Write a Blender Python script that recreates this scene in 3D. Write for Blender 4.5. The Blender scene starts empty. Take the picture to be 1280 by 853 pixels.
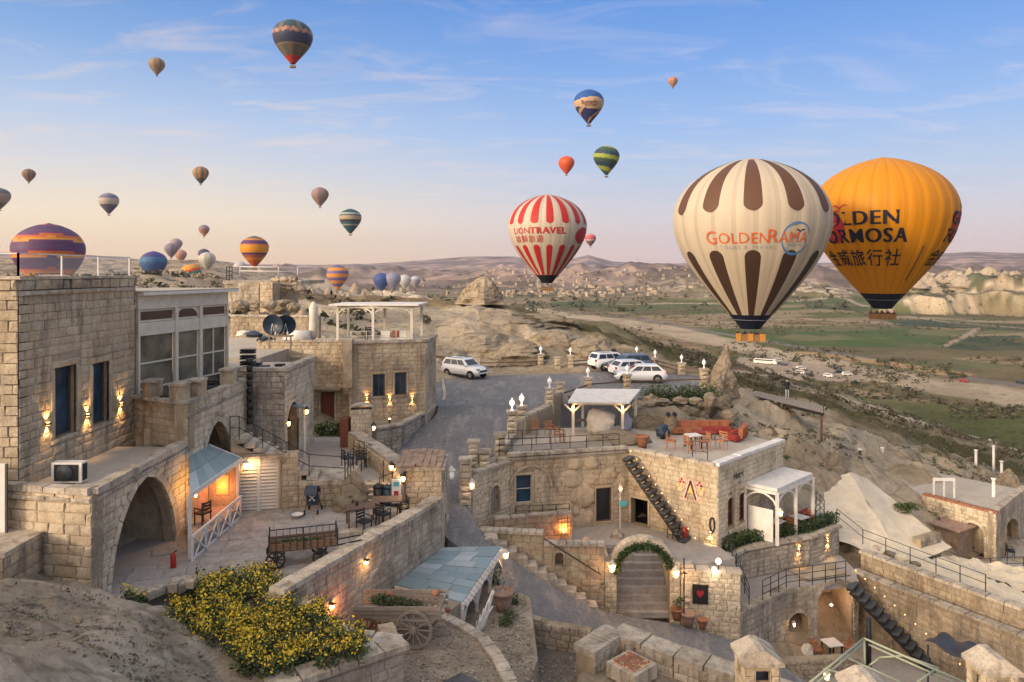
import bpy, math, random
import numpy as np
from mathutils import Vector, Matrix
from mathutils.geometry import tessellate_polygon
random.seed(7); np.random.seed(7)
scn = bpy.context.scene
C = scn.collection
F = 900.0; HZ = 340.0                      # focal length and eye level measured on a 1280 px wide frame
# ------------------------------------------------------------ camera
cam_data = bpy.data.cameras.new('camera'); cam = bpy.data.objects.new('camera', cam_data); C.objects.link(cam)
cam_data.sensor_width = 36.0; cam_data.lens = 36.0*F/1280.0
cam_data.shift_y = -(426.5-HZ)/1280.0
cam.location = (0, 0, 0); cam.rotation_euler = (math.radians(90), 0, 0)
cam_data.clip_start = 0.5; cam_data.clip_end = 40000
scn.camera = cam
# ------------------------------------------------------------ view and sampling
scn.view_settings.view_transform = 'Standard'; scn.view_settings.look = 'None'
scn.view_settings.exposure = 0.64; scn.view_settings.gamma = 1.0
scn.render.engine = 'CYCLES'
scn.cycles.max_bounces = 6; scn.cycles.diffuse_bounces = 4; scn.cycles.glossy_bounces = 3
scn.cycles.transmission_bounces = 3; scn.cycles.volume_bounces = 0; scn.cycles.transparent_max_bounces = 6
scn.cycles.caustics_reflective = False; scn.cycles.caustics_refractive = False
scn.cycles.sample_clamp_indirect = 4.0
scn.cycles.use_denoising = True
# ------------------------------------------------------------ world
SUN_EL = math.radians(13); SUN_DIR = Vector((-0.80, -0.60, 0)).normalized()     # from the left, a little behind
def lin(r, g, b):
    f = lambda c: (c/255/12.92) if c/255 <= .04045 else ((c/255+.055)/1.055)**2.4
    return (f(r), f(g), f(b), 1)
world = bpy.data.worlds.new('World'); scn.world = world; world.use_nodes = True
nt = world.node_tree; N = nt.nodes; L = nt.links; N.clear()
out = N.new('ShaderNodeOutputWorld'); bg = N.new('ShaderNodeBackground'); L.new(bg.outputs[0], out.inputs[0])
tc = N.new('ShaderNodeTexCoord'); sep = N.new('ShaderNodeSeparateXYZ'); L.new(tc.outputs['Generated'], sep.inputs[0])
def ramp(stops, src, interp='LINEAR', tree=None):
    n = (tree or nt).nodes.new('ShaderNodeValToRGB'); e = n.color_ramp.elements; n.color_ramp.interpolation = interp
    while len(e) < len(stops): e.new(0.5)
    for k, (p, c) in enumerate(stops): e[k].position = p; e[k].color = c if len(c) == 4 else (*c, 1)
    (tree or nt).links.new(src, n.inputs[0]); return n
def mixc(tree, fac, a, b, mode='MIX'):
    n = tree.nodes.new('ShaderNodeMix'); n.data_type = 'RGBA'; n.blend_type = mode; n.clamp_factor = True
    for key, v in ((0, fac), (6, a), (7, b)):
        if hasattr(v, 'links'): tree.links.new(v, n.inputs[key])
        else: n.inputs[key].default_value = v if key == 0 else ((*v, 1) if len(v) == 3 else v)
    return n.outputs[2]
def mth(tree, op, a, b=0.0, c=None):
    n = tree.nodes.new('ShaderNodeMath'); n.operation = op
    for k, v in enumerate((a, b) if c is None else (a, b, c)):
        if hasattr(v, 'links'): tree.links.new(v, n.inputs[k])
        else: n.inputs[k].default_value = v
    return n.outputs[0]
mr = N.new('ShaderNodeMapRange'); mr.inputs[1].default_value = -0.10; mr.inputs[2].default_value = 0.45
mr.inputs[3].default_value = 0; mr.inputs[4].default_value = 1; L.new(sep.outputs['Z'], mr.inputs[0])
def zp(deg): return (math.sin(math.radians(deg))+0.10)/0.55
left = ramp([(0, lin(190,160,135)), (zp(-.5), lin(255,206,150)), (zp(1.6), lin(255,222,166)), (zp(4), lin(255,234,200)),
             (zp(7.5), lin(222,221,222)), (zp(11), lin(186,206,235)), (zp(16), lin(132,174,228)), (zp(21), lin(92,146,216)), (1, lin(206,214,226))], mr.outputs[0])  # pale top stop, here and in the next ramp: overhead brightness added as fill
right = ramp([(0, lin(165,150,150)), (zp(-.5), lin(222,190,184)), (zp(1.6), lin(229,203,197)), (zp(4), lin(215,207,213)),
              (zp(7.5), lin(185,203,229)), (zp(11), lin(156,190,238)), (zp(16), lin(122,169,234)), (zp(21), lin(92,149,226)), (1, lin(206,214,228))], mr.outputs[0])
azm = N.new('ShaderNodeMapRange'); azm.interpolation_type = 'SMOOTHSTEP'
azm.inputs[1].default_value = -0.55; azm.inputs[2].default_value = 0.30; L.new(sep.outputs['X'], azm.inputs[0])
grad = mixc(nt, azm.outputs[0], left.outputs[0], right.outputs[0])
# thin high cloud, stretched along the horizon
zc = mth(nt, 'MAXIMUM', sep.outputs['Z'], 0.02)
inv = mth(nt, 'DIVIDE', 1.0, mth(nt, 'ADD', zc, 0.10))
cv = N.new('ShaderNodeVectorMath'); cv.operation = 'SCALE'; L.new(tc.outputs['Generated'], cv.inputs[0]); L.new(inv, cv.inputs['Scale'])
mp = N.new('ShaderNodeMapping'); mp.inputs['Scale'].default_value = (1.1, 2.6, 0.6); mp.inputs['Rotation'].default_value = (0, 0, 0.42); mp.inputs['Location'].default_value = (3.1, 1.2, 0)
L.new(cv.outputs[0], mp.inputs['Vector'])
nz = N.new('ShaderNodeTexNoise'); nz.inputs['Scale'].default_value = 1.6; nz.inputs['Detail'].default_value = 9; nz.inputs['Roughness'].default_value = 0.62; nz.inputs['Distortion'].default_value = 0.9
L.new(mp.outputs[0], nz.inputs['Vector'])
cr = ramp([(0.50, (0, 0, 0)), (0.74, (1, 1, 1))], nz.outputs['Fac'])
hor = ramp([(zp(0.5), (0.10,)*3), (zp(5), (0.65,)*3), (zp(12), (0.5,)*3), (zp(20), (0.26,)*3)], mr.outputs[0])
cf = mth(nt, 'MULTIPLY', cr.outputs[0], hor.outputs[0])
ccol = mixc(nt, azm.outputs[0], lin(255,226,200), lin(226,216,230))
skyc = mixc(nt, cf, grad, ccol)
sky = N.new('ShaderNodeTexSky'); sky.sky_type = 'NISHITA'; sky.sun_disc = False; sky.sun_elevation = SUN_EL
sky.sun_rotation = math.atan2(SUN_DIR.x, SUN_DIR.y); sky.altitude = 1200
sk = N.new('ShaderNodeVectorMath'); sk.operation = 'SCALE'; sk.inputs['Scale'].default_value = 0.10; L.new(sky.outputs[0], sk.inputs[0])
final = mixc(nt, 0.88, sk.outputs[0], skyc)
# broad warm glow of the low sun, behind the left shoulder of the view
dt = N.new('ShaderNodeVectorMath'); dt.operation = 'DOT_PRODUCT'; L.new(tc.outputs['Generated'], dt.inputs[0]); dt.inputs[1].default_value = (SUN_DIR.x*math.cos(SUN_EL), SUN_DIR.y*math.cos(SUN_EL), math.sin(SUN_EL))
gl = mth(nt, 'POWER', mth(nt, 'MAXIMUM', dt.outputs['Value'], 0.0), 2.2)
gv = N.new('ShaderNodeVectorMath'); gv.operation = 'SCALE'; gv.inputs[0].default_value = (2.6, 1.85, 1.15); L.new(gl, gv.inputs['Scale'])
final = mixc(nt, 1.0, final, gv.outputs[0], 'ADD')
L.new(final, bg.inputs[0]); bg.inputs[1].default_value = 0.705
# ------------------------------------------------------------ sun
sd = bpy.data.lights.new('sun', 'SUN'); sun = bpy.data.objects.new('sun', sd); C.objects.link(sun)
sd.energy = 2.5; sd.angle = math.radians(9.0); sd.color = (1.0, 0.79, 0.56)
sv = Vector((SUN_DIR.x*math.cos(SUN_EL), SUN_DIR.y*math.cos(SUN_EL), math.sin(SUN_EL)))
sun.rotation_euler = sv.to_track_quat('Z', 'Y').to_euler()

# ------------------------------------------------------------ scene bookkeeping
WROOT = set()
def tag(o, label=None, cat=None, group=None, kind=None):
    if label: o['label'] = label
    if cat: o['category'] = cat
    if group: o['group'] = group
    if kind: o['kind'] = kind
    return o
def thing(name, label, cat, loc=(0, 0, 0), group=None, world=True, rz=0):
    o = bpy.data.objects.new(name, None); C.objects.link(o); o.location = loc; o.rotation_euler = (0, 0, rz)
    o.empty_display_size = 0.2
    tag(o, label, cat, group)
    if world: WROOT.add(o.name)
    return o
def link(o, parent=None):
    C.objects.link(o)
    if parent is not None:
        o.parent = parent
        if parent.name in WROOT: o.matrix_parent_inverse = Matrix.Translation(-Vector(parent.location))
    return o
def copy_tree(o, loc=None, rz=None, label=None, group=None, parent=None, scale=None, cat=None):
    c = o.copy(); C.objects.link(c)
    if parent is not None: c.parent = parent
    if loc is not None: c.location = loc
    if rz is not None: c.rotation_euler = (c.rotation_euler[0], c.rotation_euler[1], rz)
    if scale is not None: c.scale = scale if not isinstance(scale, (int, float)) else (scale,)*3
    if label: c['label'] = label
    if group: c['group'] = group
    for ch in list(o.children): copy_tree(ch, parent=c)
    return c
def P(px, py, Y): return ((px-640)*Y/F, Y, (HZ-py)*Y/F)
def PZ(px, py, z):
    Y = -F*z/(py-HZ); return ((px-640)*Y/F, Y, z)
def XY(px, py, z): return PZ(px, py, z)[:2]

class MB:
    """collects shapes into one mesh"""
    def __init__(s): s.v = []; s.f = []; s.m = []; s.sm = []; s.mi = 0
    def add(s, vs, fs, smooth=False):
        b = len(s.v); s.v.extend(tuple(v) for v in vs)
        for f in fs: s.f.append(tuple(b+i for i in f)); s.m.append(s.mi); s.sm.append(smooth)
        return s
    def box(s, x0, x1, y0, y1, z0, z1):
        return s.add([(x0,y0,z0),(x1,y0,z0),(x1,y1,z0),(x0,y1,z0),(x0,y0,z1),(x1,y0,z1),(x1,y1,z1),(x0,y1,z1)],
                     [(0,3,2,1),(4,5,6,7),(0,1,5,4),(1,2,6,5),(2,3,7,6),(3,0,4,7)])
    def obox(s, c, sx, sy, sz, rz=0, rx=0, ry=0):
        M = Matrix.Translation(c) @ Matrix.Rotation(rz, 4, 'Z') @ Matrix.Rotation(ry, 4, 'Y') @ Matrix.Rotation(rx, 4, 'X')
        vs = [M @ Vector((x*sx/2, y*sy/2, z*sz/2)) for z in (-1, 1) for x, y in ((-1,-1),(1,-1),(1,1),(-1,1))]
        return s.add(vs, [(0,3,2,1),(4,5,6,7),(0,1,5,4),(1,2,6,5),(2,3,7,6),(3,0,4,7)])
    def bar(s, p, q, w, h=None, up=(0, 0, 1)):
        p = Vector(p); q = Vector(q); d = (q-p)
        if d.length < 1e-6: return s
        d.normalize(); u = Vector(up)
        if abs(d.dot(u)) > .98: u = Vector((1, 0, 0))
        a = d.cross(u).normalized(); b = a.cross(d).normalized(); h = h or w
        vs = [e+a*(i*w/2)+b*(j*h/2) for e in (p, q) for i, j in ((-1,-1),(1,-1),(1,1),(-1,1))]
        return s.add(vs, [(0,1,2,3),(7,6,5,4),(0,4,5,1),(1,5,6,2),(2,6,7,3),(3,7,4,0)])
    def cyl(s, p, q, r0, r1=None, n=10, cap=True, smooth=True):
        p = Vector(p); q = Vector(q); r1 = r0 if r1 is None else r1; d = (q-p).normalized()
        u = Vector((0, 0, 1)) if abs(d.z) < .9 else Vector((1, 0, 0)); a = d.cross(u).normalized(); b = a.cross(d)
        vs = []
        for e, r in ((p, r0), (q, r1)):
            for k in range(n):
                t = 2*math.pi*k/n; vs.append(e+a*(r*math.cos(t))+b*(r*math.sin(t)))
        s.add(vs, [(k, n+k, n+(k+1) % n, (k+1) % n) for k in range(n)], smooth)
        if cap: b0 = len(s.v)-2*n; s.f.append(tuple(b0+k for k in range(n))); s.f.append(tuple(b0+n+k for k in reversed(range(n)))); s.m += [s.mi]*2; s.sm += [False]*2
        return s
    def tube(s, pts, r, n=6):
        for a, b in zip(pts[:-1], pts[1:]): s.cyl(a, b, r, r, n, True)
        return s
    def lathe(s, prof, c=(0, 0, 0), n=14, smooth=True):
        vs = []; fs = []
        for r, z in prof:
            for k in range(n): t = 2*math.pi*k/n; vs.append((c[0]+r*math.cos(t), c[1]+r*math.sin(t), c[2]+z))
        for j in range(len(prof)-1):
            for k in range(n): fs.append((j*n+k, j*n+(k+1) % n, (j+1)*n+(k+1) % n, (j+1)*n+k))
        fs.append(tuple(reversed(range(n)))); fs.append(tuple((len(prof)-1)*n+k for k in range(n)))
        return s.add(vs, fs, smooth)
    def prism(s, poly, z0, z1, ztop=None):
        n = len(poly); zt = ztop or [z1]*n
        area = sum(poly[i][0]*poly[(i+1) % n][1]-poly[(i+1) % n][0]*poly[i][1] for i in range(n))
        if area < 0: poly = poly[::-1]; zt = zt[::-1]
        vs = [(x, y, z0) for x, y in poly]+[(p[0], p[1], z) for p, z in zip(poly, zt)]
        tr = tessellate_polygon([[Vector((x, y, 0)) for x, y in poly]])
        fs = []
        for t in tr:
            a, b, c = t
            cr_ = (poly[b][0]-poly[a][0])*(poly[c][1]-poly[a][1])-(poly[b][1]-poly[a][1])*(poly[c][0]-poly[a][0])
            if cr_ < 0: a, c = c, a
            fs.append((n+a, n+b, n+c)); fs.append((c, b, a))
        fs += [(i, (i+1) % n, n+(i+1) % n, n+i) for i in range(n)]
        return s.add(vs, fs)
    def grid(s, rows, smooth=True):
        """rows: list of equal-length point lists"""
        w = len(rows[0]); vs = [p for r in rows for p in r]
        return s.add(vs, [(j*w+i, j*w+i+1, (j+1)*w+i+1, (j+1)*w+i) for j in range(len(rows)-1) for i in range(w-1)], smooth)
    def mesh(s, name, mats):
        me = bpy.data.meshes.new(name); me.from_pydata(s.v, [], s.f)
        for m in (mats if isinstance(mats, (list, tuple)) else [mats]): me.materials.append(m)
        me.polygons.foreach_set('material_index', s.m); me.polygons.foreach_set('use_smooth', s.sm); me.update()
        return me
    def build(s, name, mats, parent=None):
        return link(bpy.data.objects.new(name, s.mesh(name, mats)), parent)
def inst(name, me, parent=None, loc=None, rz=0, scale=None, M=None):
    o = bpy.data.objects.new(name, me); link(o, parent)
    if M is not None: o.matrix_basis = M
    else:
        if loc is not None: o.location = loc
        o.rotation_euler = (0, 0, rz)
        if scale is not None: o.scale = scale
    return o
# ------------------------------------------------------------ materials
def newmat(name):
    m = bpy.data.materials.new(name); m.use_nodes = True
    return m, m.node_tree, m.node_tree.nodes['Principled BSDF']
def plain(name, col, rough=0.7, metal=0.0, emit=None, es=0.0, var=0.0, spec=0.4, trans=0.0):
    m, t, b = newmat(name)
    b.inputs['Base Color'].default_value = (*col[:3], 1); b.inputs['Roughness'].default_value = rough; b.inputs['Metallic'].default_value = metal
    b.inputs['Specular IOR Level'].default_value = spec
    if emit: b.inputs['Emission Color'].default_value = (*emit[:3], 1); b.inputs['Emission Strength'].default_value = es
    if var:
        n = tnoise(t, 3.0, 5); r = ramp([(0.3, [c*(1-var) for c in col[:3]]), (0.7, [min(1, c*(1+var)) for c in col[:3]])], n, tree=t)
        t.links.new(r.outputs[0], b.inputs['Base Color'])
    return m
def pos(t):
    g = t.nodes.new('ShaderNodeNewGeometry'); return g.outputs['Position']
def tnoise(t, scale, detail=6, rough=.6, vec=None, dist=0.0, out='Fac'):
    n = t.nodes.new('ShaderNodeTexNoise'); n.inputs['Scale'].default_value = scale; n.inputs['Detail'].default_value = detail
    n.inputs['Roughness'].default_value = rough; n.inputs['Distortion'].default_value = dist
    t.links.new(vec if vec is not None else pos(t), n.inputs['Vector']); return n.outputs[out]
def bump(t, b, h, strength=.5, dist=.05):
    n = t.nodes.new('ShaderNodeBump'); n.inputs['Strength'].default_value = strength; n.inputs['Distance'].default_value = dist
    t.links.new(h, n.inputs['Height']); t.links.new(n.outputs[0], b.inputs['Normal'])
def scalevec(t, v, s):
    n = t.nodes.new('ShaderNodeMapping'); n.inputs['Scale'].default_value = s; t.links.new(v, n.inputs[0]); return n.outputs[0]
def rnd(t):
    o = t.nodes.new('ShaderNodeObjectInfo').outputs['Random']; g = t.nodes.new('ShaderNodeNewGeometry').outputs['Random Per Island']
    return mth(t, 'FRACT', mth(t, 'ADD', mth(t, 'MULTIPLY', o, 7.31), g))
def stone_mat(name, cols, stain=(0.10, 0.075, 0.05), stain_amt=.5, bright=1.32, soot=0.45):
    """dressed tuff: colour per block, soft mottling, rusty and sooty stains, pitted relief"""
    m, t, b = newmat(name)
    mean = [sum(c[i] for c in cols)/len(cols) for i in range(3)]
    r = ramp([(k/(len(cols)-1), [(c*.72+a_*.28)*bright for c, a_ in zip(col, mean)]) for k, col in enumerate(cols)], rnd(t), tree=t)
    n1 = tnoise(t, 1.7, 6, .65); n2 = tnoise(t, 14, 6, .7); n3 = tnoise(t, .45, 5, .7, scalevec(t, pos(t), (1, 1, .5)), 1.2)
    c = mixc(t, mth(t, 'MULTIPLY', ramp([(.35, (0,)*3), (.7, (1,)*3)], n1, tree=t).outputs[0], .45), r.outputs[0], [x*.62*bright for x in cols[0]])
    c = mixc(t, mth(t, 'MULTIPLY', ramp([(.50, (0,)*3), (.68, (1,)*3)], n3, tree=t).outputs[0], stain_amt), c, stain)
    drip = tnoise(t, 1.0, 6, .65, scalevec(t, pos(t), (2.6, 2.6, .28)), .4)
    c = mixc(t, mth(t, 'MULTIPLY', ramp([(.50, (0,)*3), (.68, (1,)*3)], drip, tree=t).outputs[0], soot), c, (.075, .066, .056))
    c = mixc(t, mth(t, 'MULTIPLY', ramp([(.42, (1,)*3), (.5, (0,)*3)], n2, tree=t).outputs[0], .28), c, (.12, .10, .08))
    big = tnoise(t, .28, 8, .72, None, 1.8); c = mixc(t, mth(t, 'MULTIPLY', ramp([(.50, (0,)*3), (.60, (1,)*3)], big, tree=t).outputs[0], .42), c, (.17,.135,.10))
    fl = tnoise(t, 5.5, 7, .75); c = mixc(t, mth(t, 'MULTIPLY', ramp([(.60, (0,)*3), (.67, (1,)*3)], fl, tree=t).outputs[0], .6), c, (.10,.08,.06))
    t.links.new(c, b.inputs['Base Color']); b.inputs['Roughness'].default_value = .9; b.inputs['Specular IOR Level'].default_value = .15
    h = mth(t, 'ADD', mth(t, 'MULTIPLY', n1, 1.2), n2); bump(t, b, h, .55, .04)
    return m
M = {}
M['stone'] = stone_mat('tuff_blocks', [(.40,.315,.21), (.46,.375,.26), (.35,.285,.20), (.50,.42,.30), (.38,.325,.25), (.44,.345,.225)], (.20,.115,.05), .45)
M['stone_gold'] = stone_mat('golden_tuff_blocks', [(.42,.34,.235), (.48,.40,.285), (.37,.305,.215), (.52,.44,.325)], (.26,.14,.055), .6, soot=.25)
M['stone_pale'] = stone_mat('pale_tuff_blocks', [(.50,.425,.31), (.56,.485,.365), (.47,.40,.29), (.60,.53,.41)], (.25,.19,.12), .35, soot=.3)
M['stone_grey'] = stone_mat('grey_weathered_blocks', [(.36,.31,.245), (.43,.38,.305), (.30,.26,.205), (.48,.425,.345)], (.11,.09,.07), .5, soot=.6)
M['stone_old'] = stone_mat('old_ruin_blocks', [(.36,.29,.20), (.42,.34,.235), (.29,.235,.17), (.33,.28,.22)], (.13,.075,.035), .7, soot=.6)
M['core'] = stone_mat('wall_mortar', [(.31,.25,.175), (.35,.285,.20)], (.12,.08,.05), .5)
M['plaster'] = stone_mat('ochre_plaster', [(.44,.35,.24), (.46,.37,.255)], (.32,.19,.10), .7, soot=.3)
M['coping'] = stone_mat('coping_slabs', [(.40,.345,.275), (.46,.40,.32), (.34,.295,.235)], (.12,.10,.08), .6, soot=.6)
M['paving'] = stone_mat('paving_slabs', [(.30,.275,.255), (.34,.315,.29), (.26,.24,.225)], (.16,.14,.125), .5, soot=.2)
def cracks(t, c, sc, amt, sq=(1, 1, 2.2)):
    w = mixc(t, .75, pos(t), tnoise(t, .8, 6, .7, out='Color'), 'ADD'); v = t.nodes.new('ShaderNodeTexVoronoi'); v.feature = 'DISTANCE_TO_EDGE'; v.inputs['Scale'].default_value = sc; t.links.new(scalevec(t, w, sq), v.inputs['Vector'])
    return mixc(t, mth(t, 'MULTIPLY', ramp([(0, (1,)*3), (.045, (0,)*3)], v.outputs['Distance'], tree=t).outputs[0], amt), c, (.13,.10,.07)), v.outputs['Distance']
def rock_mat():
    m, t, b = newmat('pale_tuff_rock')
    n1 = tnoise(t, .22, 9, .68, None, .7); n2 = tnoise(t, 1.6, 8, .7); n3 = tnoise(t, 9, 5, .7)
    c = ramp([(.3, (.20,.155,.105)), (.45, (.37,.30,.21)), (.6, (.47,.40,.30)), (.78, (.56,.49,.385))], mth(t, 'ADD', mth(t, 'MULTIPLY', n1, .65), mth(t, 'MULTIPLY', n2, .35)), tree=t).outputs[0]
    c = mixc(t, mth(t, 'MULTIPLY', ramp([(.55, (0,)*3), (.66, (1,)*3)], tnoise(t, .6, 8, .75), tree=t).outputs[0], .55), c, (.13,.10,.07))
    c, cd = cracks(t, c, .55, .6)
    t.links.new(c, b.inputs['Base Color']); b.inputs['Roughness'].default_value = .95; b.inputs['Specular IOR Level'].default_value = .1
    bump(t, b, mth(t, 'ADD', mth(t, 'ADD', n2, mth(t, 'MULTIPLY', n3, .6)), mth(t, 'MINIMUM', cd, .12)), 1.0, .4); return m
M['rock'] = rock_mat()
def terrain_mat():
    m, t, b = newmat('valley_ground')
    a = t.nodes.new('ShaderNodeAttribute'); a.attribute_name = 'gcol'
    n1 = tnoise(t, .30, 10, .72, None, .8); n2 = tnoise(t, 2.4, 9, .75); n4 = tnoise(t, .02, 9, .75)
    f = mth(t, 'ADD', mth(t, 'MULTIPLY', n1, .4), mth(t, 'ADD', mth(t, 'MULTIPLY', n2, .35), mth(t, 'MULTIPLY', n4, .25)))
    g = ramp([(.38, (.62,.60,.57)), (.47, (.90,.89,.87)), (.53, (1.06,1.05,1.04)), (.62, (1.38,1.37,1.34))], f, tree=t).outputs[0]
    c = mixc(t, 1.0, a.outputs['Color'], g, 'MULTIPLY')
    c = mixc(t, mth(t, 'MULTIPLY', ramp([(.58, (0,)*3), (.63, (1,)*3)], tnoise(t, 1.3, 9, .82), tree=t).outputs[0], .45), c, (.17,.135,.09))
    c, cd = cracks(t, c, .38, .38, (1, 1, 1))
    v = t.nodes.new('ShaderNodeTexVoronoi'); v.inputs['Scale'].default_value = .16; v.inputs['Randomness'].default_value = 1; t.links.new(pos(t), v.inputs['Vector'])
    c = mixc(t, mth(t, 'MULTIPLY', ramp([(.16, (1,)*3), (.24, (0,)*3)], v.outputs['Distance'], tree=t).outputs[0], mth(t, 'MULTIPLY', ramp([(.5,(0,)*3),(.55,(1,)*3)], n4, tree=t).outputs[0], .6)), c, (.055,.055,.03))
    t.links.new(c, b.inputs['Base Color']); b.inputs['Roughness'].default_value = 1; b.inputs['Specular IOR Level'].default_value = .05
    bump(t, b, mth(t, 'ADD', mth(t, 'MULTIPLY', n2, .8), mth(t, 'MULTIPLY', n1, 2.2)), 1.0, .6); return m
M['terrain'] = terrain_mat()
def road_mat():
    m, t, b = newmat('worn_cobbled_asphalt')
    n1 = tnoise(t, .35, 8, .7, None, .6); n2 = tnoise(t, 5, 8, .8); n5 = tnoise(t, .9, 7, .75, scalevec(t, pos(t), (1.4, .35, 1)), .5)
    v = t.nodes.new('ShaderNodeTexVoronoi'); v.inputs['Scale'].default_value = 7.5; t.links.new(pos(t), v.inputs['Vector'])
    v2 = t.nodes.new('ShaderNodeTexVoronoi'); v2.feature = 'DISTANCE_TO_EDGE'; v2.inputs['Scale'].default_value = 7.5; t.links.new(pos(t), v2.inputs['Vector'])
    c = ramp([(.34, (.085,.085,.095)), (.5, (.145,.143,.152)), (.66, (.23,.215,.205))], mth(t, 'ADD', mth(t, 'MULTIPLY', n1, .5), mth(t, 'MULTIPLY', n2, .5)), tree=t).outputs[0]
    c = mixc(t, .30, c, ramp([(0, (.11,.11,.115)), (1, (.30,.29,.28))], v.outputs['Color'], tree=t).outputs[0])
    c = mixc(t, mth(t, 'MULTIPLY', ramp([(.5, (0,)*3), (.62, (1,)*3)], n5, tree=t).outputs[0], .5), c, (.37,.33,.275))
    c = mixc(t, mth(t, 'MULTIPLY', ramp([(0, (1,)*3), (.07, (0,)*3)], v2.outputs['Distance'], tree=t).outputs[0], .55), c, (.06,.055,.05))
    t.links.new(c, b.inputs['Base Color']); b.inputs['Roughness'].default_value = .8; bump(t, b, mth(t, 'ADD', v2.outputs['Distance'], n2), .7, .05); return m
M['road'] = road_mat()
def dirt_mat(name, c0, c1, c2, sc=2.2, bs=.7):
    m, t, b = newmat(name)
    n1 = tnoise(t, sc*.3, 8, .7, None, .6); n2 = tnoise(t, sc*4, 8, .75)
    c = ramp([(.32, c0), (.5, c1), (.68, c2)], mth(t, 'ADD', mth(t, 'MULTIPLY', n1, .55), mth(t, 'MULTIPLY', n2, .45)), tree=t).outputs[0]
    t.links.new(c, b.inputs['Base Color']); b.inputs['Roughness'].default_value = .95; b.inputs['Specular IOR Level'].default_value = .1
    bump(t, b, mth(t, 'ADD', n1, n2), bs, .06); return m
M['dirt'] = dirt_mat('brown_gravel_soil', (.12,.10,.08), (.26,.215,.165), (.42,.36,.285))
M['court'] = dirt_mat('worn_courtyard_floor', (.26,.235,.215), (.35,.32,.29), (.44,.40,.36), .9, .3)
M['deckfloor'] = dirt_mat('dusty_roof_floor', (.33,.29,.235), (.43,.385,.32), (.53,.48,.41), 1.2, .3)
M['darksoil'] = dirt_mat('dark_pit_soil', (.09,.08,.07), (.18,.155,.13), (.30,.26,.22), 1.5)
def wood_mat(name, c0, c1):
    m, t, b = newmat(name)
    n = tnoise(t, 4, 7, .7, scalevec(t, pos(t), (1, 1, 8)), 1.0)
    r = ramp([(.3, c0), (.7, c1)], n, tree=t); t.links.new(r.outputs[0], b.inputs['Base Color']); b.inputs['Roughness'].default_value = .7
    bump(t, b, n, .3, .02); return m
M['wood'] = wood_mat('weathered_brown_wood', (.07,.04,.025), (.17,.10,.06))
M['greywood'] = wood_mat('grey_aged_wood', (.17,.14,.11), (.33,.285,.235))
M['reddoor'] = wood_mat('red_brown_door_wood', (.13,.035,.018), (.22,.07,.035))
M['white'] = plain('chalky_white_paint', (.66,.63,.58), .6, var=.12)
M['cream'] = plain('cream_painted_metal', (.60,.55,.46), .55, var=.1)
M['black'] = plain('black_painted_iron', (.018,.018,.02), .45)
M['darkgrey'] = plain('dark_grey_metal', (.06,.065,.07), .5, var=.2)
M['rubber'] = plain('tyre_rubber', (.02,.02,.02), .85)
M['rim'] = plain('alloy_rim', (.45,.46,.48), .3, .8)
def glass_mat(name, col, rough=.08):
    m, t, b = newmat(name)
    n = tnoise(t, .9, 4, .5); r = ramp([(.35, [c*.6 for c in col]), (.65, [c*1.5 for c in col])], n, tree=t)
    t.links.new(r.outputs[0], b.inputs['Base Color']); b.inputs['Roughness'].default_value = rough; b.inputs['Specular IOR Level'].default_value = .45; return m
M['glass'] = glass_mat('dark_window_glass', (.010,.014,.02), .3)
M['glassblue'] = glass_mat('blue_curtained_window_glass', (.02,.045,.075), .18)
M['glassroom'] = glass_mat('conservatory_glass', (.15,.135,.10), .15)  # base colour lightened to imitate reflections in the glazing
M['carglass'] = plain('tinted_car_glass', (.02,.024,.03), .06, spec=.7)
M['amber'] = plain('lamp_bulb_warm', (1,.6,.25), .4, emit=(1.0,.50,.14), es=9)
M['warmwhite'] = plain('lamp_globe_white', (1,.9,.75), .4, emit=(1.0,.80,.55), es=1.1)
M['fairy'] = plain('string_light_bulb', (1,.7,.3), .4, emit=(1.0,.55,.2), es=2.2)
M['redglow'] = plain('glowing_orange_niche', (1,.3,.1), .5, emit=(1.0,.16,.03), es=1.1)
M['globeoff'] = plain('white_glass_globe', (.82,.82,.82), .25, emit=(1,.93,.85), es=.12)
M['terracotta'] = plain('terracotta', (.30,.13,.075), .8, var=.3)
M['potclay'] = plain('dusty_clay_pot', (.30,.20,.15), .85, var=.3)
M['tile'] = plain('worn_roof_tile', (.27,.19,.14), .85, var=.35)
def tarp_mat():
    m, t, b = newmat('beige_canvas_tarp'); n = tnoise(t, .8, 8, .7, None, 1.5)
    r = ramp([(.3, (.56,.47,.33)), (.55, (.68,.58,.42)), (.75, (.76,.66,.49))], n, tree=t)
    t.links.new(r.outputs[0], b.inputs['Base Color']); b.inputs['Roughness'].default_value = .85; bump(t, b, n, .5, .15); return m
M['tarp'] = tarp_mat()
M['cloth'] = plain('off_white_cover_cloth', (.58,.535,.46), .85, var=.15)
M['orange'] = plain('orange_cushion_fabric', (.32,.12,.06), .9, var=.25)
M['redfab'] = plain('red_cushion_fabric', (.26,.035,.025), .9, var=.2)
M['rattan'] = plain('orange_rattan', (.35,.15,.075), .8, var=.25)
M['leaf'] = plain('dark_green_leaves', (.035,.065,.02), .7, var=.5)
M['leaf2'] = plain('olive_green_leaves', (.075,.10,.03), .7, var=.5)
M['flower'] = plain('yellow_blossom', (.62,.45,.03), .7, var=.25)
M['bark'] = plain('grey_brown_twigs', (.10,.08,.06), .9, var=.3)
M['scrub'] = plain('dry_brown_scrub', (.10,.085,.055), .95, var=.4)
M['redpaint'] = plain('red_enamel', (.35,.02,.015), .35)
M['tealsign'] = plain('turquoise_sign_paint', (.07,.35,.40), .5)
M['bluegrey'] = plain('navy_dish_metal', (.02,.035,.06), .4)
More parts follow.
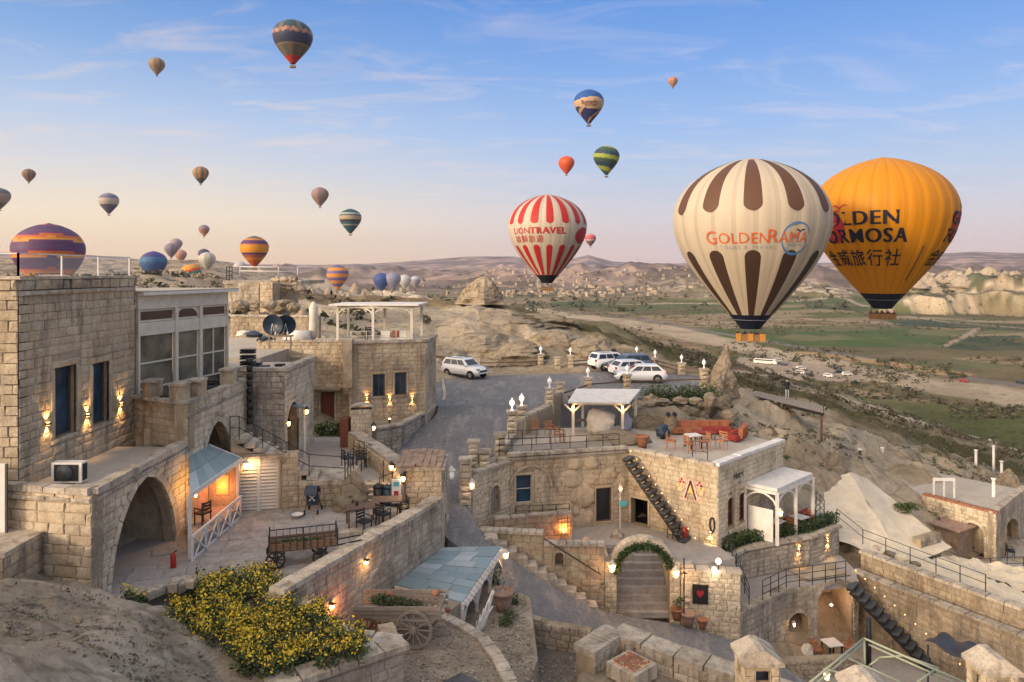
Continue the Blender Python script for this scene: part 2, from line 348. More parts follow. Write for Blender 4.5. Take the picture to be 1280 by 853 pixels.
M['marble'] = plain('pale_marble', (.62,.60,.57), .6, var=.15)
def roof_teal():
    m, t, b = newmat('teal_translucent_roof_sheet')
    r = ramp([(0, (.15,.215,.235)), (.4, (.19,.265,.285)), (.8, (.22,.30,.32)), (.95, (.42,.48,.50))], rnd(t), tree=t); n = tnoise(t, 2, 6, .7)
    c = mixc(t, mth(t, 'MULTIPLY', n, .5), r.outputs[0], (.22,.27,.28)); t.links.new(c, b.inputs['Base Color']); b.inputs['Roughness'].default_value = .3; return m
M['teal'] = roof_teal()
# ------------------------------------------------------------ numeric noise
def _hash(ix, iy, s):
    h = (ix.astype(np.int64)*374761393+iy.astype(np.int64)*668265263+s*1442695041) & 0x7fffffff
    h = ((h ^ (h >> 13))*1274126177) & 0x7fffffff
    return ((h ^ (h >> 16)) & 0xffff)/65535.0
def vnoise(x, y, s=0):
    ix = np.floor(x); iy = np.floor(y); fx = x-ix; fy = y-iy; fx = fx*fx*(3-2*fx); fy = fy*fy*(3-2*fy)
    a = _hash(ix, iy, s); b = _hash(ix+1, iy, s); c = _hash(ix, iy+1, s); d = _hash(ix+1, iy+1, s)
    return (a*(1-fx)+b*fx)*(1-fy)+(c*(1-fx)+d*fx)*fy
def fbm(x, y, o=5, s=0, g=.5):
    t = 0; a = 1; w = 0
    for k in range(o): t = t+a*vnoise(x*2**k+17.3*k, y*2**k-9.1*k, s+k); w += a; a *= g
    return t/w
def ridged(x, y, o=5, s=0):
    t = 0; a = 1; w = 0
    for k in range(o): t = t+a*(1-abs(2*vnoise(x*2**k+7.7*k, y*2**k+3.1*k, s+k)-1)); w += a; a *= .5
    return t/w
def sstep(a, b, x): t = np.clip((x-a)/(b-a), 0, 1); return t*t*(3-2*t)
# ------------------------------------------------------------ ground heights: measured points near by, formulas far off
CP = [P(*p) for p in [
 (0,853,13),(150,853,15.8),(245,853,18.0),(60,800,16.3),(0,745,19),(110,742,21.6),(200,780,20.4),(330,800,20.4),(-200,800,14),(-300,700,18),
 (40,730,20.5),(0,725,21),(-100,640,24)]]
CP += [(-6.6,18.6,-11.4),(-13,24,-11),(-10,24.3,-11.3),(-9,22,-10.9),(-7,20,-11.2),(-4,19,-13),(-12,28,-11.5),(-8,30,-11.5),(-10,38,-11.5),(-4,26,-13.3),(-1,24,-13.3),(-3,18,-13.3),(-3.5,21.5,-13.3),
 (0,20,-14.5),(3,22,-16),(2,26,-16),(6,25,-16.8),(12,26,-18.5),(20,26,-20),(0,14,-13),(8,16,-16),(18,18,-19),(-4,12,-11),(-15,10,-7.5),
 (0,31,-14.5),(4,32,-16.8),(10,32,-18),(16,34,-20),(-2,36,-13.2),(-4,44,-12),(-3,55,-11.3),(2,60,-11),(10,62,-11),(15,60,-11),
 (5,44,-12.5),(10,44,-13),(8,50,-11.5),(0,48,-12),(14,40,-16),(20,38,-19.5),(24,34,-20),(26,44,-19.3),
 (-20,30,-8),(-25,20,-7),(-22,40,-7.5),(-18,48,-7)]
CP += [P(*p) for p in [
 (330,440,56),(300,420,60),(340,415,66),(290,395,78),(360,395,78),(200,400,60),(60,400,70),(380,400,85),(450,420,66),(520,440,70),
 (520,412,78),(560,450,70),(640,448,71),(720,455,70),(600,402,92),(650,398,96),(700,420,88),(560,382,118),(480,382,118),(400,380,118),
 (620,384,122),(400,370,160),(500,372,160),(600,378,165),(740,440,84),(740,420,108),(770,412,135),(690,410,112),
 (860,497,56),(900,512,53),(930,503,60),(1000,520,62),(960,545,50),(1000,565,49),(1040,590,48),(1100,560,60),(1080,610,50),(1120,640,47),(1150,640,49),
 (1200,585,62),(1280,620,60),(1280,590,78),(1050,522,76),(1150,545,82),(1220,580,76),(1100,515,125),(1200,545,140),(1280,570,160),(1000,492,115),(930,470,125),(850,455,130),
 (880,440,200),(1000,470,230),(1150,505,230),(1280,540,250),(800,425,190),(740,405,220),
 (1000,640,42.5),(1060,650,44),(1100,680,43),(1180,700,43),(1280,760,40),(1330,700,48)]]
CP = np.array(CP)
def _k(a, b): return np.sqrt((a[:, None, 0]-b[None, :, 0])**2+(a[:, None, 1]-b[None, :, 1])**2+1.0)
_A = np.zeros((len(CP)+3, len(CP)+3)); _A[:-3, :-3] = _k(CP, CP)-np.eye(len(CP))*.25
_A[:-3, -3] = 1; _A[:-3, -2:] = CP[:, :2]; _A[-3, :-3] = 1; _A[-2:, :-3] = CP[:, :2].T
_w = np.linalg.solve(_A, np.concatenate([CP[:, 2], [0, 0, 0]]))
def near_z(x, y):
    out = np.empty(x.size); pts = np.stack([x.ravel(), y.ravel()], 1)
    for i in range(0, len(pts), 20000):
        q = pts[i:i+20000]; out[i:i+20000] = _k(q, CP) @ _w[:-3]+_w[-3]+q @ _w[-2:]
    return out.reshape(x.shape)
SKY_PX = [(-900,322),(0,320),(110,322),(200,328),(300,331),(400,332),(470,330),(540,325),(585,321),(640,321),(690,327),(715,324),(735,319),(765,327),(810,330),(850,330),(900,331),(1000,330),(1100,329),(1150,326),(1170,321),(1215,319),(1280,321),(1400,324),(2400,326)]
def far_z(x, y):
    R = np.sqrt(x*x+y*y); yy = np.maximum(y, .25*R+1); px = np.clip(640+F*x/yy, -900, 2400)
    sky_h = (HZ-np.interp(px, [p[0] for p in SKY_PX], [p[1] for p in SKY_PX]))/F
    z = -60+3*(fbm(x/240, y/240, 4, 3)-.5)
    z = z+10*(fbm(x/900, y/900, 4, 9)-.5)*sstep(500, 1200, R)
    hills = sstep(1500, 4200, R)
    z = z+hills*(165*(ridged(x/700, y/700, 7, 21)**1.7-.28))*(1-.62*sstep(4500, 8200, R))
    hill_m = sstep(3800, 8600, R); z = z*(1-hill_m)+hill_m*(sky_h*R+ (fbm(x/500, y/500, 5, 5)-.5)*60*(1-sstep(7600, 8600, R))+ (fbm(x/300,y/300,5,6)-.5)*14)
    z = np.where(R > 9000, sky_h*9000-(R-9000)*.06, z)
    # left hillside of chimneys close behind the village
    lm = sstep(520, 250, px)
    lh = -14+7*sstep(120, 260, R)+1.5*sstep(260, 600, R)+30*sstep(650, 1500, R)+ (ridged(x/45, y/45, 6, 33)-.55)*9*sstep(120, 240, R)
    lh = np.minimum(lh, -1+.016*R)
    lw = lm*sstep(2600, 1500, R); z = z*(1-lw)+lh*lw
    ms = sstep(300, 480, px)*sstep(620, 500, px)            # broken spires beyond the grass field
    z = z+ms*sstep(330, 480, R)*sstep(1700, 900, R)*(14+26*ridged(x/90, y/90, 5, 41)**2)
    # badland cliffs far right
    cm = sstep(1075, 1130, px); Rc = R+150*(fbm(x/110, y/300, 5, 55)-.5)+110*(ridged(x/60, y/160, 6, 57)-.5); face = .62*sstep(1200, 1240, Rc)+.38*sstep(1340, 1380, Rc)
    z = z+cm*(1-sstep(1900, 2600, R))*face*(24+44*(fbm(x/110, y/110, 5, 8)-.4)+22*ridged(x/48, y/48, 5, 12))
    # dark knolls in the middle distance
    km = sstep(780, 900, px)*sstep(1120, 1000, px); z = z+km*sstep(1050, 1500, R)*sstep(3200, 2300, R)*40*ridged(x/260, y/260, 5, 61)**1.5
    km = sstep(560, 640, px)*sstep(930, 860, px); z = z+km*sstep(2000, 2500, R)*sstep(4200, 3000, R)*50*ridged(x/300, y/300, 5, 66)**1.5
    return z
def ground_z(x, y):
    x = np.asarray(x, float); y = np.asarray(y, float); R = np.sqrt(x*x+y*y)
    nz_ = near_z(np.clip(x, -160, 400), np.clip(y, -20, 420)) if x.size else x
    fz = far_z(x, y)
    yy = np.maximum(y, .25*R+1); px = 640+F*x/yy
    a = np.where(px < 620, 150, 190); bb = np.where(px < 620, 260, 330)
    w = sstep(0, 1, (R-a)/(bb-a)); w = np.where(y < 5, np.maximum(w, sstep(20, 80, R)), w); w = np.maximum(w, sstep(-60, -110, x)*.8)
    rough = (fbm(x/2.2, y/2.2, 5, 71)-.5)*sstep(34, 46, R)*np.where(x > 12, 1.5, 1.1)+ (fbm(x/9, y/9, 4, 75)-.5)*2.4*sstep(46, 60, R)
    rough = np.where((R < 46), (fbm(x/1.3, y/1.3, 5, 77)-.5)*.5*sstep(10,14,R), rough)
    crs = ridged(x/6.5+.25*y/6.5, y/3.6, 5, 79)*np.where(px > 640, 1, 0)*sstep(44, 50, R)*sstep(130, 90, R); rough = rough-1.4*(crs-.55*sstep(44, 50, R)*sstep(130, 90, R))*np.where(x > 8, 1, 0)
    rough = rough+np.where((R < 30) & (x < -3), (ridged(x/2.6-.4*y/2.6, y/1.3, 5, 78)-.5)*.55, 0)*sstep(10, 13, R)
    # bulging weathered tuff behind the parking
    bul = sstep(-9, -5, x)*sstep(15, 11, x)*sstep(72, 77, y)*sstep(118, 108, y)
    rough = rough+bul*(2.8*ridged(x/11+.3, y/9, 4, 83)-1.4)
    flat = sstep(56,60,y)*sstep(74,70,y)*sstep(-12,-8,x)*sstep(20,16,x)
    rough = rough*(1-flat)
    return (nz_+rough)*(1-w)+fz*w
def wxy(px, py, z=-60.0): Y = -F*z/(py-HZ); return ((px-640)*Y/F, Y)
def inpoly(x, y, poly):
    c = np.zeros(x.shape, bool); n = len(poly)
    for i in range(n):
        x1, y1 = poly[i]; x2, y2 = poly[(i+1) % n]
        c ^= ((y1 > y) != (y2 > y)) & (x < (x2-x1)*(y-y1)/((y2-y1) or 1e-9)+x1)
    return c
def polydist(x, y, pts):
    d = np.full(x.shape, 1e9)
    for (x1, y1), (x2, y2) in zip(pts[:-1], pts[1:]):
        t = np.clip(((x-x1)*(x2-x1)+(y-y1)*(y2-y1))/((x2-x1)**2+(y2-y1)**2), 0, 1)
        d = np.minimum(d, np.hypot(x-x1-t*(x2-x1), y-y1-t*(y2-y1)))
    return d
def ground_colour(x, y, z):
    R = np.hypot(x, y); yy = np.maximum(y, .25*R+1); px = 640+F*x/yy
    def col(c): return np.array(c)[None, None, :]
    c = np.zeros(x.shape+(3,))+col((.66,.55,.40))                    # pale tuff
    n = fbm(x/14, y/14, 5, 91)[..., None]; n2 = fbm(x/70, y/70, 5, 92)[..., None]; n3 = fbm(x/260, y/200, 5, 93)[..., None]
    xw = x+(fbm(x/45, y/45, 4, 101)-.5)*60*sstep(200, 500, R); yw = y+(fbm(x/60, y/60, 4, 102)-.5)*80*sstep(200, 500, R)
    def put(m, cc, a=1.0):
        nonlocal c; m = (m*a)[..., None] if m.ndim == 2 else m*a; c = c*(1-m)+col(cc)*m
    # near-left foot of the hill stays pale and grey
    put(sstep(44, 30, R)*np.where(x < -2, 1, 0), (.74,.655,.54), .97); put(sstep(44, 30, R)*np.where(x < -2, 1, 0)*sstep(.47,.56,fbm(x/1.6,y/1.6,5,88)), (.44,.38,.30), .6); put(sstep(34, 46, R)*sstep(120, 90, R)*np.where(px > 600, 1, 0)*sstep(.50, .60, fbm(x/6, y/6, 5, 89)), (.44,.34,.225), .7)
    # slope scrub beyond the hill edge
    sl = sstep(66, 100, R)*np.where(px > 640, 1, 0)
    put(sl*sstep(.42, .56, n[..., 0]), (.15,.115,.075), .9); put(sl*sstep(.50, .60, n2[..., 0]), (.12,.12,.05), .7)
    put(sstep(112, 122, y)*np.where(px < 680, 1, 0)*sstep(-60, -40, x), (.24,.185,.10), .9)      # dry grass plateau
    put(sstep(112, 122, y)*np.where(px < 680, 1, 0)*sstep(.5, .6, n[..., 0]), (.15,.12,.06), .6)
    low = (sstep(-42, -52, z)*sstep(170, 260, R))
    put(low, (.31,.24,.15)); put(low*sstep(.47, .60, n2[..., 0]), (.17,.15,.075), .9); put(low*sstep(.52, .62, n[..., 0]), (.13,.10,.065), .6)
    put(low*sstep(.55, .60, n3[..., 0]), (.09,.12,.04), .7)
    # strip fields
    u = (x*.94+y*.34)/180; v = (-x*.34+y*.94)/46
    hsh = _hash(np.floor(u+.35*np.floor(v)), np.floor(v), 5); fld = low*sstep(430, 500, R)*(R < 2300)
    put(fld*(hsh > .70), (.10,.13,.06), .7); put(fld*(hsh < .22), (.30,.24,.15), .8); put(fld*((hsh > .40) & (hsh < .5)), (.15,.13,.075), .7)
    G1 = [wxy(*p) for p in [(1010,416),(1130,412),(1200,425),(1130,437),(1020,430),(900,425),(860,408)]]
    G2 = [wxy(*p) for p in [(1205,437),(1290,440),(1290,418),(1215,420),(1170,432)]]
    G3 = [wxy(*p) for p in [(1110,398),(1280,404),(1290,412),(1120,408)]]
    G4 = [wxy(*p) for p in [(1010,382),(1290,380),(1290,386),(1120,392),(1000,388)]]
    G5 = [wxy(*p) for p in [(685,377),(740,376),(790,382),(700,388)]]
    for g, cc in ((G1, (.075,.125,.045)), (G2, (.05,.085,.06)), (G3, (.055,.085,.065)), (G4, (.08,.11,.055)), (G5, (.08,.11,.055))):
        put(inpoly(xw, yw, g)*(.55+.45*sstep(.35, .55, fbm(x/30, y/60, 4, 103))), cc, .9)
    # dry river bed, the valley road and tracks
    W = [wxy(*p) for p in [(660,386),(700,393),(780,402),(860,417),(950,438),(1040,457),(1140,475),(1210,487),(1300,500)]]
    d = polydist(x, y, W); put(sstep(30, 18, d+34*(fbm(x/45, y/45, 5, 95)-.5)), (.50,.41,.30), .9); put(sstep(.52,.6,fbm(x/25,y/25,5,96))*sstep(26, 16, d), (.33,.27,.19), .6)
    d2 = polydist(x, y, [wxy(*p) for p in [(700,388),(800,399),(930,421),(1080,447),(1200,470),(1300,484)]]); put(sstep(7, 5, d2), (.22,.20,.19), .95)
    d3 = polydist(x, y, [wxy(*p) for p in [(1010,441),(1100,452),(1190,466)]]); put(sstep(12, 9, d3), (.45,.31,.16), .9)
    for tr, w_ in (([(1180,432),(1215,414),(1222,409)], 2.5), ([(1050,380),(1180,402),(1290,410)], 4), ([(870,404),(1000,398),(1120,405)], 4), ([(760,380),(900,386),(1030,380)], 10), ([(1120,395),(1200,399),(1290,402)], 8)):
        dd = polydist(x, y, [wxy(*p) for p in tr]); put(sstep(w_*1.4, w_, dd), (.42,.34,.26), .8)
    put(inpoly(x, y, [wxy(*p) for p in [(925,445),(1060,458),(1075,476),(960,472),(915,455)]]).astype(float), (.42,.34,.27), .9)
    # far hills: mauve-brown rock with pale outcrops
    hm = sstep(1500, 2600, R); nh = fbm(x/160, y/160, 6, 97)
    put(hm, (.215,.16,.135), .9); put(hm*sstep(.52, .60, nh), (.44,.32,.25), .8); put(hm*sstep(.47, .38, nh), (.10,.085,.06), .8)
    # cliffs right
    cm = sstep(1075, 1110, px)*sstep(1040, 1100, R)*(R < 2300)
    g = np.gradient(z, axis=0); steep = sstep(1.0, 4.0, np.abs(g))
    put(cm*(1-steep)*sstep(1120,1160,R), (.12,.11,.065), .9); put(cm*steep*.85*sstep(.46,.54,fbm(x/24,y/40,5,99)), (.52,.42,.285), .9)
    lm = sstep(520, 250, px)*sstep(110, 170, R)*(R < 1500)
    put(lm*sstep(.42, .55, n[..., 0]), (.19,.155,.115), .8); put(lm*sstep(.5, .42, n[..., 0]), (.36,.28,.20), .8)
    # foot path of light gravel up the right-hand hill
    pth = [XY(1045,597,-13.9), XY(1052,575,-13.5), XY(1066,548,-13.7), XY(1078,536,-14.6)]
    put(sstep(.62, .42, polydist(x, y, pth)), (.42,.38,.33), .9)
    pth = [P(1078,536,60)[:2], P(1150,552,74)[:2], P(1210,575,72)[:2], P(1290,604,66)[:2]]
    put(sstep(1.1, .6, polydist(x, y, pth)), (.55,.49,.41), .6)
    return c
# ------------------------------------------------------------ one sheet of ground, fine near the lens and out to the horizon
def build_terrain():
    az = np.concatenate([np.linspace(-180, -43, 40)[:-1], np.linspace(-43, 43, 640), np.linspace(43, 180, 40)[1:]])*math.pi/180
    Rr = np.concatenate([[2.0, 6.0, 9.0], np.geomspace(11, 10400, 820)])
    AZ, RR = np.meshgrid(az, Rr); X = RR*np.sin(AZ); Y = RR*np.cos(AZ)
    Z = ground_z(X, Y); cl = ground_colour(X, Y, Z)
    nr, na = X.shape; me = bpy.data.meshes.new('ground')
    me.vertices.add(X.size); me.vertices.foreach_set('co', np.stack([X, Y, Z], -1).astype(np.float32).ravel())
    i = np.arange((nr-1)*(na-1)); r = i//(na-1); a = i % (na-1); v0 = r*na+a
    q = np.stack([v0, v0+na, v0+na+1, v0+1], 1)[:, ::-1]
    me.loops.add(q.size); me.loops.foreach_set('vertex_index', q.ravel().astype(np.int32))
    me.polygons.add(len(q)); me.polygons.foreach_set('loop_start', (np.arange(len(q))*4).astype(np.int32)); me.polygons.foreach_set('use_smooth', np.ones(len(q), bool))
    me.update(calc_edges=True); me.validate()
    at = me.color_attributes.new('gcol', 'FLOAT_COLOR', 'POINT'); at.data.foreach_set('color', np.concatenate([cl, np.ones(cl.shape[:2]+(1,))], -1).astype(np.float32).ravel())
    me.materials.append(M['terrain']); o = bpy.data.objects.new('ground', me); C.objects.link(o); tag(o, kind='structure')
build_terrain()
_gx = np.arange(-45, 65, .5); _gy = np.arange(6, 140, .5); _GX, _GY = np.meshgrid(_gx, _gy, indexing='ij'); _GZ = ground_z(_GX, _GY)
def gz(x, y):
    i = min(max((x+45)/.5, 0), len(_gx)-1.001); j = min(max((y-6)/.5, 0), len(_gy)-1.001); a, b = int(i), int(j); u, v = i-a, j-b
    return float((_GZ[a, b]*(1-u)+_GZ[a+1, b]*u)*(1-v)+(_GZ[a, b+1]*(1-u)+_GZ[a+1, b+1]*u)*v)
# ------------------------------------------------------------ unit stone blocks, shared by every wall (front face at y=0 facing -y)
def unit_block(seed, irr=.03):
    r = random.Random(seed); c = .045
    def j(a): return a+r.uniform(-irr, irr)
    f = [(j(-.5+c), 0, j(-.5+c)), (j(.5-c), 0, j(-.5+c)), (j(.5-c), 0, j(.5-c)), (j(-.5+c), 0, j(.5-c))]
    f = [(x, r.uniform(-.12, .12), z) for x, _, z in f]
    e = [(-.5, .35, -.5), (.5, .35, -.5), (.5, .35, .5), (-.5, .35, .5)]; b = [(x, 1, z) for x, _, z in e]
    ctr = [(r.uniform(-.2, .2), -.12+r.uniform(-.15, .1), r.uniform(-.2, .2))]
    vs = f+e+b+ctr; fs = [(0,1,12),(1,2,12),(2,3,12),(3,0,12)]
    for k in range(4): n = (k+1) % 4; fs.append((k, 4+k, 4+n, n)); fs.append((4+k, 8+k, 8+n, 4+n))
    mb = MB(); mb.add(vs, fs); return mb
_blocks = {}
def block_mesh(mat, k, rough=False):
    key = (mat, k, rough)
    if key not in _blocks: _blocks[key] = unit_block(k*7+(100 if rough else 0), .07 if rough else .02).mesh('stone_block', M[mat])
    return _blocks[key]
class Fr:
    """a vertical plane standing on the plan line p0 -> p1 (p0 is its left end seen from outside)"""
    def __init__(s, p0, p1):
        s.p0 = Vector((p0[0], p0[1], 0)); s.p1 = Vector((p1[0], p1[1], 0)); d = s.p1-s.p0; s.len = d.length; s.d = d.normalized()
        s.n = Vector((s.d.y, -s.d.x, 0)); s.ang = math.atan2(s.d.y, s.d.x)
    def pt(s, u, z, off=0): v = s.p0+s.d*u+s.n*off; return Vector((v.x, v.y, z))
    def uv(s, px, py):
        k = (px-640)/F; u = (k*s.p0.y-s.p0.x)/(s.d.x-k*s.d.y); Y = s.p0.y+u*s.d.y; return u, (HZ-py)*Y/F
    def u(s, px): return s.uv(px, HZ)[0]
    def z(s, px, py): return s.uv(px, py)[1]
    def rect(s, x0, y0, x1, y1):
        u0, _ = s.uv(x0, 0); u1, _ = s.uv(x1, 0); xm = (x0+x1)/2
        return u0, u1, s.z(xm, y1), s.z(xm, y0)
    def mat(s, u, z, off=0, sc=(1, 1, 1)):
        m = Matrix.Rotation(s.ang, 4, 'Z'); m.translation = s.pt(u, z, off); return m @ Matrix.Diagonal((*sc, 1))
def outline(op, n=10):
    """opening outline, counter-clockwise from bottom-left, in (u, z)"""
    u0, u1, z0, z1, k = op['u0'], op['u1'], op['z0'], op['z1'], op['k']; w = u1-u0; c = (u0+u1)/2
    if k == 'rect': return [(u0, z0), (u1, z0), (u1, z1), (u0, z1)]
    rise = op.get('rise', w/2 if k == 'arch' else w*.72); rise = min(rise, (z1-z0)*.9); zs = z1-rise; pts = [(u0, z0), (u1, z0)]
    for i in range(2*n+1):
        t = math.pi*i/(2*n); x = math.cos(t); y = math.sin(t)
        if k == 'pointed': y = (1-abs(x)**1.85)**.62*.95+.05*(1-abs(x))
        pts.append((c+x*w/2, zs+y*rise))
    return pts
def half_w(op, z, m=0):
    pts = outline(op); lo = 1e9; hi = -1e9; n = len(pts)
    for i in range(n):
        (a, b), (c, d) = pts[i], pts[(i+1) % n]
        if (b-z)*(d-z) <= 0 and b != d:
            x = a+(c-a)*(z-b)/(d-b); lo = min(lo, x); hi = max(hi, x)
    return (lo-m, hi+m) if hi > lo else None
def wall(fr, u0, u1, z0, z1, root, mat='stone', t=.45, ops=(), course=.38, blen=.8, rough=False, seed=0, core=True, cap=999, surround=None, zstone=None, skip=None, name='wall', parts=True):
    """masonry wall: a core pierced by its openings, and dressed blocks laid in courses in front of it"""
    course *= .84; blen *= .86; r = random.Random(seed+int(u0*10)); ops = list(ops); W = None
    if core:
        outer = [Vector((u0, z0, 0)), Vector((u1, z0, 0)), Vector((u1, z1, 0)), Vector((u0, z1, 0))]
        loops = [outer]+[[Vector((u, z, 0)) for u, z in outline(o)][::-1] for o in ops]
        flat = [v for lp in loops for v in lp]; tris = tessellate_polygon(loops); mb = MB(); n = len(flat)
        vs = [fr.pt(v.x, v.y, 0) for v in flat]+[fr.pt(v.x, v.y, -t) for v in flat]; fs = []
        for a, b, c in tris:
            A, B, Cc = flat[a], flat[b], flat[c]
            if (B.x-A.x)*(Cc.y-A.y)-(B.y-A.y)*(Cc.x-A.x) < 0: a, c = c, a
            fs.append((a, b, c)); fs.append((n+c, n+b, n+a))
        k = 0
        for lp in loops:
            m = len(lp)
            for i in range(m): a = k+i; b = k+(i+1) % m; fs.append((b, a, n+a, n+b))
            k += m
        mb.add(vs, fs); W = mb.build(name, M['core'], root)
    par = W or root; cnt = 0
    holes = [dict(o, m=o.get('m', .20)) for o in ops]
    zb = z0 if zstone is None else zstone; z = zb; row = 0; rest = MB()
    while z < z1-.06:
        h = course*r.uniform(.86, 1.14)
        if z+h > z1-.14: h = z1-z
        cuts = []
        for o in holes:
            if z+h > o['z0']-.02 and z < o['z1']+o['m']:
                best = None
                for zz in (max(z, o['z0']+.01), z+h*.5, min(z+h, o['z1']-.01)):
                    if o['z0'] <= zz <= o['z1']:
                        q = half_w(o, zz, o['m']); 
                        if q: best = q if best is None else (min(best[0], q[0]), max(best[1], q[1]))
                if best is None and z < o['z1']+o['m'] and z+h > o['z0']:
                    cw = (o['u1']-o['u0'])*(.5 if o['k'] == 'rect' else .25)+(o['m'] if o['k'] == 'rect' else 0); cc = (o['u0']+o['u1'])/2; best = (cc-cw, cc+cw)
                if best: cuts.append(best)
        spans = [(u0, u1)]
        for a, b in cuts:
            ns = []
            for s_, e_ in spans:
                if b <= s_ or a >= e_: ns.append((s_, e_))
                else:
                    if a > s_: ns.append((s_, a))
                    if b < e_: ns.append((b, e_))
            spans = ns
        for s_, e_ in spans:
            x = s_
            first = True
            while x < e_-.02:
                l = blen*r.uniform(.6, 1.35)
                if first and row % 2: l *= .55
                first = False
                if x+l > e_-.22*blen: l = e_-x
                if not (skip and skip(x+l/2, z+h/2)):
                    prd = r.uniform(.012, .035)*(1.8 if rough else 1); g = .008 if not rough else .016
                    mat4 = fr.mat(x+l/2, z+h/2, prd, (max(.03, l-g), .12, h-g))
                    if cnt < cap and parts:
                        inst('stone', block_mesh(mat, r.randrange(6), rough), par, M=mat4)
                    else:
                        src = unit_block(r.randrange(12), .05); rest.add([mat4 @ Vector(v) for v in src.v], src.f)
                    cnt += 1
                x += l
        z += h; row += 1
    if rest.v: tag(rest.build('stonework', M[mat], par), kind='stuff')
    # dressed surrounds
    for o in ops:
        sm = o.get('mat', mat)
        if o['k'] == 'rect':
            w = o['m'] if 'm' in o else .20; w -= .01; a, b, c, d = o['u0'], o['u1'], o['z0'], o['z1']
            for (ua, ub, za, zb_) in ((a-w, a, c, d), (b, b+w, c, d), (a-w, b+w, d+.004, d+w*1.1), (a-w, b+w, c-w*.7, c-.004)):
                if za < z0: continue
                inst('surround_block', block_mesh(sm, r.randrange(6)), par, M=fr.mat((ua+ub)/2, (za+zb_)/2, .045, (ub-ua, .12, zb_-za)))
        else:
            pts = outline(o, 6)[2:]; cx = (o['u0']+o['u1'])/2; w = o.get('m', .20)
            zs = pts[0][1]
            def offp(i):
                a = Vector(pts[max(0, i-1)]); b = Vector(pts[min(len(pts)-1, i+1)]); t_ = (b-a).normalized(); nn = Vector((t_.y, -t_.x)); return Vector(pts[i])+nn*w
            for i in range(len(pts)-1):
                a, b = Vector(pts[i]), Vector(pts[i+1]); c2, d2 = offp(i), offp(i+1); mb = MB(); g = .03
                q = [a.lerp(b, g), a.lerp(b, 1-g), c2.lerp(d2, 1-g), c2.lerp(d2, g)]; pr = r.uniform(.03, .05)
                vs = [fr.pt(p.x, p.y, pr) for p in q]+[fr.pt(p.x, p.y, -.08) for p in q]
                mb.add(vs, [(0,3,2,1),(4,5,6,7),(0,1,5,4),(1,2,6,5),(2,3,7,6),(3,0,4,7)]); mb.build('voussoir', M[sm], par)
            z = o['z0']
            while z < zs-.05:
                h = min(course, zs-z)
                for s_, e_ in ((o['u0']-w, o['u0']), (o['u1'], o['u1']+w)):
                    inst('surround_block', block_mesh(sm, r.randrange(6)), par, M=fr.mat((s_+e_)/2, z+h/2, .04, (e_-s_, .12, h-.012)))
                z += h
    return W
def window(fr, o, root, glass='glassblue', frame='wood', depth=.22, mull=1, trans=1, fw=.06):
    mb = MB(); a, b, c, d = o['u0'], o['u1'], o['z0'], o['z1']
    def br(u_0, u_1, z_0, z_1, th=.06): 
        vs = [fr.pt(u, z, -depth+t) for t in (0, th) for u, z in ((u_0, z_0), (u_1, z_0), (u_1, z_1), (u_0, z_1))]
        mb.add(vs, [(0,1,2,3),(7,6,5,4),(0,4,5,1),(1,5,6,2),(2,6,7,3),(3,7,4,0)])
    br(a, a+fw, c, d); br(b-fw, b, c, d); br(a+fw, b-fw, c, c+fw); br(a+fw, b-fw, d-fw, d)
    for k in range(1, mull): u = a+(b-a)*k/mull; br(u-fw*.35, u+fw*.35, c+fw, d-fw, .055)
    for k in range(1, trans): z = c+(d-c)*k/trans; br(a+fw, b-fw, z-fw*.35, z+fw*.35, .05)
    f = mb.build('window', M[frame], root); p = MB()
    vs = [fr.pt(u, z, -depth-t) for t in (0.01, .035) for u, z in ((a, c), (b, c), (b, d), (a, d))]
    p.add(vs, [(0,1,2,3),(7,6,5,4)]); p.build('pane', M[glass], f); return f
def door(fr, o, root, mat='wood', depth=.2, planks=4, handle=True):
    a, b, c, d = o['u0'], o['u1'], o['z0'], o['z1']; w = (b-a)/planks; mb = MB()
    mb.add([fr.pt(u, z, -depth-t) for t in (0, .05) for u, z in ((a, c), (b, c), (b, d), (a, d))], [(0,1,2,3),(7,6,5,4)])
    for k in range(planks):
        vs = [fr.pt(u, z, -depth+t) for t in (0, .03) for u, z in ((a+w*k+.012, c+.02), (a+w*(k+1)-.012, c+.02), (a+w*(k+1)-.012, d-.02), (a+w*k+.012, d-.02))]
        mb.add(vs, [(7,6,5,4),(0,4,5,1),(1,5,6,2),(2,6,7,3),(3,7,4,0)])
    o_ = mb.build('door', M[mat], root)
    if handle: h = MB(); h.bar(fr.pt(b-.12, (c+d)/2-.05, -depth+.08), fr.pt(b-.12, (c+d)/2+.1, -depth+.08), .03); h.build('handle', M['black'], o_)
    return o_
def recess(fr, o, root, depth, mat='plaster', floor='court', name='alcove'):
    """the room seen through an opening"""
    a, b, c, d = o['u0']-.25, o['u1']+.25, o['z0'], o['z1']+.1; mb = MB(); e = -.44
    P_ = lambda u, z, q: fr.pt(u, z, q)
    v = [P_(a,c,e),P_(b,c,e),P_(b,d,e),P_(a,d,e),P_(a,c,-depth),P_(b,c,-depth),P_(b,d,-depth),P_(a,d,-depth)]
    mb.add(v, [(4,5,6,7),(0,4,7,3),(5,1,2,6),(3,7,6,2)]); mb.mi = 1; mb.add([x.copy() for x in (v[0],v[1],v[5],v[4])], [(0,1,2,3)])
    return mb.build(name, [M[mat], M[floor]], root)
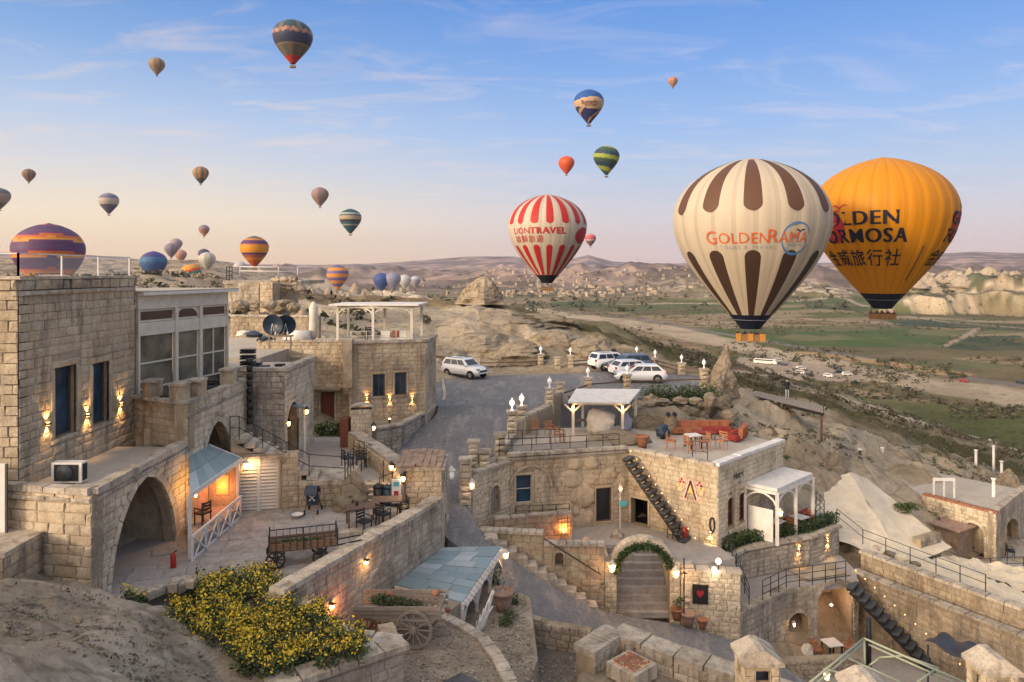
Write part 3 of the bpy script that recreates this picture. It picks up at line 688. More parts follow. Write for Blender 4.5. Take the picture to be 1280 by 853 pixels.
def sconce_light(p, n, energy, col=(1, .55, .2), down=True, up=True, root=None, size=1.0):
    for s_, on in ((-1, down), (1, up)):
        if not on: continue
        ld = bpy.data.lights.new('lamp_beam', 'SPOT'); ld.energy = energy; ld.color = col; ld.spot_size = math.radians(95*size); ld.spot_blend = .8; ld.shadow_soft_size = .04
        o = bpy.data.objects.new('lamp_beam', ld); link(o, root); o.location = Vector(p)+Vector(n)*.10+Vector((0, 0, s_*.10))
        o.rotation_euler = (Vector((0, 0, -s_))+Vector(n)*.30).to_track_quat('Z', 'Y').to_euler()
def sconce(p, n, label, energy=22, down=True, up=True, group='wall lights that wash the stone', body='black'):
    p = Vector(p); n = Vector(n); t = thing('wall_lamp', label, 'wall lamp', p, group, world=True)
    a = n.cross(Vector((0, 0, 1))); mb = MB()
    mb.bar(p+n*.0, p+n*.12, .16, .07); mb.build('lamp_body', M[body], t)
    g = MB(); g.bar(p+n*.06+Vector((0,0,.035)), p+n*.06+Vector((0,0,.05)), .09, .06); g.bar(p+n*.06-Vector((0,0,.05)), p+n*.06-Vector((0,0,.035)), .09, .06); g.build('bulb', M['amber'], t)
    sconce_light(p, n, energy, down=down, up=up, root=t); return t
def point_light(p, energy, col=(1, .6, .28), r=.06, root=None):
    ld = bpy.data.lights.new('bulb_light', 'POINT'); ld.energy = energy; ld.color = col; ld.shadow_soft_size = r
    o = bpy.data.objects.new('bulb_light', ld); link(o, root); o.location = p; return o
def lantern(p, n, label, lit=True, energy=14, s=1.0, white=True, group='lanterns on brackets', mat='amber'):
    """six-sided lantern on a bracket, p = the point on the wall or post"""
    p = Vector(p); n = Vector(n); t = thing('lantern', label, 'lantern', p, group); c = p+n*.22*s
    b = MB(); b.bar(p, c+Vector((0, 0, .22*s)), .03*s); b.bar(p+Vector((0,0,-.1*s)), p+Vector((0,0,.12*s)), .08*s, .04*s); b.build('bracket', M['cream' if white else 'black'], t)
    h = MB(); h.lathe([(.13*s, .10*s), (.15*s, .12*s), (.06*s, .22*s), (.015*s, .28*s)], c, 6, False); h.lathe([(.03*s, -.20*s), (.08*s, -.16*s), (.09*s, -.13*s)], c, 6, False)
    for k in range(6): a = k*math.pi/3; h.bar(c+Vector((.085*s*math.cos(a), .085*s*math.sin(a), -.14*s)), c+Vector((.125*s*math.cos(a), .125*s*math.sin(a), .11*s)), .014*s)
    h.build('cage', M['cream' if white else 'black'], t)
    g = MB(); g.lathe([(.05*s, -.13*s), (.085*s, -.02*s), (.085*s, .05*s), (.05*s, .10*s)], c, 8); g.build('bulb', M[mat if lit else 'globeoff'], t)
    if lit: point_light(c+n*.16*s, energy, root=t)
    return t
def railing(pts, label, h=1.0, step=1.1, rails=3, mat='black', r=.018, cat='railing', name='railing', post_r=.024, group=None, balus=0):
    pts = [Vector(p) for p in pts]; t = thing(name, label, cat, pts[0], group); seen = []
    for i, (a, b) in enumerate(zip(pts[:-1], pts[1:])):
        L_ = (b-a).length; n = max(1, round(L_/step))
        for k in range(n+1):
            if k == 0 and i: continue
            q = a.lerp(b, k/n); mb = MB(); mb.cyl(q, q+Vector((0, 0, h)), post_r, n=5); mb.build('post', M[mat], t)
        for k in range(rails):
            z = Vector((0, 0, h*(1-k/max(1, rails)))); mb = MB(); mb.cyl(a+z, b+z, r, n=5); mb.build('rail', M[mat], t)
        if balus:
            m = max(1, int(L_/balus)); mb = MB()
            for k in range(m): q = a.lerp(b, (k+.5)/m); mb.cyl(q+Vector((0,0,.06)), q+Vector((0, 0, h)), .009, n=4)
            tag(mb.build('bars', M[mat], t), kind='stuff')
    return t
def slab(name, poly, z0, z1, mat, kind='structure', ztop=None, parent=None):
    mb = MB(); mb.prism([(p[0], p[1]) for p in poly], z0, z1, ztop); o = mb.build(name, M[mat], parent)
    if parent is None: tag(o, kind=kind)
    return o
def coping(pts, w, h, root, mat='coping', seg=.8, seed=0, over=.06, name='coping_stone'):
    """capping stones laid end to end along a line of points (z = underside)"""
    r = random.Random(seed)
    for a, b in zip(pts[:-1], pts[1:]):
        a = Vector(a); b = Vector(b); L_ = (b-a).length; n = max(1, round(L_/seg)); d = (b-a)/n
        for k in range(n):
            p = a+d*k; q = a+d*(k+1); c = (p+q)/2; mb = MB(); dd = (q-p).normalized(); s_ = Vector((-dd.y, dd.x, 0)).normalized()
            hh = h*r.uniform(.9, 1.1); ww = w*r.uniform(.96, 1.05)/2; e = (q-p)*.012
            lo = [p+e-s_*ww, q-e-s_*ww, q-e+s_*ww, p+e+s_*ww]; hi = [v+Vector((0, 0, hh))+((c-v).normalized()*.02) for v in lo]
            mb.add(lo+hi, [(0,3,2,1),(4,5,6,7),(0,1,5,4),(1,2,6,5),(2,3,7,6),(3,0,4,7)]); mb.build(name, M[mat], root)
def leafy(name, centre, size, n, mat, parent, seed=0, leaf=.09, fn=None):
    """a crown of many small leaf faces spread through a volume"""
    r = random.Random(seed); mb = MB(); c = Vector(centre)
    lumps = [(Vector((r.uniform(-.6, .6)*size[0], r.uniform(-.6, .6)*size[1], r.uniform(-.3, .6)*size[2])), r.uniform(.3, .6)) for _ in range(7)]
    for i in range(n):
        if fn: p = Vector(fn(r))
        else:
            lc, lr = r.choice(lumps); v = Vector((r.gauss(0, 1), r.gauss(0, 1), r.gauss(0, 1))).normalized()*lr*r.uniform(.6, 1.05)
            p = c+lc+Vector((v.x*size[0], v.y*size[1], v.z*size[2]))
        a = Vector((r.gauss(0, 1), r.gauss(0, 1), r.gauss(0, .6))).normalized(); b = a.cross(Vector((r.gauss(0, 1), r.gauss(0, 1), r.gauss(0, 1)))).normalized(); l = leaf*r.uniform(.6, 1.4)
        if isinstance(mat, (list, tuple)): mb.mi = r.choices(range(len(mat)), [3]*len(mat))[0]
        mb.add([p-a*l, p+b*l*.5, p+a*l, p-b*l*.5], [(0,1,2,3)])
    return mb.build(name, [M[m] for m in mat] if isinstance(mat, (list, tuple)) else M[mat], parent)
# ------------------------------------------------------------ hot air balloons
PROF = [(0, .13), (.03, .17), (.10, .285), (.20, .455), (.32, .645), (.44, .81), (.54, .915), (.64, .98), (.72, 1.0), (.80, .985), (.90, .90), (.98, .77), (1.05, .575), (1.105, .33), (1.135, .12), (1.145, .0)]
_hp = np.array([p[0] for p in PROF]); _rp = np.array([p[1] for p in PROF])
def prof(h):
    """radius (in R) at height h (in D), smooth"""
    i = int(np.clip(np.searchsorted(_hp, h)-1, 0, len(_hp)-2)); h0, h1 = _hp[i], _hp[i+1]; t = (h-h0)/(h1-h0)
    m0 = (_rp[min(i+1, len(_rp)-1)]-_rp[max(i-1, 0)])/(_hp[min(i+1, len(_hp)-1)]-_hp[max(i-1, 0)]); m1 = (_rp[min(i+2, len(_rp)-1)]-_rp[i])/(_hp[min(i+2, len(_hp)-1)]-_hp[i])
    if i == len(_hp)-2: return float(_rp[i]*math.sqrt(max(0, 1-t)))
    d = h1-h0; return float((2*t**3-3*t*t+1)*_rp[i]+(t**3-2*t*t+t)*d*m0+(-2*t**3+3*t*t)*_rp[i+1]+(t**3-t*t)*d*m1)
def fabric():
    m, t, b = newmat('balloon_fabric'); a = t.nodes.new('ShaderNodeAttribute'); a.attribute_name = 'Col'
    n = tnoise(t, .6, 4, .6); c = mixc(t, mth(t, 'MULTIPLY', n, .18), a.outputs['Color'], (.55, .5, .45), 'MULTIPLY')
    t.links.new(c, b.inputs['Base Color']); b.inputs['Roughness'].default_value = .55; b.inputs['Specular IOR Level'].default_value = .25
    return m
M['fabric'] = fabric()
def envelope(D, colfn, gores=24, sub=3, rings=44, bulge=.02):
    R = D/2; n = gores*sub; hs = [1.145*(1-(1-k/(rings-1))**1.0) for k in range(rings)]; hs[-1] = 1.1445
    vs = []; fs = []; cols = []
    for h in hs:
        rr = prof(h)*R
        for k in range(n):
            a = 2*math.pi*k/n; s_ = (k % sub)/sub; bl = 1+bulge*math.sin(math.pi*s_)*min(1, rr/R+.2)
            vs.append((rr*bl*math.cos(a), rr*bl*math.sin(a), h*D))
    for j in range(rings-1):
        for k in range(n):
            fs.append((j*n+k, j*n+(k+1) % n, (j+1)*n+(k+1) % n, (j+1)*n+k))
            cl = colfn((hs[j]+hs[j+1])/2/1.145, 2*math.pi*(k+.5)/n, k//sub); q = .84 if sub > 2 and k % sub == 0 else 1.0; cols.append(tuple(c*q for c in cl[:3]))
    me = bpy.data.meshes.new('envelope'); me.from_pydata(vs, [], fs); me.polygons.foreach_set('use_smooth', [True]*len(fs))
    ca = me.color_attributes.new('Col', 'FLOAT_COLOR', 'CORNER'); ca.data.foreach_set('color', np.repeat(np.array([(*c[:3], 1) for c in cols], np.float32), 4, 0).ravel())
    me.materials.append(M['fabric']); return me
def surf(D, u, h, off=.0, phi0=-math.pi/2):
    """point on the envelope: u = metres around from the meridian facing phi0, h = height in D"""
    R = D/2; rr = prof(h)*R*1.014+off; a = phi0+u/(R); return (rr*math.cos(a), rr*math.sin(a), h*D)
def decal(D, body, font_size, uc, hc, mat, parent, name='lettering', phi0=-math.pi/2, bold=0.0, sx=1.0, space=1.0, align='CENTER', off=.09):
    cu = bpy.data.curves.new('text', 'FONT'); cu.body = body; cu.size = font_size; cu.align_x = align; cu.align_y = 'CENTER'; cu.space_character = space
    cu.offset = bold; cu.resolution_u = 3
    ob = bpy.data.objects.new('tmp_text', cu); C.objects.link(ob); dg = bpy.context.evaluated_depsgraph_get(); me = bpy.data.meshes.new_from_object(ob.evaluated_get(dg))
    bpy.data.objects.remove(ob); vs = [surf(D, uc+v.co.x*sx, hc+v.co.y/D, off, phi0) for v in me.vertices]
    mb = MB(); mb.add(vs, [tuple(p.vertices) for p in me.polygons]); bpy.data.meshes.remove(me); return mb.build(name, M[mat], parent)
def petal(D, ang, h0, h1, wang, round_top, round_bot, mat, parent, name='stripe', off=.05, n=16):
    """a long stripe with rounded ends printed on the fabric"""
    rows = []; R = D/2
    ra_ = wang/2*R*.85/D; hl = [h0+(h1-h0)*k/n for k in range(n+1)]
    if round_top: hl = [h for h in hl if h < h1-ra_]+[h1-ra_*(1-math.sin(math.pi/2*k/9)) for k in range(10)]
    if round_bot: hl = [h0+ra_*(1-math.cos(math.pi/2*k/9)) for k in range(10)]+[h for h in hl if h > h0+ra_]
    for h in hl:
        w = wang/2; rad = ra_
        if round_top and h1-h < rad: w *= math.sqrt(max(0.0, 1-((h-(h1-rad))/rad)**2))
        if round_bot and h-h0 < rad: w *= math.sqrt(max(0.0, 1-(((h0+rad)-h)/rad)**2))
        w = max(w, .0005); rr = prof(h)*R*1.014+off
        rows.append([(rr*math.cos(ang+w*s_), rr*math.sin(ang+w*s_), h*D) for s_ in (-1, -.5, 0, .5, 1)])
    # finer rows near rounded ends
    return MB().grid(rows).build(name, M[mat], parent)
def fine(h0, h1, r0, r1, n): return [h0+(h1-h0)*k/n for k in range(n+1)]
M['basket'] = plain('wicker_basket', (.22,.12,.05), .85, var=.35)
M['basketpad'] = plain('ochre_basket_padding', (.42,.19,.03), .7, var=.1)
M['print_brown'] = plain('brown_print', (.10,.045,.022), .6); M['print_dark'] = plain('dark_brown_print', (.055,.028,.018), .6)
M['print_red'] = plain('red_print', (.42,.018,.015), .6); M['print_orange'] = plain('orange_print', (.60,.10,.02), .6)
M['print_navy'] = plain('navy_print', (.008,.010,.022), .6); M['print_blue'] = plain('blue_print', (.07,.20,.42), .6); M['print_grey'] = plain('grey_print', (.28,.30,.36), .6)
M['print_crimson'] = plain('crimson_print', (.36,.02,.03), .6); M['print_orangebird'] = plain('orange_bird_print', (.75,.22,.03), .6)
def small_person(h=1.7, coat=(.03,.03,.035), legs=(.05,.05,.07), pose='stand', name='body'):
    """one skinned body mesh, 1.7 m tall, standing with feet at z=0; coat and trousers by height"""
    V = [(0,0,.92),(0,0,1.12),(0,.0,1.36),(0,-.01,1.47),(0,-.02,1.58),(0,-.015,1.66),
         (-.17,0,1.38),(-.22,.02,1.12),(-.19,-.10,.92),(.17,0,1.38),(.22,.02,1.12),(.19,-.10,.92),
         (-.09,0,.86),(-.10,-.01,.48),(-.11,.01,.08),(-.11,-.13,.03),(.09,0,.86),(.10,.02,.48),(.11,.03,.08),(.12,-.11,.03)]
    if pose == 'camera': V[7] = (-.26,-.06,1.18); V[8] = (-.08,-.24,1.46); V[10] = (.26,-.06,1.18); V[11] = (.08,-.24,1.46)
    if pose == 'walk': V[13] = (-.09,-.14,.50); V[14] = (-.10,-.26,.12); V[15] = (-.10,-.38,.10); V[17] = (.09,.10,.48); V[18] = (.10,.26,.10); V[19] = (.10,.15,.03)
    E = [(0,1),(1,2),(2,3),(3,4),(4,5),(2,6),(6,7),(7,8),(2,9),(9,10),(10,11),(0,12),(12,13),(13,14),(14,15),(0,16),(16,17),(17,18),(18,19)]
    Rd = [.15,.14,.15,.06,.10,.085,.075,.055,.04,.075,.055,.04,.095,.065,.05,.045,.095,.065,.05,.045]
    me = bpy.data.meshes.new('person_skeleton'); me.from_pydata(V, E, []); ob = bpy.data.objects.new('tmp_person', me); C.objects.link(ob)
    md = ob.modifiers.new('skin', 'SKIN'); sk_ = me.skin_vertices[0].data
    for i, r_ in enumerate(Rd): sk_[i].radius = (r_, r_*.8)
    sk_[0].use_root = True; ob.modifiers.new('sub', 'SUBSURF').levels = 1
    dg = bpy.context.evaluated_depsgraph_get(); m2 = bpy.data.meshes.new_from_object(ob.evaluated_get(dg)); bpy.data.objects.remove(ob)
    cm = plain('coat_fabric', coat, .85); lm = plain('trouser_fabric', legs, .85); hm = plain('dark_hair', (.02,.014,.01), .8); skm = plain('skin', (.42,.25,.17), .6)
    for m in (cm, lm, hm, skm): m2.materials.append(m)
    for p in m2.polygons:
        z = p.center.z; p.use_smooth = True
        p.material_index = (1 if z < .80 else 0) if z < 1.46 else (3 if (z < 1.56 or (p.center.y < -.05 and z < 1.66)) else 2)
    m2.name = 'body'; return m2
PERSON_DARK = small_person(); PERSON_BLUE = small_person(coat=(.04,.07,.14)); PERSON_RED = small_person(coat=(.25,.03,.03)); PERSON_WHITE = small_person(coat=(.5,.48,.45))
def basket(parent, D, s=1.0, pads=False, people=0, big=False, drop=.055):
    """burner frame, cables and wicker basket under the mouth; returns the list of standing spots"""
    w, d, h = (4.6*s, 1.7*s, 1.15*s) if big else (D*.135, D*.085, D*.05); zt = -drop*D; zb = zt-h
    for sx in (-1, 1):
        for sy in (-1, 1):
            mb = MB(); mb.cyl((sx*w*.46, sy*d*.46, zt), (sx*prof(0)*D/2, sy*prof(0)*D/2*.5, .01*D), .018*s*max(1, D/22), n=4); mb.build('cable', M['darkgrey'], parent)
    b = MB(); b.box(-w/2, w/2, -d/2, d/2, zb, zb+.08*s)
    th = .07*s
    for (x0, x1, y0, y1) in ((-w/2, w/2, -d/2, -d/2+th), (-w/2, w/2, d/2-th, d/2), (-w/2, -w/2+th, -d/2+th, d/2-th), (w/2-th, w/2, -d/2+th, d/2-th)): b.box(x0, x1, y0, y1, zb+.08*s, zt)
    bk = b.build('basket', M['basket'], parent)
    r = MB(); r.tube([(-w/2, -d/2, zt), (w/2, -d/2, zt), (w/2, d/2, zt), (-w/2, d/2, zt), (-w/2, -d/2, zt)], .05*s, 6); r.build('basket_rim', M['darkgrey'], bk)
    if pads:
        for x in (-w*.40, 0, w*.40):
            p = MB(); p.box(x-.42*s, x+.42*s, -d/2-.10*s, -d/2-.002, zb+.02, zt+.10*s); p.box(x-.42*s, x+.42*s, d/2+.002, d/2+.10*s, zb+.02, zt+.10*s); p.build('corner_pad', M['basketpad'], bk)
    if D > 15:
        f = MB(); q = w*.16; zf = zt+ (1.0*s if big else D*.035)
        for sx in (-1, 1):
            for sy in (-1, 1): f.cyl((sx*q, sy*q*.6, zt), (sx*q, sy*q*.6, zf), .025*s, n=5)
        f.tube([(-q, -q*.6, zf), (q, -q*.6, zf), (q, q*.6, zf), (-q, q*.6, zf), (-q, -q*.6, zf)], .03*s, 5)
        for x in (-.22*s, .22*s): f.cyl((x, 0, zf-.15*s), (x, 0, zf+.35*s), .14*s, .10*s, 8)
        f.build('burner', M['darkgrey'], parent)
    return zb+.08*s, w, d
cc = lambda r, g, b: tuple(c for c in lin(r, g, b)[:3])
def bands(stops):
    def f(h, a, g):
        for t, c in stops:
            if h <= t: return c
        return stops[-1][1]
    return f
def stair_bands(cols, n, step=.012, mouth=None):
    """bands of colour that climb gore by gore and fall again"""
    def f(h, a, g):
        if mouth and h < mouth[0]: return mouth[1]
        k = abs((g % 8)-4)*step; return cols[int((h+k)*n) % len(cols)]
    return f
def swirl(cols, n, tw, top=None, mouth=None):
    def f(h, a, g):
        if mouth and h < mouth[0]: return mouth[1]
        return cols[int(math.floor((h*n+tw*a/(2*math.pi))*1.0)) % len(cols)]
    return f
def balloon(px, ptop, wpx, D, colfn, label, tilt=0, gores=24, sub=2, rings=30, mouth_px=None, group=None, cat='hot air balloon', yaw=0):
    Y = F*D/wpx; x, _, ztop = P(px, ptop, Y); loc = (x, Y, ztop-1.145*D)
    t = thing('hot_air_balloon', label, cat, loc, group, world=False); t.rotation_euler = (0, tilt, yaw)
    link(bpy.data.objects.new('envelope', envelope(D, colfn, gores, sub, rings)), t); basket(t, D, s=max(.6, D/20)); return t
# --- the cream balloon with brown stripes
D = 24.0; Yb = F*D/186; x, _, zt = P(938, 198, Yb)
cream = (.50,.425,.325)
t = thing('hot_air_balloon', 'big cream balloon with brown striped top and bottom and GOLDEN RAMA in red letters', 'hot air balloon', (x, Yb, zt-1.145*D), world=False)
t.rotation_euler = (0, 0, math.atan2(-x, Yb)*.9)
link(bpy.data.objects.new('envelope', envelope(D, bands([(.085, (.010,.013,.03)), (1, cream)]), 24, 4, 60)), t)
for k in range(12):
    a = -math.pi/2+2*math.pi*k/12
    petal(D, a, .755, 1.118, .225, False, True, 'print_brown', t, n=34); petal(D, a, .098, .515, .225, True, False, 'print_dark', t, n=34)
petal_ring = MB()
ringpts = [surf(D, D/2*2*math.pi*k/48, .062, .06) for k in range(49)]
petal_ring.tube(ringpts, .035, 4); petal_ring.build('mouth_tape', M['print_grey'], t)
decal(D, 'G', 2.75, -6.35, .590, 'print_orange', t, bold=0); decal(D, 'OLDEN', 2.25, -5.25, .584, 'print_orange', t, space=1.05, bold=0, align='LEFT')
decal(D, 'R', 2.75, 2.75, .595, 'print_orange', t, bold=0); decal(D, 'AMA', 2.25, 3.75, .588, 'print_orange', t, space=1.05, bold=0, align='LEFT')
decal(D, 'TOURS & TRAVEL', .72, -.9, .531, 'print_grey', t, space=1.6)
em = MB(); uc, hc, ra = 6.6, .585, 2.45
for a0, a1, wd in ((15, 205, .26), (185, 345, .34)):
    rows = []
    for k in range(25):
        a = math.radians(a0+(a1-a0)*k/24); tt = math.sin(math.pi*k/24)**.6*wd+.02
        rows.append([surf(D, uc+(ra-tt)*math.cos(a), hc+(ra-tt)*math.sin(a)/D, .075), surf(D, uc+ra*math.cos(a), hc+ra*math.sin(a)/D, .075)])
    em.grid(rows)
em.build('round_emblem', M['print_blue'], t)
def bird(D, uc, hc, s_, mat, parent, phi0=-math.pi/2, flip=1, off=.10):
    mb = MB(); top = [(-1.0,.15),(-.55,.32),(-.2,.12),(0,-.05),(.25,.2),(.7,.33),(1.1,.12)]; bot = [(-1.0,.13),(-.6,.14),(-.25,-.08),(0,-.32),(.25,-.02),(.7,.16),(1.1,.10)]
    mb.grid([[surf(D, uc+flip*x_*s_, hc+y_*s_/D, off, phi0) for x_, y_ in r_] for r_ in (bot, top)]); return mb.build('bird_emblem', M[mat], parent)
bird(D, 7.0, .632, .85, 'print_navy', t)
decal(D, 'SINCE 1971', .5, 6.6, .545, 'print_blue', t)
zb, w, d = basket(t, D, 1.0, True, 0, True, drop=.035)
RAMA = (t, zb, w, d)
# --- the golden balloon
D2 = 25.0; Y2 = F*D2/165; x2, _, zt2 = P(1103, 197, Y2)
gold = (.55,.22,.007)
t2 = thing('hot_air_balloon', 'big golden yellow balloon with black FORMOSA lettering behind the cream one', 'hot air balloon', (x2, Y2, zt2-1.145*D2), world=False)
t2.rotation_euler = (0, 0, math.atan2(-x2, Y2)*.9)
link(bpy.data.objects.new('envelope', envelope(D2, bands([(.095, (.012,.016,.035)), (1, gold)]), 28, 4, 60)), t2)
mb = MB(); mb.tube([surf(D2, D2/2*2*math.pi*k/48, .068, .06) for k in range(49)], .035, 4); mb.build('mouth_tape', M['print_grey'], t2)
for ph in (-math.pi/2-.03, -math.pi/2+2.05):
    for dx in (-.13, 0, .13): decal(D2, 'GOLDEN', 3.5, -5.3+dx, .655, 'print_navy', t2, phi0=ph, bold=.012, space=1.12, sx=1.02, off=.09+dx*.1)
    for dx in (-.13, 0, .13): decal(D2, 'FORMOSA', 3.5, -4.7+dx, .530, 'print_navy', t2, phi0=ph, bold=.012, space=1.10, sx=1.02, off=.09+dx*.1)
    decal(D2, '金威旅行社', 3.2, -5.6, .37, 'print_navy', t2, phi0=ph, bold=.02, space=1.15, sx=1.1, off=.12)
    sb = MB(); pts = []
    for k in range(29):
        a = 2*math.pi*k/28; pts.append((math.cos(a), math.sin(a)))
    sb.grid([[surf(D2, -9.6+ra_*c_, .60+ra_*s_/D2, .07, ph) for c_, s_ in pts] for ra_ in (.02, 1.1, 2.1, 2.9)]); sb.build('round_emblem', M['print_crimson'], t2)
    bird(D2, -9.0, .62, .9, 'print_orangebird', t2, ph, 1, .13); bird(D2, -10.2, .575, .8, 'print_orangebird', t2, ph, 1, .13)
    bird(D2, -7.4, .745, 1.5, 'print_crimson', t2, ph, 1, .10); bird(D2, -8.8, .71, 1.2, 'print_crimson', t2, ph, 1, .10)
sm = MB()
for k in range(22):
    h = .22+.25*k/22; a = -math.pi/2+.60; R_ = prof(h)*D2/2*1.014+.06
    sm.obox((R_*math.cos(a), R_*math.sin(a), h*D2), .13, .3, .16, a+math.pi/2, 0, 0)
sm.build('vent_seam', M['print_navy'], t2)
zb2, w2, d2 = basket(t2, D2, 1.0, False, 0, True, drop=.035)
k = 0
coats = [PERSON_DARK, PERSON_BLUE, PERSON_RED, PERSON_WHITE]
for (tt, zz, ww, dd, nm) in ((*RAMA, 'cream striped'), (t2, zb2, w2, d2, 'golden yellow')):
    for i in range(10):
        lx = -ww*.43+ww*.86*(i % 5)/4+random.uniform(-.1, .1); ly = (-.45 if i < 5 else .45)
        a = tt.rotation_euler.z; wx = tt.location.x+lx*math.cos(a)-ly*math.sin(a); wy = tt.location.y+lx*math.sin(a)+ly*math.cos(a)
        o = bpy.data.objects.new('person', coats[(i*7+k) % 4]); C.objects.link(o); o.location = (wx, wy, tt.location.z+zz); o.rotation_euler = (0, 0, random.uniform(0, 6)); o.scale = (1, 1, random.uniform(.93, 1.04))
        tag(o, 'passenger standing in the basket under the %s balloon' % nm, 'person', 'passengers in the %s balloon' % nm); k += 1
# --- the red striped balloon
D = 22.0; Yl = F*D/97; x, _, zt = P(684, 243, Yl)
t = thing('hot_air_balloon', 'cream balloon with red stripes and LION TRAVEL in red letters', 'hot air balloon', (x, Yl, zt-1.145*D), world=False)
link(bpy.data.objects.new('envelope', envelope(D, bands([(.088, (.012,.014,.02)), (1, (.52,.45,.36))]), 24, 3, 44)), t)
for k in range(16):
    a = -math.pi/2+2*math.pi*k/16+.02; petal(D, a, .74, 1.12, .19, False, True, 'print_red', t, n=22); petal(D, a, .10, .48, .19, True, False, 'print_red', t, n=22)
decal(D, 'LION', 2.3, -8.3, .648, 'print_red', t, bold=.01, sx=1.1)
for dx in (-.1, .1): decal(D, 'TRAVEL', 2.5, -.3+dx, .648, 'print_red', t, bold=.01, sx=1.1, space=1.08, off=.09+dx*.1)
decal(D, '雄獅旅遊', 2.1, -6.3, .545, 'print_red', t, space=1.15, sx=1.1)
sb = MB(); sb.grid([[surf(D, 11.8+ra_*math.cos(a_)*1.5, .60+ra_*math.sin(a_)/D, .07) for a_ in [2*math.pi*k/16 for k in range(17)]] for ra_ in (.02, 1.2, 2.3)]); sb.build('round_emblem', M['print_crimson'], t)
basket(t, D, 1.0, drop=.05)
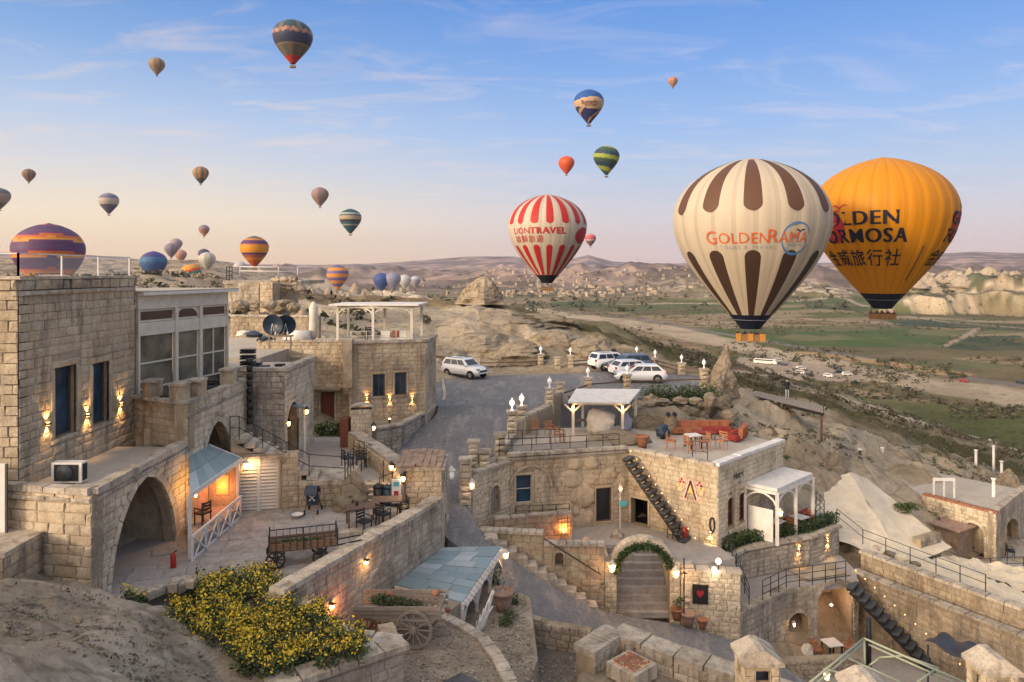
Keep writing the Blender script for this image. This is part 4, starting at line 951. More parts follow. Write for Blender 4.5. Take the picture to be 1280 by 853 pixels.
# --- all the smaller ones
navy = (.03,.045,.09); teal_ = (.03,.10,.13); tan = (.40,.27,.17)
BL = [
 (366, 25, 48, 20, None, 'dark green and navy balloon with pink zigzag band and red mouth high in the sky'),
 (196, 72, 19, 18, lambda h,a,g: (.30,.20,.11) if g % 2 else (.20,.16,.13), 'small tan and grey striped balloon high at the upper left'),
 (736, 112, 37, 20, None, 'blue balloon with a broad cream band and script, highest above the red striped one'),
 (841, 96, 12, 18, lambda h,a,g: (.42,.22,.12) if g % 2 else (.34,.17,.10), 'tiny orange brown balloon alone near the top right of the sky'),
 (708, 195, 20, 18, lambda h,a,g: (.62,.09,.03), 'plain red orange balloon with yellow figures beside the green swirled one'),
 (758, 182, 32, 19, swirl([(.30,.36,.06), (.03,.06,.10), (.05,.09,.06)], 7.5, 3), 'balloon with yellow green and navy diagonal swirls'),
 (738, 292, 14, 18, bands([(.42, (.20,.10,.10)), (.5, (.5,.42,.4)), (.8, (.45,.10,.12)), (1, (.5,.2,.2))]), 'small red and pink balloon peeking out beside the red striped balloon'),
 (36, 211, 15, 18, lambda h,a,g: (.16,.10,.07) if g % 2 else (.24,.15,.10), 'small dark brown balloon high above the left tower'),
 (0, 235, 23, 18, bands([(.3, (.14,.12,.13)), (.7, (.30,.24,.20)), (1, (.12,.12,.14))]), 'greyish balloon cut by the left edge of the photo'),
 (136, 241, 23, 18, bands([(.42, (.10,.10,.15)), (.72, (.42,.36,.30)), (.85, (.14,.15,.22)), (1, (.20,.20,.24))]), 'dark blue balloon with a cream wavy middle above the glazed terrace'),
 (61, 279, 79, 22, stair_bands([(.10,.04,.10), (.10,.045,.12), (.60,.25,.04), (.50,.13,.04), (.13,.05,.13), (.10,.06,.14)], 26, .009), 'large purple balloon with orange stepped bands sinking behind the left tower'),
 (251, 208, 19, 18, lambda h,a,g: ((.10,.16,.12) if g % 2 else (.45,.18,.06)) if h > .30 else (.07,.08,.06), 'small balloon with green and orange gores and dark tip'),
 (255, 281, 13, 18, bands([(.28, (.50,.30,.10)), (.62, (.34,.16,.13)), (1, (.24,.20,.24))]), 'tiny mauve and brown balloon with a yellow tip over the hillside'),
 (220, 298, 15, 18, lambda h,a,g: (.30,.24,.26), 'pale grey balloon partly behind a darker grey one'),
 (214, 304, 16, 18, lambda h,a,g: (.17,.15,.19) if g % 2 else (.23,.19,.22), 'dusky grey purple balloon in front of a paler one'),
 (226, 312, 14, 18, lambda h,a,g: (.46,.25,.18) if g % 2 else (.40,.22,.17), 'small salmon pink balloon low beside the blue one'),
 (192, 314, 31, 20, bands([(.3, (.10,.04,.08)), (.6, (.05,.10,.24)), (.78, (.05,.14,.26)), (1, (.06,.05,.20))]), 'deep blue balloon with a purple tip low over the valley'),
 (255, 311, 14, 18, lambda h,a,g: (.07,.07,.15), 'dark navy balloon top showing behind the cream one'),
 (259, 315, 20, 19, lambda h,a,g: (.50,.47,.40) if g % 2 else (.40,.38,.33), 'cream and grey striped balloon low over the hillside'),
 (318, 295, 34, 20, bands([(.22, (.45,.10,.03)), (.30, (.55,.20,.03)), (.38, (.35,.10,.06)), (.46, (.10,.04,.12)), (.66, (.65,.27,.02)), (.74, (.55,.2,.03)), (.85, (.10,.04,.12)), (.9, (.5,.2,.05)), (1, (.14,.11,.09))]), 'orange balloon with purple rings floating above the ruin'),
 (400, 234, 21, 18, lambda h,a,g: (.28,.18,.15) if g % 3 else (.20,.16,.17), 'plain grey brown balloon left of the teal one'),
 (438, 261, 27, 19, bands([(.30, (.03,.09,.11)), (.36, (.30,.30,.24)), (.44, (.05,.11,.13)), (.54, (.05,.05,.06)), (.70, (.36,.28,.18)), (.76, (.05,.10,.11)), (.82, (.35,.36,.30)), (1, (.03,.09,.10))]), 'teal balloon with a tan band in the middle of the sky'),
 (422, 331, 27, 19, swirl([(.60,.25,.05), (.15,.12,.26)], 8, 0), 'orange and blue ringed balloon low among the rock spires'),
 (477, 341, 20, 20, lambda h,a,g: (.05,.09,.26), 'plain blue balloon low over the far town'),
 (491, 340, 20, 20, lambda h,a,g: (.24,.24,.32), 'hazy grey balloon just right of the plain blue one'),
 (506, 343, 16, 20, lambda h,a,g: (.50,.47,.42) if g % 2 else (.40,.42,.44), 'pale cream balloon right of the hazy grey one'),
 (519, 345, 13, 20, bands([(.5, (.36,.32,.32)), (.7, (.26,.27,.33)), (1, (.42,.42,.46))]), 'palest small balloon at the right end of the low row'),
 (300, 327, 16, 18, lambda h,a,g: (.46,.42,.42), 'pale whitish balloon rising behind the ruin parapet'),
]
def f_first(h, a, g):
    if h < .16: return (.42,.04,.03)
    if h < .36: return (.09,.11,.09) if g % 3 else (.20,.11,.08)
    if h < .40: return (.22,.15,.10)
    z_ = .60+.035*abs(math.sin(a*9)); 
    if h < z_: return (.035,.045,.09) if g % 5 else (.06,.05,.08)
    if h < z_+.09: return (.38,.20,.14) if g % 2 else (.24,.13,.11)
    return (.035,.075,.09) if g % 4 else (.12,.13,.13)
def f_blue(h, a, g):
    w_ = .05*math.sin(a*2+1)
    if h < .40+w_: return (.45,.26,.14) if abs((h*2.2-(a+math.pi/2)*.45) % 1-.35) < .10 else (.03,.04,.13)
    if h < .66-w_*.6: return (.48,.33,.22)
    if abs(h-.62-(a+2.9)*.16) < .05: return (.45,.20,.16)
    return (.02,.09,.30)
for (px, pt_, w_, D_, fn, lb) in BL:
    if pt_ == 25: fn = f_first
    if pt_ == 112: fn = f_blue
    b_ = balloon(px, pt_, w_, D_, fn, lb, gores=24 if w_ > 24 else 16, sub=2, rings=34 if w_ > 24 else 22)
    if pt_ == 112:
        decal(D_, 'Butterfly', 3.4, -.4, .615, 'print_brown', b_, bold=.06); decal(D_, 'BALLOONS', 1.6, .3, .52, 'print_brown', b_, bold=.04, space=1.1)
    if pt_ == 195: decal(D_, '2', 6, -2.6, .66, 'basketpad', b_)
b_ = balloon(246, 328, 27, 20, swirl([(.62,.27,.04), (.62,.27,.04), (.05,.22,.20), (.60,.10,.03)], 9, 2), 'tilted balloon with orange, teal and red slanting stripes', tilt=math.radians(-24), sub=2, rings=34)
# ============================================================ LEFT VILLAGE
Z_COURT = -10.4
def floor_tiles(name, poly, z, mat, parent=None, sx=.9, sy=.6, rot=0.0, seed=0, cap=300, kind='structure', base=None):
    """stone slabs laid one by one on a floor; parts named paving_stone"""
    r = random.Random(seed); o = slab(name, poly, (base if base is not None else z-6), z-.03, mat, kind, parent=parent)
    c, s_ = math.cos(rot), math.sin(rot); Q = [(x*c+y*s_, -x*s_+y*c) for x, y in [(p[0], p[1]) for p in poly]]
    x0, x1 = min(q[0] for q in Q), max(q[0] for q in Q); y0, y1 = min(q[1] for q in Q), max(q[1] for q in Q); n = 0; y = y0
    me = block_mesh('paving', 1)
    def ins(x, y):
        k = False; m = len(Q)
        for i in range(m):
            (a, b), (c2, d) = Q[i], Q[(i+1) % m]
            if (b > y) != (d > y) and x < (c2-a)*(y-b)/(d-b)+a: k = not k
        return k
    while y < y1:
        h = sy*r.uniform(.8, 1.2); x = x0-r.uniform(0, sx)
        while x < x1:
            w = sx*r.uniform(.6, 1.3)
            if all(ins(a, b) for a, b in ((x+.02, y+.02), (x+w-.02, y+.02), (x+w-.02, y+h-.02), (x+.02, y+h-.02))) and n < cap:
                wx, wy = (x+w/2)*c-(y+h/2)*s_, (x+w/2)*s_+(y+h/2)*c
                m4 = Matrix.Translation((wx, wy, z+r.uniform(-.008, .012))) @ Matrix.Rotation(rot, 4, 'Z') @ Matrix.Rotation(math.radians(-90), 4, 'X') @ Matrix.Diagonal((w-.02, .05, h-.02, 1))
                inst('paving_stone', block_mesh('paving', r.randrange(6)), o, M=m4); n += 1
            x += w
        y += h
    return o
court_poly = [(-13.6,22.6),(-12.6,23.2),(-11.2,24.3),(-9.7,25.1),(-8.4,24.4),(-7.2,22.3),(-3.15,31.4),(-3.4,33.2),(-8.2,34.4),(-13.6,34.6)]
floor_tiles('courtyard', court_poly, Z_COURT, 'court', sx=1.1, sy=.7, rot=.35, cap=260)
# ---- tower
tw = Fr((-15.9, 23.2), (-15.9, 30.3)); twl = Fr((-24, 23.2), (-15.9, 23.2))
T = thing('stone_tower_house', 'tall square stone house with two narrow dark windows and a flat roof with glass rail', 'house', (-15.9, 23.2, -10))
w1 = dict(zip(('u0','u1','z0','z1'), tw.rect(68, 458, 95, 545)), k='rect', m=.22); w2 = dict(zip(('u0','u1','z0','z1'), tw.rect(115, 453, 136, 530)), k='rect', m=.22)
TW = wall(tw, 0, tw.len, -7.3, -.62, T, 'stone', ops=[w1, w2], course=.36, blen=.78, seed=3)
wall(twl, 0, twl.len, -11.5, -.62, T, 'stone_gold', course=.40, blen=.85, seed=4)
for w_ in (w1, w2): window(tw, w_, T, 'glassblue', 'wood', .25)
inst('lintel_band', block_mesh('coping', 2), T, M=tw.mat(tw.len/2, -.70, .10, (tw.len+.2, .3, .16)))
def crown_blocks(fr, L_, z0, z1, root, mats, seed, ln=.62, over=.10):
    r = random.Random(seed); u = 0
    while u < L_-.05:
        l = min(ln*r.uniform(.7, 1.3), L_-u); inst('parapet_stone', block_mesh(r.choice(mats), r.randrange(6)), root, M=fr.mat(u+l/2, (z0+z1)/2, over, (l-.015, .45, z1-z0-.01))); u += l
crown_blocks(tw, tw.len, -.61, -.25, T, ['stone', 'stone_old', 'stone_grey', 'stone'], 5); crown_blocks(twl, twl.len, -.61, -.25, T, ['stone_gold', 'stone'], 6)
coping([(-16.0, 23.1, -.24), (-16.0, 30.4, -.24)], .55, .09, T, seg=1.1); coping([(-24, 23.3, -.24), (-15.7, 23.3, -.24)], .55, .09, T, seg=1.1, seed=2)
mb = MB(); mb.box(-24, -16.2, 23.6, 30.2, -.5, -.33); mb.build('roof_floor', M['deckfloor'], T)
mb = MB(); mb.box(-24, -16.0, 30.25, 30.6, -8, -.3); mb.build('back_wall', M['stone'], T)
# glass rail on the tower roof
G = thing('glass_balustrade', 'clear glass railing with slim steel posts on the roof of the tower house', 'glass railing', (-16.05, 23.3, -.15))
for a, b in (((-16.05,23.4),(-16.05,30.2)), ((-24,23.4),(-16.05,23.4))):
    n = 3
    for k in range(n+1):
        x = a[0]+(b[0]-a[0])*k/n; y = a[1]+(b[1]-a[1])*k/n; mb = MB(); mb.bar((x, y, -.15), (x, y, .62), .05); mb.build('post', M['white'], G)
    mb = MB(); mb.bar((*a, .60), (*b, .60), .05, .04); mb.build('rail', M['white'], G)
def clear_glass():
    m, t, b_ = newmat('clear_railing_glass'); b_.inputs['Base Color'].default_value = (.9, .95, .95, 1); b_.inputs['Roughness'].default_value = .03
    tr = t.nodes.new('ShaderNodeBsdfTransparent'); mx = t.nodes.new('ShaderNodeMixShader'); mx.inputs[0].default_value = .09
    o_ = [n for n in t.nodes if n.type == 'OUTPUT_MATERIAL'][0]; t.links.new(tr.outputs[0], mx.inputs[1]); t.links.new(b_.outputs[0], mx.inputs[2]); t.links.new(mx.outputs[0], o_.inputs[0]); return m
M['clear'] = clear_glass()
for k in range(3): mb = MB(); y = 23.45+2.28*k; mb.box(-16.06, -16.04, y+.05, y+2.2, -.10, .55); mb.build('glass_panel', M['clear'], G)
for px, py, lb, dn in ((57, 530, 'left of the first tower window', True), (107, 519, 'between the two tower windows', True), (149, 505, 'right of the second tower window', True)):
    u, z = tw.uv(px, py); sconce(tw.pt(u, z, .03), tw.n, 'up and down wall light glowing amber '+lb, 38)
# ---- terrace block with the great arch
ta = Fr((-13.05, 22.5), (-13.05, 28.95)); tf = Fr((-16.4, 23.0), (-13.05, 22.38))
B = thing('arched_terrace', 'stone terrace block with one great pointed arch below the tower house', 'terrace', (-13, 22.4, -10.5))
ar = dict(zip(('u0','u1','z0','z1'), ta.rect(139, 598, 219, 726)), k='pointed', m=.26); ar['z0'] = -10.45
wall(ta, 0, ta.len, -11.2, -6.95, B, 'stone_pale', ops=[ar], course=.34, blen=.85, seed=8)
wall(tf, 0, tf.len, -11.8, -6.95, B, 'stone_gold', course=.42, blen=.9, rough=True, seed=9)
recess(ta, ar, B, 2.9, 'stone', 'court')
nw = MB(); nw.box(-15.93, -15.85, 25.4, 26.2, -8.9, -8.45); nw.build('niche', M['black'], B)  # solid black box in place of a hollow, shade put into its colour
mb = MB(); mb.prism([(-16.4,23.2),(-13.2,22.6),(-13.2,28.9),(-15.9,28.9),(-15.9,23.7)], -7.25, -7.02); mb.build('terrace_floor', M['deckfloor'], B)
coping([(-16.3,23.1,-6.94),(-13.1,22.5,-6.94)], .42, .2, B, seg=.8, seed=4); coping([(-13.15,22.45,-6.94),(-13.15,29.0,-6.94)], .46, .2, B, seg=.85, seed=3)
for fr, L_ in ((ta, ta.len), (tf, tf.len)):
    u = 0
    while u < L_-.05: l = min(.9, L_-u); inst('cornice_stone', block_mesh('stone_grey', int(u*3) % 6), B, M=fr.mat(u+l/2, -7.12, .10, (l-.01, .2, .14))); u += l
ac = thing('air_conditioner', 'grey outdoor air conditioner unit with black fan grille on the terrace', 'air conditioner', (-14.6, 23.9, -7.02))
mb = MB(); mb.box(-15.2, -14.2, 23.75, 24.1, -6.97, -6.30); mb.build('casing', M['white'], ac)
mb = MB(); mb.box(-15.1, -14.3, 23.73, 23.748, -6.9, -6.36); mb.box(-14.198, -14.18, 23.8, 24.05, -6.9, -6.36); mb.build('grille', M['black'], ac)
mb = MB(); mb.lathe([(.27,0),(.27,.02)], (0,0,0), 16); o = mb.build('fan', M['darkgrey'], ac); o.matrix_basis = Matrix.Translation((-14.75, 23.72, -6.63)) @ Matrix.Rotation(math.pi/2, 4, 'X')
wp = thing('white_shutter', 'tall plain white panel leaning at the left edge beside the tower', 'panel', (-16.2, 22.6, -9.6)); mb = MB(); mb.box(-17.4, -15.82, 22.5, 22.56, -9.7, -6.0); mb.build('panel', M['white'], wp); mb = MB(); mb.bar((-15.80,22.5,-9.7),(-15.80,22.5,-6.0), .06); mb.build('frame', M['darkgrey'], wp)
pl = thing('stone_plinth', 'rough orange stained stone block jutting out at the left edge', 'stone block', (-15.3, 21.0, -9.6))
pf = Fr((-17.5, 20.9), (-14.75, 20.9)); pf2 = Fr((-14.75, 20.9), (-14.75, 22.6)); wall(pf, 0, pf.len, -10.4, -8.3, pl, 'stone_old', course=.4, blen=.7, rough=True, seed=5); wall(pf2, 0, pf2.len, -10.4, -8.3, pl, 'stone_old', course=.4, blen=.7, rough=True, seed=6)
mb = MB(); mb.box(-17.6, -14.7, 20.85, 23.0, -8.3, -8.15); mb.build('top_slab', M['coping'], pl)
# ---- glazed terrace house
gl = Fr((-13.0, 29.0), (-13.0, 34.9)); G2 = thing('glazed_terrace_house', 'stone house with a cream framed glazed dining room over a pointed arch', 'house', (-13, 29, -10.4))
a2 = dict(zip(('u0','u1','z0','z1'), gl.rect(250, 527, 291, 575)), k='pointed', m=.22); a2['z0'] = -9.3
gl0 = Fr((-13.0, 28.7), (-13.0, 34.9)); sh = .3; glr = Fr((-15.9, 30.3), (-13.0, 28.7))
a2 = dict(a2, u0=a2['u0']+sh, u1=a2['u1']+sh)
wall(gl0, 0, gl0.len, -10.6, -5.3, G2, 'stone_pale', ops=[a2], course=.33, blen=.8, seed=12); recess(gl0, a2, G2, 2.2, 'stone_gold')
wall(glr, 0, glr.len, -7.1, -5.3, G2, 'stone', t=.4, course=.33, blen=.8, seed=13); coping([(-15.9, 30.35, -5.29), (-13.1, 28.8, -5.29)], .45, .12, G2, seg=.9, seed=19)
end = Fr((-13.0, 34.9), (-17.5, 34.9))
gle = Fr((-12.99, 34.9), (-17.5, 36.2)); 
for u in np.arange(0, gl0.len, .85): inst('cornice_stone', block_mesh('stone_grey', int(u*7) % 6), G2, M=gl0.mat(u+.42, -5.72, .11, (.84, .24, .13)))
coping([(-13.1, 28.8, -5.29), (-13.1, 34.9, -5.29)], .45, .12, G2, seg=.9, seed=9)
for k, px in enumerate((185, 219, 252, 291)):
    fq = glr if px < 230 else gl0; u, _ = fq.uv(px, 400); c = fq.pt(u, -5.2, -.2); mb = MB(); mb.obox((c.x, c.y, -4.88), .48, .62, .62, fq.ang); pr_ = mb.build('parapet_pillar', M['stone'], G2); mb = MB(); mb.obox((c.x, c.y, -4.53), .62, .76, .10); mb.build('pillar_cap', M['coping'], pr_)
mb = MB(); mb.prism([(-13.2,29),(-13.2,34.9),(-18,36),(-18,31),(-15.9,30.5)], -6.0, -5.85); mb.build('terrace_floor', M['deckfloor'], G2)
mb = MB(); mb.prism([(-13.1,34.9),(-14.4,36.4),(-18,37.2),(-18,37.6),(-13.05,35.3)], -10.6, -5.2); mb.build('end_wall', M['stone'], G2)
gg = Fr((-16.0, 30.6), (-14.5, 36.5))
def cbar(fr, u0, u1, z0, z1, off, th, root, name='frame', mat='cream'):
    mb = MB(); mb.add([fr.pt(u, z, off+t) for t in (0, th) for u, z in ((u0, z0), (u1, z0), (u1, z1), (u0, z1))], [(0,1,2,3),(7,6,5,4),(0,4,5,1),(1,5,6,2),(2,6,7,3),(3,7,4,0)]); return mb.build(name, M[mat], root)
zb0, zm1, zm2, zt_ = -5.6, -2.75, -2.2, -1.62
L_ = gg.len; us = [0.0, L_*.385, L_*.66, L_]
for u in us: cbar(gg, max(0, u-.10), min(L_, u+.10), -5.85, zt_+.05, 0, .16, G2, 'mullion_post')
cbar(gg, 0, L_, zm1, zm2, .02, .10, G2, 'transom'); cbar(gg, 0, L_, zt_, zt_+.62, .02, .12, G2, 'fascia')
for k in range(3):
    a, b = us[k]+.1, us[k+1]-.1
    cbar(gg, a, b, zm2, zt_, -.05, .03, G2, 'upper_pane', 'tile'); cbar(gg, a, b, -5.8, zm1, -.05, .03, G2, 'lower_pane', 'glassroom')  # warm tile colour on the upper panes imitates an orange reflection
    for z in (-3.95, -5.05): cbar(gg, a, b, z-.035, z+.035, -.01, .06, G2, 'glazing_bar')
    if k == 2: cbar(gg, (a+b)/2-.03, (a+b)/2+.03, -5.05, zm1, -.008, .055, G2, 'glazing_bar')
    for j in range(7): z = zm2+.12+j*(zt_-zm2-.2)/7; cbar(gg, a+.06, b-.06, z, z+.04, -.015, .04, G2, 'louvre_slat', 'wood')
    cbar(gg, a+.02, b-.02, zm2+.02, zm2+.10, -.01, .05, G2, 'sill_bar'); cbar(gg, a+.02, b-.02, zt_-.10, zt_-.02, -.01, .05, G2, 'head_bar')
# arched head in the middle bay
a, b = us[1]+.1, us[2]-.1; op = dict(u0=a, u1=b, z0=zm2, z1=zt_-.05, k='arch', rise=.55); pts = outline(op, 8)[2:]; mb = MB()
mb.grid([[gg.pt(u, z, .03) for u, z in pts], [gg.pt(u, zt_, .03) for u, z in pts]]); mb.grid([[gg.pt(u, z, .03) for u, z in pts], [gg.pt(u, z, -.04) for u, z in pts]]); mb.build('arched_head', M['cream'], G2)
cbar(gg, -.05, L_+.35, zt_+.62, zt_+.74, -.1, .6, G2, 'eaves_board', 'white')
rf = MB(); rf.prism([tuple(gg.pt(-.1, 0, .48)[:2]), tuple(gg.pt(L_+.4, 0, .48)[:2]), (-18.5, 37.5), (-20.5, 31.0)], zt_+.74, zt_+.80); rf.build('roof', M['deckfloor'], G2)
rs = MB(); rs.box(-20, -16.3, 30.5, 30.7, -5.8, zt_+.6); rs.build('side_wall', M['stone'], G2)
bk = MB(); bk.box(-20.2, -20.0, 30.8, 38, -6, zt_+.6); bk.build('back_wall', M['plaster'], G2)
for k, (px, py) in enumerate(((180,490),(232,492),(268,477))):
    p = P(px, py, 28.5+k*2.6); ch = None
# dark dining furniture behind the parapet
def make_chair(mat='black', seat='black', name='chair', label='', group=None, arms=True):
    t = thing(name, label, 'chair', (0, 0, 0), group, world=False)
    for sx in (-1, 1):
        for sy in (-1, 1): mb = MB(); mb.bar((sx*.21, sy*.2, 0), (sx*.21, sy*.2, .44 if sy < 0 else .92), .035); mb.build('leg', M[mat], t)
    mb = MB(); mb.box(-.24, .24, -.23, .23, .43, .49); mb.build('seat', M[seat], t)
    mb = MB(); 
    for z in (.58, .70, .82): mb.box(-.23, .23, .185, .215, z, z+.07)
    mb.build('backrest', M[seat if seat != 'black' else mat], t)
    if arms:
        for sx in (-1, 1): mb = MB(); mb.bar((sx*.23, -.2, .66), (sx*.23, .2, .66), .035); mb.bar((sx*.23, -.2, .46), (sx*.23, -.2, .66), .03); mb.build('armrest', M[mat], t)
    return t
def make_table(mat='wood', w=1.0, d=.8, h=.74, label='', name='table', top=None, group=None):
    t = thing(name, label, 'table', (0, 0, 0), group, world=False)
    for sx in (-1, 1):
        for sy in (-1, 1): mb = MB(); mb.bar((sx*(w/2-.07), sy*(d/2-.07), 0), (sx*(w/2-.07), sy*(d/2-.07), h-.04), .055); mb.build('leg', M[mat], t)
    mb = MB(); mb.box(-w/2, w/2, -d/2, d/2, h-.04, h); mb.build('tabletop', M[top or mat], t); return t
CH_BLACK = make_chair(label='black slatted chair behind the parapet, nearest the tower, below the glazed room'); CH_BLACK.location = (-14.9, 30.3, -5.85); CH_BLACK.rotation_euler[2] = 2.0
TB_BLACK = make_table('black', label='dark table behind the parapet under the first glazed bay'); TB_BLACK.location = (-14.0, 30.0, -5.85)
copy_tree(CH_BLACK, (-13.8, 31.0, -5.85), .3, 'black chair behind the parapet under the first window bay')
copy_tree(TB_BLACK, (-13.75, 32.1, -5.85), 0, 'dark table behind the parapet below the arched window bay')
copy_tree(CH_BLACK, (-13.6, 33.0, -5.85), 2.8, 'black chair behind the parapet between the middle pillars')
copy_tree(TB_BLACK, (-13.55, 34.0, -5.85), 0, 'dark table behind the parapet at its far end')
# ---- porch with teal roof
PR = thing('porch', 'white framed lean-to porch with a sloping teal roof and orange light inside', 'porch', (-12.4, 28, -10.4))
def sheet_roof(corners, nu, nv, root, mat='teal', th=.05, name='roof_sheet'):
    """corners: eave-left, eave-right, top-right, top-left; overlapping sheets laid as single pieces"""
    a, b, c, d = [Vector(p) for p in corners]
    for j in range(nv):
        for i in range(nu):
            q = []
            for (s_, t_) in ((i/nu, j/nv), ((i+.985)/nu, j/nv), ((i+.985)/nu, min(1, (j+1.04)/nv)), (i/nu, min(1, (j+1.04)/nv))):
                q.append(a.lerp(b, s_).lerp(d.lerp(c, s_), t_))
            q[0].z += .025; q[1].z += .025; mb = MB(); lo = [v-Vector((0, 0, th)) for v in q]
            mb.add(q+lo, [(0,1,2,3),(7,6,5,4),(4,5,1,0),(5,6,2,1),(6,7,3,2),(7,4,0,3)]); mb.build(name, M[mat], root)
ev = [(-11.6, 25.8, -7.95), (-11.6, 30.75, -7.95), (-13.0, 30.9, -7.35), (-13.0, 28.0, -7.35)]
ev = [(-11.6, 25.95, -7.98), (-11.6, 30.8, -7.98), (-13.0, 30.8, -7.40), (-13.0, 28.2, -7.40)]
ev[3] = (-12.97, 28.9, -7.42)
sheet_roof(ev, 6, 2, PR)
mb = MB(); mb.bar((-11.58, 25.9, -8.05), (-11.58, 30.85, -8.05), .06, .18); mb.build('eaves_board', M['white'], PR)
mb = MB(); mb.bar((-11.6, 30.83, -8.02), (-13.0, 30.83, -7.44), .06, .14); mb.build('eaves_board', M['white'], PR)
for y in (26.05, 30.6): mb = MB(); mb.bar((-11.66, y, -10.4), (-11.66, y, -8.1), .10); mb.build('post', M['white'], PR)
mb = MB(); mb.prism([(-12.99,28.95),(-11.6,26.1),(-11.6,30.7),(-12.99,30.7)], -10.38, -9.95); mb.build('raised_floor', M['court'], PR)
# openings seen inside: warm room wall panels
mb = MB(); mb.box(-12.95, -12.91, 28.9, 30.6, -9.95, -7.6); mb.build('inner_wall', M['plaster'], PR)
mb = MB(); mb.box(-12.9, -11.7, 30.62, 30.70, -9.95, -8.1); mb.build('end_wall', M['plaster'], PR)
gp = thing('glowing_lamp_panel', 'orange red glowing decorative lamp on the porch wall', 'lamp', (-12.3, 30.5, -9.4)); mb = MB(); mb.box(-12.55, -12.05, 30.56, 30.60, -9.45, -8.65); mb.build('glowing_panel', M['redglow'], gp); point_light((-12.3, 30.25, -9.1), 18, (1,.3,.08), .1, gp)
point_light((-12.2, 28.4, -8.5), 30, (1,.5,.16), .08, PR)
bl = MB(); bl.lathe([(.03,-.06),(.06,0),(.03,.06)], (-12.3, 28.0, -8.7), 8); bl.build('bulb', M['amber'], PR)
RL = thing('white_lattice_rail', 'white wooden rail with crossed X bracing along the porch edge', 'railing', (-11.6, 26, -10.4))
y0, y1, zr0, zr1 = 25.9, 30.5, -10.42, -9.52
for z in (zr0+.05, zr1): mb = MB(); mb.bar((-11.5, y0, z), (-11.5, y1, z), .07, .08); mb.build('rail', M['white'], RL)
n = 4
for k in range(n+1): y = y0+(y1-y0)*k/n; mb = MB(); mb.bar((-11.5, y, zr0), (-11.5, y, zr1+.04), .07); mb.build('post', M['white'], RL)
for k in range(n):
    a_, b_ = y0+(y1-y0)*k/n, y0+(y1-y0)*(k+1)/n
    mb = MB(); mb.bar((-11.47, a_, zr0), (-11.47, b_, zr1), .045); mb.build('brace', M['white'], RL); mb = MB(); mb.bar((-11.44, a_, zr1), (-11.44, b_, zr0), .045); mb.build('brace', M['white'], RL)
o = copy_tree(CH_BLACK, (-12.2, 28.4, -9.95), -2.0, 'black armchair standing inside the teal roofed porch')
lantern((-11.62, 30.9, -8.35), (.6, .5, 0), 'lit white lantern on the corner post of the teal roofed porch', energy=16, s=1.1)
fe = thing('fire_extinguisher', 'small dark red fire extinguisher standing beside the great arch', 'fire extinguisher', (-12.75, 25.35, -10.4)); mb = MB(); mb.lathe([(.09,0),(.10,.05),(.10,.42),(.05,.50),(.03,.56)], (-11.9, 25.3, -10.4), 10); mb.build('cylinder_body', M['redpaint'], fe); mb = MB(); mb.bar((-11.9,25.3,-9.86),(-11.78,25.3,-9.80), .03); mb.build('handle', M['black'], fe)
# ---- garage and outside stair
sg = Fr((-11.9, 31.2), (-9.4, 31.7)); SG = thing('outside_stair', 'masonry stair with cantilevered stone steps rising above white louvred doors', 'staircase', (-11.5, 31.5, -10.4))
gd = dict(zip(('u0','u1','z0','z1'), sg.rect(296, 574, 348, 634)), k='rect', m=.12); gd['z0'] = Z_COURT-.02
gd['u0'] = .05
wall(sg, -.6, sg.len, -10.6, -7.95, SG, 'stone', ops=[gd], course=.3, blen=.6, seed=31)
for h_, (a, b) in enumerate(((gd['u0'], (gd['u0']+gd['u1'])/2), ((gd['u0']+gd['u1'])/2, gd['u1']))):
    mb = MB(); mb.add([sg.pt(u, z, -.12) for u, z in ((a, gd['z0']), (b, gd['z0']), (b, gd['z1']), (a, gd['z1']))], [(0,1,2,3)])
    lv = mb.build('louvred_door', M['white'], SG)
    for (q0, q1, z0_, z1_) in ((a, a+.07, gd['z0'], gd['z1']), (b-.07, b, gd['z0'], gd['z1'])):
        s2 = MB(); s2.add([sg.pt(u, z, -.11+t) for t in (0, .05) for u, z in ((q0, z0_), (q1, z0_), (q1, z1_), (q0, z1_))], [(7,6,5,4),(0,4,5,1),(1,5,6,2),(2,6,7,3),(3,7,4,0)]); s2.build('stile', M['white'], lv)
    for j in range(15):
        z = gd['z0']+.06+j*(gd['z1']-gd['z0']-.1)/15; s2 = MB()
        s2.add([sg.pt(a+.08, z, -.05), sg.pt(b-.08, z, -.05), sg.pt(b-.08, z+.11, -.115), sg.pt(a+.08, z+.11, -.115), sg.pt(a+.08, z-.02, -.07), sg.pt(b-.08, z-.02, -.07)], [(0,1,2,3),(4,5,1,0)]); s2.build('louvre', M['cream'], lv)
# the flight: from the upper landing down to the right
st0 = Vector((-11.9, 31.9, -7.3)); st1 = Vector((-8.9, 32.3, -9.0)); n = 9
for k in range(n):
    p = st0.lerp(st1, k/(n-1)); mb = MB(); j = random.uniform(-.03, .03); mb.obox((p.x, p.y+.1+j, p.z-.09), .46, 1.35, .18, .12+j); mb.build('step', M['coping'], SG)
body = MB(); body.add([(-12.3,31.5,-8),(-9.3,31.75,-9.3),(-9.3,33.4,-9.3),(-12.3,33.2,-8),(-12.3,31.5,-7.45),(-9.3,31.75,-8.95),(-9.3,33.4,-8.95),(-12.3,33.2,-7.45)], [(0,3,2,1),(4,5,6,7),(0,1,5,4),(1,2,6,5),(2,3,7,6),(3,0,4,7)]); body.build('stair_body', M['stone'], SG)
railing([(-12.3,31.4,-7.3),(-11.9,31.4,-7.3),(-8.95,31.75,-9.05),(-7.4,31.9,-9.2)], 'black iron handrail running down the outside stair to the landing', 1.0, 1.05, 2)
